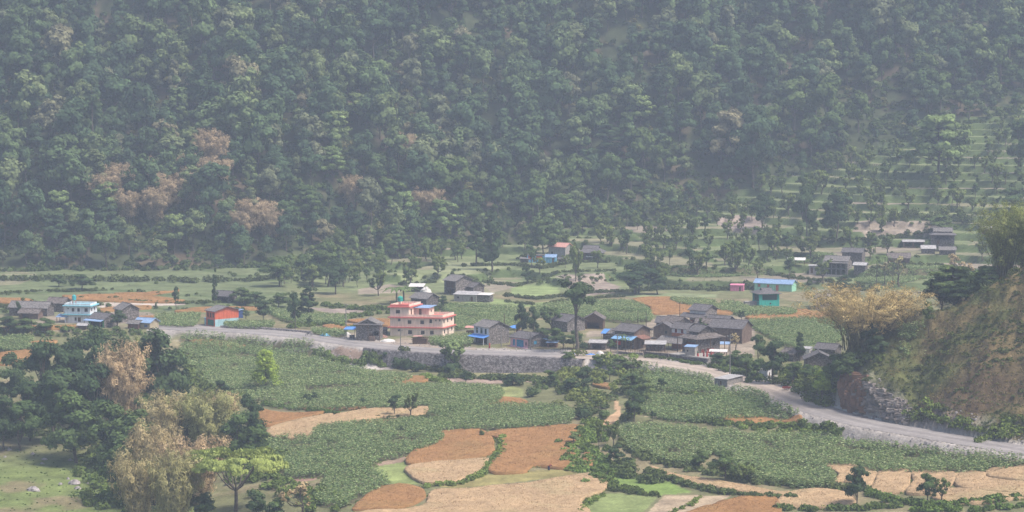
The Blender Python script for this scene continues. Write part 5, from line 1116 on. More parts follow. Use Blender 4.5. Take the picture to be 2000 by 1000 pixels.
for px, py, lb, t_, b_ in ((1363, 707, 'person in green and red, leftmost of the courtyard group', cG, cR), (1374.5, 706, 'person in dark maroon standing second from left in the courtyard', cM, cM), (1381, 706, 'person in bright red with pale headscarf in the courtyard', cR, cR), (1389, 706, 'person in dark red, rightmost of the courtyard group', cM, cR)):
    person(px, py, lb, t_, b_, 30*math.sin(px), z=zc, scarf=cW if px == 1381 else None)
person(1072, 919, 'stooping person in dark red cutting wheat in the orange field', cM, cB, 60, 'stoop')
person(1548.5, 757, 'person in red standing at the road edge at the bend', cR, cB, -30)
r = empty('handcart', G(1536, 762), R(30), label='small reddish cart on the road edge at the bend', cat='cart'); q = MB(); q.box(-.9, .9, -.5, .5, .45, .55); q.box(-.9, .9, -.5, -.45, .55, .9); q.box(-.9, .9, .45, .5, .55, .9); q.build('tray', Mrwood, r)
for s in (-.5, .5):
    T = TB(); T.tube([(.3*math.cos(t), s, .32+.3*math.sin(t)) for t in np.linspace(0, 6.2832, 15)], [.04]*15, 5); v, f = T.arr(); link('wheel', mesh_np('wheel', v, f, [Mwood]), r)

def fence(px0, py0, px1, py1, n, h, label):
    a, b = G(px0, py0), G(px1, py1); r = empty('bamboo_fence', a, 0, label=label, cat='fence'); rr = random.Random(int(px0))
    for k in range(n+1):
        p = a.lerp(b, k/n)-a; p.z = float(H(a.x+p.x, a.y+p.y))-a.z; q = MB(); q.cyl(p.x+rr.uniform(-.1, .1), p.y, p.z-.4, p.z+h*rr.uniform(.8, 1.25), .045, n=5); q.build('post', Mwood, r)
    for z in (.45*h, .8*h):
        T = TB(); T.tube([tuple(a.lerp(b, k/n)-a+Vector((0, 0, float(H(*(a.lerp(b, k/n))[:2]))-a.lerp(b, k/n).z+z))) for k in range(n+1)], [.03]*(n+1), 4); v, f = T.arr(); link('rail', mesh_np('rail', v, f, [Mwood]), r)
fence(1262, 690, 1304, 694, 12, 1.5, 'bamboo stake fence in front of the open animal shed')
fence(1182, 664, 1205, 672, 7, 1.8, 'bamboo stake fence by the blue tarpaulin shed at the village left')
fence(1228, 688, 1260, 690, 9, 1.0, 'low stick fence around the garden below the tarpaulin porch')
fence(1095, 684, 1140, 689, 10, 1.1, 'stick fence along the road right of the pink shop')
fence(1268, 655, 1300, 672, 8, 2.0, 'tall stick fence between the tarpaulin porch and small brown house')


# ------------------------------------------------------------------ crops
def sample(P, dens, rg):
    P = np.array(P); x0, y0 = P.min(0); x1, y1 = P.max(0); n = int((x1-x0)*(y1-y0)*dens); x = x0+(x1-x0)*rg.random(n); y = y0+(y1-y0)*rg.random(n); m = inpoly(x, y, P); return x[m], y[m]
def edgepoly(P, amp, rg, step=1.2):
    out = []; n = len(P)
    for i in range(n):
        a = np.array(P[i]); b = np.array(P[(i+1) % n]); m = max(1, int(np.linalg.norm(b-a)/step))
        for k in range(m):
            q = a+(b-a)*k/m; out.append(tuple(q+rg.normal(size=2)*amp))
    return out
for i, (P, h, lab) in enumerate(CORN_W):
    rg = np.random.default_rng(900+i); P2 = [tuple(p) for p in catmull(P, 5, True)]; x, y = sample(P2, 5.4, rg); z = H(x, y); n = len(x)
    gap = fbm(x/5, y/5, 91, 3); band = (y+x*.25+fbm(x/18, y/18, 97, 2)*14)/(7.5+3*_h(np.array([i]), np.array([1]), 3)[0]); fb = band-np.floor(band); keep = (gap > .3) & (fb > .12); x, y, z, gap = x[keep], y[keep], z[keep], gap[keep]; n = len(x)
    hh = h*(.72+.4*fbm(x/6, y/6, 93, 3))*(.86+.28*_h(np.floor(band[keep]), np.zeros(n), 12))*(.85+.3*rg.random(n)); L_ = 7
    a = rg.random((n, L_))*6.283; t = rg.random((n, L_))**.7; q = .12+.30*rg.random((n, L_))
    c = np.stack([x[:, None]+np.cos(a)*q, y[:, None]+np.sin(a)*q, z[:, None]+hh[:, None]*(.2+.78*t)], -1).reshape(-1, 3)
    nn = unit(np.stack([np.cos(a)*.7, np.sin(a)*.7, .35+.9*rg.random((n, L_))], -1).reshape(-1, 3)); up = np.stack([-np.sin(a), np.cos(a), 0*a], -1).reshape(-1, 3)
    v, f = quads(c, nn, .15+.10*rg.random(len(c)), .04+.04*rg.random(len(c)), up=np.cross(nn, up)*1.0+rg.normal(size=(len(c), 3))*.15)
    tone = np.repeat(.75+.5*rg.random(n), L_)*(.62+.65*rg.random(len(c)))*np.repeat(.85+.3*gap, L_); col = tone[:, None]*A(1, 1, 1); pale = rg.random(len(c)) < .13; col[pale] = A(2.5, 2.05, 2.6)*(.8+.3*rg.random(pale.sum()))[:, None]
    # tassels
    cz = np.stack([x, y, z+hh*1.06], -1); k = rg.random(n) < .5; v2, f2 = quads(cz[k], unit(rg.normal(size=(k.sum(), 3))*A(1, 1, .2)), .07, .16, up=rg.normal(size=(k.sum(), 3))*.2+A(0, 0, 1)*0+A(1, 0, 0))
    V_ = np.vstack([v, v2]); F_ = np.vstack([f, f2+len(v)]); cc = np.vstack([np.repeat(col, 4, 0), np.ones((len(v2), 3))*A(1.9, 1.5, 1.8)])
    tag(link('corn', mesh_np('corn', V_, F_, [M_corn], col=cc)), lab, 'corn', None, 'stuff')
def gridfill(P, step, rg):
    P = [Vector(p) for p in P]; A_ = np.array([tuple(p) for p in P]); x0, y0 = A_.min(0); x1, y1 = A_.max(0)
    gx, gy = np.meshgrid(np.arange(x0, x1, step), np.arange(y0, y1, step)); gx = gx.ravel()+rg.normal(size=gx.size)*step*.2; gy = gy.ravel()+rg.normal(size=gy.size)*step*.2
    m = inpoly(gx, gy, A_); n = len(P); pts = P+[Vector((a, b)) for a, b in zip(gx[m], gy[m])]
    vs, es, fs, *_ = delaunay_2d_cdt(pts, [(i, (i+1) % n) for i in range(n)], [], 1, 1e-4)
    return np.array([tuple(v) for v in vs]), [f for f in fs if len(f) == 3], n
M_wslab = attrmat('wheat_mass', 3, .25, .8, fine=22)
for i, (P, c, lab) in enumerate(WHEAT_W):
    rg = np.random.default_rng(1200+i); P2 = [tuple(p) for p in catmull(P, 4, True)]; P2 = edgepoly(P2, .06, rg); area = len(P2)
    vs, fs, n = gridfill(P2, 1.0, rg); hh = .62; lod = fbm(vs[:, 0]/5, vs[:, 1]/5, 95, 3); lodge = smooth((fbm(vs[:, 0]/7, vs[:, 1]/4, 96, 3)-.60)*9)
    z = H(vs[:, 0], vs[:, 1])+hh*(1-.35*lodge)+(lod-.5)*.25; top = np.column_stack([vs, z]); cb = A(*c)
    # skirt
    edge = [k for k in range(len(vs)) if k < n]; nb_ = len(P2); bot = top[:nb_].copy(); bot[:, 2] -= 1.0
    V_ = np.vstack([top, bot]); F_ = [tuple(f) for f in fs]+[(k, (k+1) % nb_, len(top)+(k+1) % nb_) for k in range(nb_)]+[(k, len(top)+(k+1) % nb_, len(top)+k) for k in range(nb_)]
    col = cb*(.82+.36*lod)[:, None]; col = mixc(col, cb*A(.8, 1.0, .9), smooth((fbm(vs[:, 0]/9, vs[:, 1]/6, 99, 3)-.5)*5)*.35); col = np.vstack([col, col[:nb_]*.8])
    o = tag(link('wheat', None or mesh_np('wheat', V_, np.array(F_), [M_wslab, M_wheat], col=col)), lab, 'wheat', None, 'stuff')
    x, y = sample(P2, 9, rg); nb2 = len(x); lod2 = fbm(x/5, y/5, 95, 3); lodge2 = smooth((fbm(x/7, y/4, 96, 3)-.60)*9); zz = H(x, y)+hh*(1-.35*lodge2)+(lod2-.5)*.25+.05
    nn = unit(np.stack([rg.normal(size=nb2)*.45, rg.normal(size=nb2)*.45, 1.0+.8*rg.random(nb2)], -1)); v, f = quads(np.stack([x, y, zz], -1), nn, .05+.05*rg.random(nb2), .05+.07*rg.random(nb2))
    cc = cb*(.92+.34*rg.random(nb2))[:, None]*(.85+.3*lod2)[:, None]; me = mesh_np('wheat_ears', v, f, [M_wheat], col=np.repeat(cc, 4, 0)); link('ears', me, o)['kind'] = 'stuff'

# ------------------------------------------------------------------ undergrowth: hedged banks between the fields
lumps = []   # x, y, z, radius, tint
def hedge(pts, r0, dens=1.0, jit=1.0, tint=(1, 1, 1), seed=0):
    rg = np.random.default_rng(seed+len(lumps)); P = [G(*p) for p in pts]
    for a, b in zip(P[:-1], P[1:]):
        L_ = (b-a).length; m = max(1, int(L_*dens*1.3/r0))
        for k in range(m):
            t = rg.random(); x = a.x+(b.x-a.x)*t+rg.normal()*jit; y = a.y+(b.y-a.y)*t+rg.normal()*jit; r_ = r0*(.6+.7*rg.random()); lumps.append((x, y, float(H(x, y))+r_*.35, r_, np.array(tint)*(.75+.5*rg.random())))
dk, lt, ol = (.75, .75, .75), (1.5, 1.6, 1.1), (1.6, 1.35, 1.1)
for pts, r_, d_, j_, t_ in [
 ([(1213,862),(1240,886),(1280,900),(1350,916),(1450,938),(1540,951),(1620,950),(1690,960)], 1.2, 1.6, .8, (1,1,1)), ([(1270,922),(1330,945),(1400,962),(1480,974),(1560,976)], .9, 1.6, .4, (.9,.95,.9)),
 ([(1290,817),(1400,829),(1465,834),(1560,836),(1645,846)], 1.0, 1.6, .6, (.9,1,.8)), ([(1455,838),(1500,845),(1590,845)], .8, 1.3, .5, lt), ([(1405,823),(1470,823),(1560,828)], .6, 1.2, .3, lt),
 ([(1515,996),(1600,998),(1700,994),(1760,990)], .9, 1.7, .5, (1,1.1,.9)), ([(1690,966),(1760,982),(1830,990),(1900,985),(2000,974),(2080,968)], .9, 1.8, .6, (1.1,1.3,.9)), ([(1780,1000),(1900,1000),(2000,988)], .8, 1.5, .5, (1.1,1.3,.9)),
 ([(978,858),(982,875),(972,892),(955,905),(950,918),(933,930),(905,944),(880,948),(830,952)], .75, 1.6, .5, lt), ([(1120,870),(1122,900),(1130,920),(1150,930)], 1.0, 1.2, 1.2, (1.3,1.5,1)), ([(1150,840),(1160,880),(1175,920),(1185,950)], 1.1, 1.2, 1.6, (1.1,1.3,.9)),
 ([(1165,820),(1150,850),(1145,880)], 1.0, 1.3, 1.2, lt), ([(1165,930),(1200,955),(1280,968)], .8, 1.5, .5, (1,1.1,.8)), ([(1175,958),(1230,964),(1285,972)], .5, 1.4, .3, dk), ([(1210,905),(1225,930),(1280,945)], 1.4, 1.5, 1.0, (.8,.85,.8)), ([(1130,1005),(1150,982),(1180,968)], .6, 1.3, .3, lt),
 ([(1300,1008),(1350,985),(1370,972)], .5, 1.3, .3, lt), ([(740,705),(780,716),(830,722),(880,728),(900,737)], 1.3, 1.5, 1.0, dk), ([(860,738),(950,740),(1010,742),(1080,745)], 1.2, 1.5, .8, (.85,.9,.85)), ([(820,735),(850,745),(870,750)], .9, 1.3, .6, lt),
 ([(616,690),(650,703),(680,712),(720,714),(745,716)], 1.0, 1.7, .6, (1.1,1.2,.95)), ([(700,705),(745,712)], 1.2, 1.2, .6, (1,1.1,1)), ([(515,790),(560,797),(620,803),(660,809)], .7, 1.6, .4, (.9,1.1,.8)), ([(735,817),(780,819),(830,817),(880,818)], .6, 1.8, .3, dk), ([(500,829),(530,830)], .6, 1.5, .3, dk),
 ([(1080,715),(1120,735),(1130,760),(1150,780),(1130,800)], 1.8, .9, 3.5, (1.5,1.4,1.1)), ([(1140,720),(1180,730),(1210,745),(1240,765)], 1.7, .9, 3.5, (1.4,1.35,1.0)), ([(1240,715),(1230,750),(1245,790),(1230,820)], 1.5, 1.0, 1.8, (.95,1,.8)), ([(1060,750),(1100,760),(1130,770)], 1.5, 1.3, 2, (.9,1,.9)),
 ([(1125,810),(1160,800),(1170,780)], 1.4, 1.5, 1.4, (.8,.85,.8)), ([(1300,764),(1330,768),(1400,777),(1460,779)], .7, 1.3, .4, lt), ([(1220,700),(1190,712),(1170,705)], 1.2, 1.2, 1, lt),
 ([(1215,696),(1255,697)], .5, 1, .4, lt), ([(1262,697),(1310,702),(1345,710),(1382,714)], .6, 2.0, .5, (.9,1,.8)), ([(1395,715),(1430,722),(1460,732),(1490,745)], 1.3, 1.3, 1.6, (.85,.95,.8)), ([(1400,705),(1440,712),(1480,722),(1520,735)], 1.6, 1.2, 2, (.8,.9,.8)),
 ([(1500,745),(1545,748),(1580,760),(1620,785),(1640,800)], 1.7, 1.3, 2, (1.1,1.1,.8)), ([(1530,720),(1570,735),(1620,750),(1650,760)], 2.0, 1.3, 2.5, (1,1.05,.8)), ([(1630,705),(1680,712),(1720,712)], 1.2, 1.0, 1, (1,1.05,.8)),
 ([(0,685),(60,686),(110,680)], .9, 1.4, .6, dk), ([(0,712),(80,704),(100,690)], .9, 1.2, .8, (1,1.1,1)), ([(0,650),(150,650),(280,652)], 1.2, 1.1, 1.2, (.9,1,.9)), ([(0,860),(60,850),(130,858),(200,868)], 1.4, 1.4, 1.8, dk), ([(160,872),(190,885),(210,905)], 1.8, 1.3, 2, dk),
 ([(220,900),(240,950),(250,1000)], 2.2, 1.8, 4, (1.1,1.2,1)), ([(200,905),(215,950),(225,1000)], 1.5, 1.3, 3, (1.2,1.3,1)), ([(180,880),(205,895),(215,930)], 1.8, 1.5, 2.5, (.9,1,.9)), ([(0,842),(60,846),(140,852)], 1.2, 1.3, 2.5, (.9,1,.9)), ([(500,930),(560,955),(620,970),(640,1000)], 1.4, 1.2, 2.5, (1.1,1.2,.9)), ([(370,700),(372,740),(420,770),(470,785)], 1.4, 1.2, 1.6, (1,1.05,.8)), ([(480,860),(500,900),(480,940)], 1.6, 1.3, 3, (1,1.1,.8)),
 ([(660,625),(740,612),(840,612),(860,600)], 1.0, 1.1, 1.2, (.9,1,.8)), ([(500,596),(560,592),(640,600),(720,606),(770,608)], 1.2, 1.2, 1.5, (.9,1,.8)), ([(560,640),(640,633),(700,644)], 1.0, 1.2, 1, (1.1,1.2,.8)), ([(990,590),(1060,597),(1120,585),(1220,580)], .7, 1.1, .6, dk),
 ([(985,578),(1050,585),(1110,578),(1160,572),(1230,570)], .9, 1.2, .6, dk), ([(1000,560),(1060,548),(1120,532),(1200,530)], .8, 1.3, .5, dk), ([(780,556),(860,545),(950,553),(1000,558)], .9, 1.2, .7, dk), ([(900,520),(1000,518),(1060,525),(1120,512),(1200,510)], 1.0, 1.2, .8, dk),
 ([(1230,570),(1300,565),(1400,568),(1470,560)], 1.3, 1.3, 1, dk), ([(1500,535),(1560,545),(1640,560),(1720,570)], 1.0, 1.2, 1, dk), ([(1710,430),(1800,428),(1900,432)], 2.2, 1.4, 1.2, dk), ([(1700,462),(1780,460),(1820,455)], 1.0, 1.3, .6, dk), ([(1480,468),(1600,472),(1700,478)], 1.0, 1.2, .8, dk),
 ([(1700,540),(1780,520),(1880,540),(1900,560)], 1.2, 1.2, 1.6, dk), ([(0,600),(30,606),(60,602)], .9, 1.2, .8, dk), ([(0,548),(100,546),(250,550),(400,552),(560,545)], 1.6, 1.2, 1.5, dk), ([(0,575),(120,570),(220,566)], .6, 1.2, .6, dk), ([(230,588),(330,592),(420,592),(500,590)], .7, 1.0, .7, (1,1,.9)),
 ]: hedge(pts, r_, d_, j_, t_)
# low growth on terrace edges and along every field edge
rg = np.random.default_rng(55)
m = (slope > .14) & (TERR > .4) & (U2 > -60) & (U2 < 2060)
idx = np.argwhere(m); idx = idx[rg.random(len(idx)) < .085]
for i, j in idx:
    r_ = .4+.65*rg.random(); x = X2[i, j]+rg.normal()*.4; y = Y2[i, j]+rg.normal()*.4; lumps.append((x, y, float(ZZ[i, j])+r_*.3, r_, A(.85, .9, .8)*(.7+.5*rg.random())))
for P, *_r in CORN_W+WHEAT_W:
    n = len(P)
    for k in range(n):
        a = np.array(P[k]); b = np.array(P[(k+1) % n]); L_ = np.linalg.norm(b-a)
        for q in range(int(L_*.75)):
            p = a+(b-a)*rg.random()+rg.normal(size=2)*.25; r_ = .22+.25*rg.random()
            if DS[int(np.clip((1000+F*p[0]/p[1]-UC[0])/4, 0, len(UC)-1)), int(p[1]-YC[0])]**2 < 36: continue
            lumps.append((p[0], p[1], float(H(*p))+r_*.3, r_, A(1.25, 1.4, 1.0)*(.7+.5*rg.random())))
def leafmass(name, lumps, per, leaf, m, label, cat, kind='stuff', toneamt=.3):
    L_ = np.array([[a, b, c, d] for a, b, c, d, _ in lumps]); tn = np.array([t for *_q, t in lumps])
    if not len(L_): return
    n = len(L_); d = unit(rng.normal(size=(n*per, 3))); d[:, 2] = np.abs(d[:, 2])*1.1-.25; rr = np.repeat(L_[:, 3], per); c = np.repeat(L_[:, :3], per, 0)+d*(rr*(.55+.5*rng.random(n*per)))[:, None]*A(1, 1, .85)
    nn = unit(d+rng.normal(size=d.shape)*.6+A(0, 0, .4)); V_, Q_ = quads(c, nn, leaf*(.6+.8*rng.random(n*per))*np.clip(rr/.9, .6, 1.4), leaf*(.5+.5*rng.random(n*per))*np.clip(rr/.9, .6, 1.4))
    col = np.repeat(tn, per, 0)*(.75+.5*rng.random(n*per))[:, None]; return tag(link(name, mesh_np(name, V_, Q_, [m], col=np.repeat(col, 4, 0))), label, cat, None, kind)
big = [l for l in lumps if l[3] > .6]; sml = [l for l in lumps if l[3] <= .6]
for k in range(220):
    U_ = rng.uniform(-40, 260); py_ = rng.uniform(868, 1000); p = G(U_, py_); r_ = .1+.16*rng.random(); lumps.append((p.x, p.y, p.z+r_*.2, r_, A(.9, 1.05, .9)*(.7+.5*rng.random())))
big = [l for l in lumps if l[3] > .6]; sml = [l for l in lumps if l[3] <= .6]
leafmass('hedge_growth', big, 70, .2, M_bush, 'dense bushy growth along the banks between the fields', 'undergrowth')
leafmass('bank_grass', sml, 22, .14, M_bush, 'low weeds and grass along terrace edges and field borders', 'grass')

# ------------------------------------------------------------------ the hill: grass tussocks, shrubs, rock face
hl = []; m = ISH & (U2 < 2260); idx = np.argwhere(m); idx = idx[rg.random(len(idx)) < .7]
nzh = fbm(X2/6, Y2/6, 71, 3)
for i, j in idx:
    if slope[i, j] > 1.6 and U2[i, j] < 1770: continue
    r_ = .2+.3*rg.random(); g = nzh[i, j]+rg.normal()*.08
    t_ = A(1.7, 1.1, 1.3) if g < .42 else (A(1.15, .95, .95) if g < .5 else A(.72, .8, .65)); hl.append((X2[i, j]+rg.normal()*.3, Y2[i, j]+rg.normal()*.4, float(ZZ[i, j])+.1, r_, t_*(.7+.5*rg.random())))
leafmass('tussock_grass', hl, 16, .15, M_bush, 'dry tussock grass and herbs covering the hill at right', 'grass')
hs = []; m2 = ISH & (nzh > .50) & (U2 < 2260); idx = np.argwhere(m2); idx = idx[rg.random(len(idx)) < .22*smooth((nzh[tuple(idx.T)]-.46)*7)]
for i, j in idx: r_ = .3+.75*rg.random()**2; hs.append((X2[i, j], Y2[i, j], float(ZZ[i, j])+r_*.2, r_, A(1.0, .92, .9)*(.65+.6*rg.random())))
for px, py in [(1950,850),(1930,856),(1970,858),(1990,850),(1900,846),(1880,838),(1860,825),(1840,830),(1960,835),(1985,825),(1800,812),(1780,818),(1820,800)]:
    for k in range(5): p = G(px+rg.normal()*12, py+rg.normal()*5); r_ = .7+.8*rg.random(); hs.append((p.x, p.y, p.z+r_*.3, r_, A(1.3, 1.35, 1.0)*(.75+.4*rg.random())))
leafmass('hill_scrub', hs, 60, .17, M_bush, 'scattered low scrub over the hillside at right', 'undergrowth')
# rock face by the road: stacked broken beds of stone
Mrock = mat('layered_rock', (.30, .27, .25), var=.45, scale=.9, bump=.9, col2=(.13, .105, .09)); Mrock2 = mat('red_earth', (.24, .14, .09), var=.3, scale=.7, bump=.8, col2=(.15, .09, .06))
q = MB(); qr = MB(); rr_ = random.Random(12)
def rockpatch(q, x0, x1, ytop, ybot, n, sw, sh_, seed):
    rr = random.Random(seed)
    for k in range(n):
        px = rr.uniform(x0, x1); t = (px-x0)/(x1-x0); py = rr.uniform(ytop(t), ybot(t)); p = G(px, py, ymin=480); w_ = rr.uniform(*sw); h_ = rr.uniform(*sh_); d_ = rr.uniform(.5, 1.3); a = rr.uniform(-.5, .5)-.45; ca, sa = math.cos(a), math.sin(a); tl = rr.uniform(-.12, .2)
        b = len(q.v)
        for z in (-h_/2, h_/2):
            for (u, v) in ((-w_/2, -d_/2), (w_/2, -d_/2), (w_/2, d_), (-w_/2, d_)):
                u2 = u*rr.uniform(.75, 1.1); v2 = v*rr.uniform(.7, 1.15); q.v.append((p.x+u2*ca-v2*sa, p.y+u2*sa+v2*ca, p.z+z*rr.uniform(.8, 1.2)+u2*tl))
        q.f += [(b, b+3, b+2, b+1), (b+4, b+5, b+6, b+7), (b, b+1, b+5, b+4), (b+1, b+2, b+6, b+5), (b+2, b+3, b+7, b+6), (b+3, b, b+4, b+7)]
rockpatch(q, 1672, 1772, lambda t: 738+t*55, lambda t: 815+t*14, 330, (.7, 2.6), (.2, .75), 4)
rockpatch(qr, 1646, 1690, lambda t: 725+t*15, lambda t: 800+t*12, 150, (1.2, 3.0), (.8, 2.0), 5)
tag(q.build('rock_face', Mrock), 'pale grey layered rock outcrop at the foot of the hill beside the road', 'rock face'); tag(qr.build('earth_cut', Mrock2), 'reddish earth cutting left of the layered rock outcrop', None, None, 'structure')
rs_ = random.Random(8); q = MB()
for k in range(900):     # loose stones on the shoulders
    i = rs_.randrange(int(np.argmin(abs(RU-640))), int(np.argmin(abs(RU-2050)))); p = RD[i]; side = rs_.choice([-1, -1, 1]); d_ = rs_.uniform(5, 8.5)*side
    if 738 < RU[i] < 1160 and side < 0: continue
    if RU[i] < 745 and side < 0: d_ *= 1.25
    t_ = RD[min(i+1, len(RD)-1)]-RD[i-1]; t_ = t_/np.linalg.norm(t_); x = p[0]-t_[1]*d_; y = p[1]+t_[0]*d_; s_ = rs_.uniform(.1, .34); z = float(H(x, y)); b = len(q.v)
    q.v += [(x+s_*rs_.uniform(.6, 1.2)*a, y+s_*rs_.uniform(.6, 1.2)*c, z+s_*e) for a, c, e in ((-1, -1, -.3), (1, -1, -.3), (1, 1, -.3), (-1, 1, -.3), (-.5, -.6, .8), (.6, -.5, .7), (.5, .6, .9), (-.6, .5, .7))]
    q.f += [(b+4, b+5, b+6, b+7), (b, b+1, b+5, b+4), (b+1, b+2, b+6, b+5), (b+2, b+3, b+7, b+6), (b+3, b, b+4, b+7)]
tag(q.build('roadside_stones', mat('grey_stone', (.36, .33, .32), var=.3, scale=2)), 'loose grey stones scattered along the road shoulders', 'gravel', None, 'stuff')
for k, (px, py, w_, h_, lb) in enumerate([(65, 958, 2.9, .9, 'largest flat grey boulder lying in the green meadow'), (145, 946, 2.6, 1.0, 'pinkish boulder in the middle of the meadow'), (152, 955, 1.6, .6, 'pale boulder just below the pinkish one'), (118, 947, 1.0, .4, 'small pale stone left of the pinkish boulder'), (133, 937, .8, .5, 'small stone above the pinkish boulder'),
      (87, 898, 1.6, .3, 'flat pale stone near the bank at the left'), (82, 906, 1.0, .3, 'small white stone below the flat pale stone'), (137, 900, 1.2, .5, 'purplish stone at the foot of the bushes by the meadow'), (18, 880, 1.2, .4, 'pale stone under the bank near the left edge'), (64, 888, 1.0, .5, 'pale stone on the bank above the meadow'), (207, 916, .9, .4, 'white stone among the weeds right of the meadow'), (172, 945, .7, .3, 'tiny pale stone right of the pinkish boulder'), (10, 893, .7, .3, 'small stone at the extreme left edge of the meadow')]):
    heap('boulder', px, py, w_, h_, mat('meadow_stone', (.33, .30, .30), var=.25, scale=1.5), lb, 'boulder', 30+k)

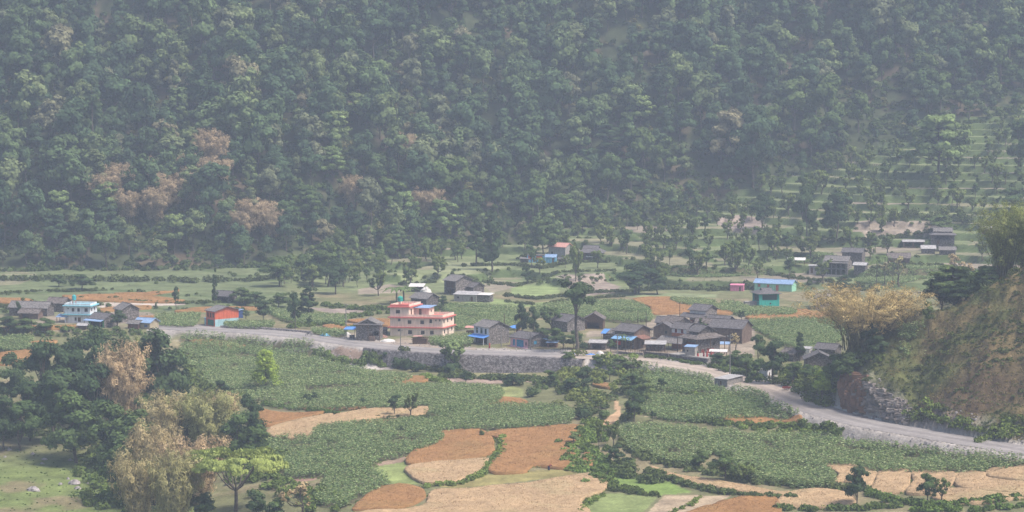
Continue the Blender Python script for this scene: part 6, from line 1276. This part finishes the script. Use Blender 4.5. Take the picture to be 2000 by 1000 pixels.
# ------------------------------------------------------------------ trees one by one:  (kind, px, base, top, leaves, label[, width px])
LM = dict(d=M_dark, m=M_mid, p=M_pale, y=M_yel, o=M_pol, t=M_tanb, g=M_greb, u=M_umb, a=M_orb, f=M_forest)
NAME = dict(near='broadleaf_tree', broad='broadleaf_tree', small='small_tree', pollard='lopped_tree', bush='shrub', cone='slender_tree', bamboo='bamboo_clump', bamboofan='bamboo_clump', bambootall='bamboo_clump', umbrella='spreading_tree', tallcrown='broadleaf_tree', youngcone='young_tree', bare='bare_tree', banana='banana_plant', palm='palm_tree', layer='tiered_tree')
TREES = [
 ('near0',22,800,690,'d','dark tree at the left edge beside the small wheat terrace',80),('near1',84,838,662,'d','tall dark tree left of centre in the dark grove',100),('near2',60,862,742,'d','lower dark tree at the left front of the grove',80),('near3',150,815,655,'d','broad dark tree in the back of the grove below the blue awning house',100),
 ('near0',196,800,640,'d','dark tree at the rear of the grove just below the left hamlet',90),('near1',196,835,668,'d','dark tree on the right side of the grove beside the tan bamboo',90),('near2',106,868,718,'d','dark tree with bare trunks showing at the front of the grove',95),('near3',238,800,655,'d','dark tree top between the grove and tan bamboo',60),
 ('near0',150,905,762,'m','big rounded bushy tree at the front of the grove above the meadow',125),('near1',186,860,705,'d','shadowed dark tree in the heart of the grove',95),('near2',40,880,780,'m','smaller green tree at the front left of the grove',70),('near3',8,880,770,'d','dark tree cut by the left picture edge',70),('near2',128,790,668,'d','rear dark tree of the grove with a rounded top',80),
 ('near0',320,812,640,'d','tallest dark tree, right of the upper tan bamboo',118),('near1',344,800,690,'d','dark tree leaning right below the tallest dark tree',75),('near3',296,806,690,'d','dark tree half behind the upper tan bamboo',50),
 ('bamboo0',243,850,668,'t','tan dry bamboo clump between the dark grove and the tallest tree',120),('bamboo1',275,800,660,'g','greenish bamboo behind the upper tan bamboo clump',70),
 ('near2',225,920,785,'m','mid green tree right of the big rounded bushy tree',95),('near3',262,930,800,'m','mid green tree in the lush slope above the meadow',95),('near0',232,980,850,'m','green tree low on the lush slope above the meadow',90),('near1',290,900,770,'m','green crown beside the large tan bamboo thicket',80),('near2',275,1010,900,'m','green tree at the bottom edge right of the meadow',80),
 ('bamboo0',330,910,765,'t','large tan bamboo clump, upper left of the lower thicket',130),('bamboo1',300,985,820,'t','tan bamboo clump low in the thicket, left side',110),('bamboo2',400,900,762,'t','tan bamboo clump behind the dark round tree',110),('bamboo0',436,880,766,'t','tan bamboo clump at the right rear of the thicket',90),('bamboo1',385,985,850,'t','tan bamboo clump in front of the dark round tree',120),('bamboo2',270,1035,880,'t','tan bamboo with visible culms at the bottom edge',90),('bamboo0',340,1040,880,'t','tan bamboo clump at the bottom edge left of the spreading tree',110),
 ('bamboo1',350,860,772,'g','green tinged bamboo at the back of the lower thicket',110),('near3',365,905,800,'d','dark round tree in the middle of the tan bamboo',72),('near0',486,890,770,'d','dark tree at the right end of the bamboo thicket',60),('near1',462,915,805,'m','green tree at the right foot of the bamboo thicket',75),('small0',430,790,740,'d','small dark round tree at the corner of the cornfield',36),('near2',495,915,830,'m','dull green tree beside the irregular cornfield',60),
 ('umbrella',458,1012,880,'u','flat topped spreading tree with visible limbs at the bottom left',195),('small1',500,1030,955,'d','dark shrubby tree at the bottom edge right of the spreading tree',60),('small0',545,1030,970,'m','low green tree at the bottom edge beside the bare tree',60),('bare0',592,1025,938,'t','leafless twiggy tree at the bottom edge near the corn'),('small1',400,1030,960,'d','dark tree under the spreading tree',60),
 ('youngcone',519,764,682,'y','bright yellow green young tree standing in the wide cornfield',58),('bush0',598,787,768,'d','small dark bush, left of two in the long corn plot'),('small0',616,788,766,'d','small dark tree, right of two in the long corn plot',16),('bush1',708,791,777,'d','round dark bush at the edge of the long corn plot'),('small1',751,774,762,'d','tiny dark bush standing in the corn near two trees'),
 ('small0',771,814,771,'d','small leafy tree left of the crooked lopped tree',34),('pollard0',802,818,764,'o','crooked lopped tree standing at the edge of the tan wheat',32),('bush2',832,779,768,'m','bush in the corn right of the crooked tree'),('small1',1120,868,842,'p','bright round bush tree at the edge of the orange wheat',30),('bush0',941,854,838,'m','small round bush at the corner of two wheat fields',11),
 ('pollard1',889,725,664,'p','large lopped tree with pale regrowth before the gabion wall',52),('pollard2',868,722,688,'o','small lopped tree just left of the large lopped one',22),('small0',752,716,687,'d','dark little tree at the left end of the gabion wall',20),('bush1',778,720,697,'d','dark bush below the wall, first from left',26),('bush2',796,722,700,'d','dark bush below the wall, second from left',28),('bush0',815,726,706,'d','dark bush below the wall, third from left',30),
 ('bush1',885,730,708,'d','dark bush around the base of the large lopped tree',40),('small1',910,749,722,'d','small dark tree on the bank below the gabion wall',34),('bush2',1002,753,730,'d','dark rounded bush at the right of the bank below the wall',40),('bush0',1040,775,755,'m','bush between corn plots left of the central thicket',30),('small0',1075,755,722,'m','green tree at the right end of the gabion wall',36),('small1',1108,716,690,'m','low green tree in front of the wall end',36),
 ('near1',1142,762,716,'d','dark tree at the middle of the central thicket',42),('near2',1112,768,738,'d','round dark tree at the left of the central thicket',38),('small0',1168,722,694,'d','small dark tree near the road in the central thicket',28),('near3',1216,728,697,'m','leafy tree near the road at the top of the central thicket',42),('small1',1190,745,715,'m','small tree in the upper central thicket',30),('near0',1240,770,728,'m','green tree right side of the central thicket',48),
 ('near1',1238,825,762,'d','tall dark tree at the foot of the central thicket',48),('near2',1262,790,735,'p','pale green tree above the tall dark one in the thicket',40),('small0',1290,766,738,'d','dark conical small tree at the edge of the corn',24),('bush1',1180,818,800,'m','bush above the dirt path'),('bush2',1140,818,797,'d','dark bush on the bank left of the dirt path',34),('small1',1274,822,802,'d','little dark tree at the bank right of the tall dark one',16),
 ('pollard3',1171,880,820,'o','tall lopped tree, left of the pair below the dirt path',22),('pollard4',1198,872,822,'o','leafy lopped tree, right of the pair below the dirt path',32),('near3',1203,908,868,'d','dark tree below the pair of lopped trees',34),('bush0',1222,912,892,'d','dark bush beside the corn plot with rounded end',30),
 ('near0',1364,918,878,'m','small bushy tree left of the big round bush at lower right',34),('near1',1416,940,880,'m','big round bushy tree on the hedge bank at lower right',62),('pollard5',1461,942,902,'o','spreading small tree right of the big round bush',44),('near2',1672,990,908,'d','dark tree standing between the tan wheat plots',50),('near3',1811,984,924,'m','rounded tree, left of the pair near the lower right corner',40),('pollard0',1838,984,930,'o','thin leaning tree, right of the pair near the lower right corner',34),
 ('small0',1348,905,890,'m','little bush tree at the left of the small bushy tree',20),('tallcrown',1126,690,546,'d','tall tree with long bare trunk between the pink shop and stone barn',84),('near0',1022,660,592,'d','dark tree behind the pink shop, left',30),('near1',1042,662,598,'d','dark tree behind the pink shop, right',30),('pollard1',1078,645,600,'m','bushy topped lopped tree with vase shape behind the pink shop',46),
 ('near2',1052,672,640,'d','dark bush tree right behind the pink shop roof',34),('near3',1085,676,640,'m','green tree in the garden between pink shop and barn',40),('small0',1100,684,655,'m','yellowish green tree beside the garden path',34),('near0',1120,682,645,'m','leafy tree around the foot of the thin tall tree',34),('bush1',1140,682,668,'d','bush in front of the grey stone barn',30),
 ('small1',1192,690,662,'m','leafy green bush tree before the ramshackle shed',26),('banana0',1215,684,652,'m','banana plant at the left of the blue tarpaulin porch',24),('banana1',1222,688,660,'m','banana plant in front of the blue tarpaulin porch',24),('palm0',1246,640,602,'m','palm-like plant behind the tarpaulin house, left',32),('palm0',1262,640,602,'m','palm-like plant behind the tarpaulin house, right',34),
 ('pollard2',1374,664,622,'m','lopped tree rising between the balcony house and middle roofs',24),('pollard3',1386,652,620,'o','small lopped tree right of the one between the roofs',20),('pollard4',1448,626,606,'d','small dark tree behind the rear roofs'),('bare0',1438,690,650,'t','leafless tree in front of the long brown-walled house'),
 ('near1',1510,750,663,'d','large dark tree at the road bend',66),('near2',1482,706,652,'m','green round tree behind the large dark roadside tree',34),('near3',1405,716,690,'d','dark bush tree at the right end of the courtyard',36),('near0',1432,722,684,'m','green bush tree right of the tallest utility pole',40),('near1',1458,735,690,'m','green tree behind the narrow outhouse',40),('small0',1480,742,700,'m','small green tree between outhouse and dark tree',32),
 ('cone0',1562,706,648,'d','slender dark tree in front of the white hut',20),('near2',1550,752,706,'m','grey green bush tree right of the road bend',34),('near3',1577,748,712,'m','rounded green bush tree below the gabled house',34),('small1',1604,792,722,'y','yellowish feathery tree beside the road under the hill',60),('near0',1650,748,690,'m','dark green tree at the left foot of the hill',60),('near1',1635,760,690,'m','bushy tree above the road cutting',50),
 ('bamboofan',1688,680,545,'a','huge golden bamboo clump with fanned arching culms left of the hill',250),('near2',1705,692,630,'d','small dark tree growing against the golden bamboo',44),('near3',1655,726,690,'m','green tree at the base of the golden bamboo',40),('near3',1715,700,655,'d','dark small tree at the top of the hill toe',40),
 ('small0',1815,655,592,'o','small dull tree on the crest of the hill',28),('near0',1838,640,532,'d','dark dense tree behind the hill crest',75),('layer1',1862,640,518,'p','light green flat crowned tree behind the hill crest',95),('near1',1900,620,532,'m','green tree behind the hill crest right of the dark one',90),('bambootall',1962,560,385,'g','tall feathery green bamboo at the right edge above the hill',130),('bambootall',2005,545,400,'g','feathery green bamboo cut by the right edge',110),
 ('near2',1875,610,552,'m','low green tree directly on the hill crest behind the slope',60),('layer2',1930,600,520,'p','pale flat crowned tree above the crest near the green bamboo',70),('bare0',1860,566,495,'t','pinkish leafless spreading tree below the slope farmhouses'),('bare0',1755,560,500,'t','bare pinkish tree in front of the mud house'),('palm0',1712,556,508,'m','palm at the left of the palm group on the slope',34),('palm0',1728,560,500,'m','tallest palm of the group on the slope',34),('palm0',1744,560,514,'m','palm at the right of the palm group on the slope',30),
 ('near0',1652,570,536,'d','dark tree just behind the golden bamboo',36),('near1',1600,600,572,'m','green tree beside the mauve pillared house',40),
 ('near3',50,652,622,'m','bushy tree in front of the long stone house at left',50),('palm0',62,654,624,'m','palm-like tree in front of the left hamlet',34),('near1',90,650,622,'m','leafy tree before the low brown shed at left',44),('near2',15,650,618,'d','dark tree at the left edge before the hamlet',44),('near0',228,640,606,'d','dark bush tree between the green shop and grey gable',32),('small0',35,622,588,'d','thin tree above the long slate roof at left',14),
 ('near1',576,644,570,'d','tall dark narrow tree near the upper road, left one',30),('cone1',602,620,558,'d','dark tall tree behind the upper road, right one',34),('near3',515,628,586,'d','dark bushy tree right of the orange house corn patch',34),('small1',606,642,616,'d','little dark tree beside the upper road',18),('small0',482,626,606,'d','dark small tree behind the navy shed',20),('near2',460,616,600,'d','dark round tree directly behind the orange house',22),('cone2',420,596,522,'d','slim tall tree left of the lone dark shed',12),
 ('small0',345,606,560,'d','slender tree standing by the orange wheat at left',18),('small1',305,612,592,'d','small round tree near the pale dirt bank',12),('near0',480,596,562,'m','leafy tree right of the lone dark shed',50),('near1',500,600,570,'d','dark leafy tree further right of the lone dark shed',40),('near2',545,600,572,'m','green tree between shed and tall dark trees',36),('near3',160,566,536,'d','dark bush at the forest foot on the left',46),('near0',115,560,536,'d','dark bush at the forest foot, further left',30),
 ('banana0',788,590,560,'m','banana plant left of the patched roof shed'),('banana1',775,594,562,'m','banana plant behind the top water tank'),('near1',770,610,590,'m','leafy bushes behind the water tank'),('small0',868,606,578,'d','dark bush in front of the lattice farmhouse',24),('small1',885,560,540,'m','small tree behind the lattice farmhouse'),('near2',640,560,470,'m','large leafy tree at the foot of the forest',66),('near3',655,575,505,'d','dark leafy tree in front of the large forest foot tree',50),
 ('near0',610,560,510,'d','dark tree at the forest foot left of the large one',50),('near1',545,560,500,'m','broad green tree at the forest foot near the left fields',70),('cone0',930,520,430,'d','tall dark columnar tree at the forest edge, left of pair',34),('cone1',962,530,400,'d','tallest dark columnar tree at the forest edge',36),('near2',1030,555,520,'d','ivy covered tree by the path below the blue house',24),('pollard5',1124,550,476,'o','tall bare lopped tree beside the dark farmhouse',30),
 ('near3',1240,575,515,'d','broad dark tree left of the terrace plots',80),('near0',1285,575,530,'d','dark leafy tree with leaning stems on the middle terrace',46),('pollard0',1275,500,460,'o','lopped tree above the dark farmhouse',40),('near1',1575,468,360,'d','tall tree, left of the pair over the upper terraces',50),('near2',1632,470,375,'d','tall tree, right of the pair over the upper terraces',66),('near3',1488,450,380,'d','dark leafy tree on the upper terraces left of the tall pair',50),
 ('layer0',1835,350,228,'p','wide pale flat crowned tree near the top of the terraces',120),('near0',1840,460,422,'m','leafy tree behind the highest slope farmhouse',60),('near1',1990,340,235,'d','dark tree at the right edge on the upper slope',60),('near2',1980,420,370,'m','green tree at the right edge on the terraces',60),('layer1',1430,340,215,'f','tiered pale tree at the forest edge above the terraces',90),('near3',1470,370,212,'f','big rounded forest tree above the terraces',95),
]
random.seed(11)
for row in TREES:
    key, px, pb_, pt, lm, lab = row[:6]; wpx = row[6] if len(row) > 6 else None
    p = G(px, pb_, ymin=(528 if ('hill crest' in lab or 'right edge above the hill' in lab or 'crest near' in lab or 'bamboo cut by' in lab) else 0)); k = F/p.y; base = key.rstrip('0123456789')
    if 'hill crest' in lab or 'crest near' in lab or 'above the hill' in lab or 'bamboo cut by' in lab:      # stands just behind the crest: find the ridge in this direction
        u, _s = ray(px, pb_); ys = np.arange(505, 575, 1.0); hz = H(u*ys, ys); d_ = (hz-HC)/ys; kk = int(np.argmax(d_)); off = 0 if 'directly' in lab or 'on the crest' in lab else (10 if 'bamboo' not in lab else 5); Y = ys[kk]+off; p = Vector((u*Y, Y, float(H(u*Y, Y)))); k = F/Y
        top_z = HC+ray(px, pt)[1]*Y; hgt = max(4, top_z-p.z)
    else: hgt = (pb_-pt)/k
    wid = wpx/k if wpx else None
    if base in ('bare', 'pollard') and wid is None: wid = None
    tree(NAME[base], key, LM[lm], p, hgt, lab, {'bush': 'shrub', 'banana': 'banana plant', 'palm': 'palm', 'bamboo': 'bamboo', 'bamboofan': 'bamboo', 'bambootall': 'bamboo'}.get(base, 'tree'), wid=wid, tm=M_culm if 'bamboo' in base else None, crown='fronds' if base in ('palm', 'banana') else ('leaves' if 'bamboo' in base or base == 'bush' else 'crown'), trunk='culms' if 'bamboo' in base else ('stems' if base == 'bush' else 'trunk'))

# ------------------------------------------------------------------ lopped trees over the terraced slope
def zone_label(px, py):
    global LANDP
    l_ = [(700,'roadside stone house'),(800,'peach building'),(900,'lattice farmhouse'),(1000,'columnar trees'),(1085,'red tin roof'),(1170,'dark farmhouse'),(1260,'broad dark tree'),(1340,'leaning stem tree'),(1410,'village roofs'),(1460,'pink hut'),(1520,'mint house'),(1580,'whitish open shed'),(1640,'pillared farmhouse'),(1720,'palm group'),(1780,'mud house'),(1840,'highest farmhouse'),(1900,'hill crest trees'),(1990,'green bamboo')]
    n_ = min(l_, key=lambda q: abs(q[0]-px))[1]; v_ = ['far above', 'high above', 'well above', 'above', 'just above', 'about level with or below'][int(np.clip((py-230)/55, 0, 5))]
    return f'crooked lopped fodder tree on the terraces, {v_} the {n_}', f'lopped trees {v_} the {n_}'
    h = 'upper' if py < 410 else ('middle' if py < 480 else 'lower'); s = 'left part' if px < 1150 else ('centre' if px < 1500 else 'right part'); return f'crooked lopped fodder tree on the {h} terraces, {s} of the slope', f'lopped trees on the {h} terraces, {s}'
BLD = [(o.location.x, o.location.y) for o in C.objects if o.get('category') in ('house', 'barn', 'shed', 'building', 'hut') and o.parent is None]
AREA = [(680, 560), (760, 515), (900, 490), (1010, 478), (1180, 452), (1280, 425), (1400, 385), (1560, 340), (1700, 300), (1850, 275), (2010, 225), (2010, 460), (1900, 520), (1760, 500), (1700, 560), (1480, 545), (1200, 580), (1000, 520), (860, 545), (700, 600)]
rg = np.random.default_rng(77); npol = 0; placed = []; tries = 0
while npol < 235 and tries < 6000:
    tries += 1; px = rg.uniform(680, 2005); py = rg.uniform(225, 600)
    if not bool(inpoly(np.array([px]), np.array([py]), AREA)[0]): continue
    dens = .35+.65*smooth((px-1050)/300); 
    if py > 520: dens *= .4
    if rg.random() > dens: continue
    if vn(np.array([px/60.]), np.array([py/22.]), 8)[0] < .38: continue
    p = G(px, py)
    if p.y > np.interp(1000+F*p.x/p.y, *FOOT)+12 or any((p.x-a)**2+(p.y-b)**2 < 16 for a, b in placed) or any((p.x+3-a)**2+(p.y-b)**2 < 110 for a, b in BLD): continue
    placed.append((p.x, p.y)); lab, grp = zone_label(px, py); hgt = rg.uniform(4.2, 8.5)
    if rg.random() < .16: tree('small_tree', f'small{npol % 2}', M_mid, p, hgt*1.1, lab.replace('crooked lopped fodder tree', 'small leafy tree'), 'tree', grp.replace('lopped trees', 'leafy trees'))
    else: tree('lopped_tree', f'pollard{npol % 6}', M_pol, p, hgt, lab, 'tree', grp)
    npol += 1

BAND = [(540, 562), (600, 500), (760, 470), (1000, 440), (1180, 415), (1300, 395), (1440, 375), (1330, 440), (1100, 470), (900, 500), (760, 530), (700, 565)]
nb_ = 0; tries = 0
while nb_ < 120 and tries < 5000:
    tries += 1; px = rg.uniform(540, 1440); py = rg.uniform(375, 565)
    if not bool(inpoly(np.array([px]), np.array([py]), BAND)[0]): continue
    p = G(px, py)
    if any((p.x-a)**2+(p.y-b)**2 < 13 for a, b in placed) or any((p.x+3-a)**2+(p.y-b)**2 < 90 for a, b in BLD): continue
    placed.append((p.x, p.y)); lab, grp = zone_label(px, py); hgt = rg.uniform(4, 9); kk = ['small0', 'small1', 'broad3', 'broad5'][nb_ % 4]
    tree('small_tree', kk, [M_pol, M_mid, M_pol, M_pale][int(rg.integers(0, 4))], p, hgt, lab.replace('crooked lopped fodder tree on the terraces', 'pale leafy tree at forest edge'), 'tree', grp.replace('lopped trees', 'pale forest edge trees')); nb_ += 1

# ------------------------------------------------------------------ the forest
rg = np.random.default_rng(99); cand = []
for X in np.arange(-360, 360, 7.7):
    for Y in np.arange(800, 1150, 8.2):
        x = X+rg.uniform(-2.6, 2.6); y = Y+rg.uniform(-2.8, 2.8); U_ = 1000+F*x/y
        if not -260 < U_ < 2260: continue
        fy = np.interp(U_, *FOOT)
        if y < fy-4+rg.normal()*3: continue
        z = float(H(x, y)); den = 1
        cy = 500-F*((z-HC)/y+math.tan(PITCH))      # rough height in the photograph
        if cy < -25: continue
        thin = 0
        if U_ > 1600 and cy > 190 and fbm(np.array([x/14]), np.array([y/10]), 5, 2)[0] > .45: thin = .75
        if U_ < 330 and cy < 60: thin = .6
        if 1250 < U_ < 1500 and cy > 340: thin = .3
        if fbm(np.array([x/22]), np.array([y/16]), 15, 3)[0] < .31: thin = .6
        if rg.random() < thin: continue
        cand.append((x, y, z, U_, cy))
TANB = [(215,350,65),(240,330,60),(275,345,70),(310,325,60),(335,355,60),(300,385,60),(250,385,60),(375,310,60),(405,265,60),(430,285,60),(425,320,50),(380,350,50),(470,425,50),(500,400,60),(525,420,50),(790,275,50),(840,262,45),(830,385,50),(690,360,40)]
def ghit_forest(px, py): return G(px, py, 5.0, ymin=800)
FT = []
for px, py, w_ in TANB:
    p = ghit_forest(px, py+25); k = F/p.y; FT.append((p.x, p.y)); tree('bamboo_clump', f'bamboo{int(px) % 3}', MAT.get('hill_bamboo') or leafmat('hill_bamboo', (.36, .28, .18), (.42, .32, .20)), p, 11.5+2*rg.random(), f'tan bamboo clump on the forested hillside {"at left, in the large tan patch" if px < 450 else ("just right of the large tan patch" if px < 600 else "at the centre, alone among green trees")}', 'bamboo', f'tan bamboo on the forest slope {"left" if px < 450 else ("mid left" if px < 600 else "centre")}', wid=w_/k*1.25, tm=M_culm, crown='leaves', trunk='culms')
SP = [('layer0',650,270,'p'),('layer1',700,225,'p'),('layer2',740,160,'p'),('layer0',650,330,'p'),('layer1',860,110,'p'),('layer2',560,440,'m'),('layer0',600,410,'m'),('layer1',760,400,'m'),('layer2',340,470,'p'),('layer0',790,430,'p'),('layer1',860,440,'p'),('layer2',115,420,'p'),('layer1',210,410,'p'),('cone0',1190,290,'f'),('layer2',1250,230,'p'),('layer0',1400,130,'p'),('layer1',1060,480,'m'),('layer2',1100,420,'m')]
for key, px, py, lm in SP:
    p = ghit_forest(px, py); FT.append((p.x, p.y)); tree('tiered_tree' if 'layer' in key else 'slender_tree', key, LM[lm], p, 13+3*rg.random(), f'pale tree with layered flat branches in the forest {"on the left" if px < 500 else ("in the middle" if px < 1000 else "on the right")} {"high up" if py < 200 else ("halfway up" if py < 350 else "near the foot")}', 'tree', f'layered pale trees in the forest {px // 500} {"upper" if py < 200 else ("mid" if py < 350 else "low")}', wid=(11+3*rg.random()))
for o in C.objects:
    if o.get('group', '').startswith('layered pale trees in the forest '): o['group'] = 'layered pale trees, '+o['label'].split(' in the forest ')[1]
cand = [c for c in cand if not any((c[0]-a)**2+(c[1]-b)**2 < 22 for a, b in FT)]
KEYS = [f'broad{i}' for i in range(7)]+['cone0', 'cone1', 'cone2', 'layer0', 'layer1', 'layer2']
col_fk = bpy.data.collections.new('forest_tree_kinds'); C.children.link(col_fk)
LAND = ['left edge', 'left hamlet', 'lone dark shed', 'tall dark narrow tree', 'banana plants', 'peach building', 'lattice farmhouse', 'dark columnar trees', 'red tin roof', 'dark farmhouse', 'orange wheat behind the village', 'pink hut', 'mint house', 'pillared farmhouse', 'upper terraces', 'highest slope farmhouse']
def zone(U_, cy):
    return LAND[int(np.clip(U_/125, 0, 15))], ['at the picture top', 'high up', 'upper half', 'halfway up', 'low down', 'near the foot', 'at the foot'][int(np.clip((cy+10)/78, 0, 6))]
items = []
for (x, y, z, U_, cy) in cand:
    edge = smooth((y-np.interp(U_, *FOOT))/25); sc0 = (.75+.5*edge)*(.55+1.15*rg.random()**1.6); qq = rg.random(); kind = 10+rg.integers(0, 3) if qq < .05 else (7+rg.integers(0, 3) if qq < (.36 if 650 < U_ < 1100 and cy < 250 else .2) else rg.integers(0, 7))
    items.append([x, y, z-.5, U_, cy, sc0, int(kind), rg.uniform(0, 6.28), rg.uniform(.85, 1.2)])
inview = [it for it in items if 0 < it[3] < 2000]; order = sorted(range(len(items)), key=lambda i: -(items[i][5]/items[i][1]*(1 if 0 < items[i][3] < 2000 and items[i][4] > 5 else 0)))
bi = [i for i in order if items[i][6] < 7][:290]; ci = [i for i in order if 7 <= items[i][6] < 10][:130]; ci += [i for i in order if items[i][6] >= 10][:80]; ind = set(bi+ci)
used = set()
for i in bi+ci:
    x, y, z, U_, cy, s_, kd, rz_, sq = items[i]; ed = y-np.interp(U_, *FOOT); src = kd not in used; me = whole(KEYS[kd], M_mid if (ed < 26 and U_ > 850 and not src) else M_forest); nm = 'forest_tree' if kd < 7 else ('slender_forest_tree' if kd < 10 else 'tiered_tree')
    o = bpy.data.objects.new(nm, me); used.add(kd); (col_fk if src else C).objects.link(o); o.location = (x, y, z); o.rotation_euler = (0, 0, rz_); o.scale = (s_, s_, s_*sq)
    zx, zy = zone(U_, cy); kind_ = 'rounded broadleaf tree' if kd < 7 else ('slender upright tree' if kd < 10 else 'flat tiered tree')
    size = 'large' if s_ > 1.5 else 'medium' if s_ > 1.25 else 'smaller'
    tag(o, f'{size} {kind_}, forest above the {zx}, {zy}', 'tree', f'{size} {kind_}s above the {zx}, {zy}')
rest = [it for i, it in enumerate(items) if i not in ind]
print('forest', len(items), 'individual', len(ind), 'rest', len(rest), 'lopped', npol, 'lumps', len(lumps))
me = bpy.data.meshes.new('forest'); me.from_pydata([tuple(it[:3]) for it in rest], [], [])
a = me.attributes.new('rot', 'FLOAT', 'POINT'); a.data.foreach_set('value', [it[7] for it in rest]); a = me.attributes.new('scl', 'FLOAT_VECTOR', 'POINT'); a.data.foreach_set('vector', [v for it in rest for v in (it[5], it[5], it[5]*it[8])])
a = me.attributes.new('idx', 'INT', 'POINT'); a.data.foreach_set('value', [it[6] for it in rest])
fo = tag(link('forest', me), 'the rest of the dense green forest covering the mountainside', 'forest', None, 'stuff')
ng = bpy.data.node_groups.new('forest', 'GeometryNodeTree'); ng.interface.new_socket('Geometry', in_out='INPUT', socket_type='NodeSocketGeometry'); ng.interface.new_socket('Geometry', in_out='OUTPUT', socket_type='NodeSocketGeometry')
gi = ng.nodes.new('NodeGroupInput'); go = ng.nodes.new('NodeGroupOutput'); ci_ = ng.nodes.new('GeometryNodeCollectionInfo'); ci_.inputs['Collection'].default_value = col_fk; ci_.inputs['Separate Children'].default_value = True; ci_.inputs['Reset Children'].default_value = True
ip = ng.nodes.new('GeometryNodeInstanceOnPoints'); ip.inputs['Pick Instance'].default_value = True
def natt(n, t): q = ng.nodes.new('GeometryNodeInputNamedAttribute'); q.data_type = t; q.inputs['Name'].default_value = n; return next(s for s in q.outputs if s.enabled and s.name == 'Attribute')
cx = ng.nodes.new('ShaderNodeCombineXYZ'); ng.links.new(natt('rot', 'FLOAT'), cx.inputs[2]); ng.links.new(gi.outputs[0], ip.inputs['Points']); ng.links.new(ci_.outputs[0], ip.inputs['Instance'])
e2r = ng.nodes.new('FunctionNodeEulerToRotation'); ng.links.new(cx.outputs[0], e2r.inputs[0]); ng.links.new(e2r.outputs[0], ip.inputs['Rotation']); ng.links.new(natt('scl', 'FLOAT_VECTOR'), ip.inputs['Scale']); ng.links.new(natt('idx', 'INT'), ip.inputs['Instance Index']); ng.links.new(ip.outputs[0], go.inputs[0])
fo.modifiers.new('trees', 'NODES').node_group = ng
# forest floor scrub along the foot
fs_ = []
for k in range(2600):
    U_ = rg.uniform(-60, 2060); fy = np.interp(U_, *FOOT); y = fy+rg.uniform(-7, 60)**1.0; x = (U_-1000)/F*y; r_ = rg.uniform(.7, 1.7); fs_.append((x, y, float(H(x, y))+r_*.4, r_, A(.75, .85, .75)*(.6+.6*rg.random())))
for k in range(5200):
    U_ = rg.uniform(-60, 2060); fy = np.interp(U_, *FOOT); y = fy+rg.uniform(10, 185); x = (U_-1000)/F*y; r_ = rg.uniform(.8, 2.4); fs_.append((x, y, float(H(x, y))+r_*.3, r_, (A(.65, .8, .7) if rg.random() < .75 else A(1.5, 1.15, 1.2))*(.5+.6*rg.random())))
leafmass('forest_scrub', fs_, 46, .3, M_bush, 'scrub filling the foot of the forest', 'undergrowth')

# ------------------------------------------------------------------ haze
q = MB(); q.box(-620, 620, -40, 1300, float(ZZ.min())-1.5, max(float(ZZ.max())+26, HC+8)); ho = q.build('haze', MAT.get('haze') or bpy.data.materials.new('haze')); hm = ho.data.materials[0]; hm.use_nodes = True; t = hm.node_tree; t.nodes.remove(t.nodes['Principled BSDF'])
pv = t.nodes.new('ShaderNodeVolumePrincipled'); pv.inputs['Color'].default_value = (.68, .80, 1, 1); pv.inputs['Density'].default_value = .00027; pv.inputs['Anisotropy'].default_value = 0; t.links.new(pv.outputs[0], t.nodes['Material Output'].inputs['Volume'])
ho['kind'] = 'stuff'; ho['label'] = 'pale blue haze filling the valley air'; ho.display_type = 'WIRE'
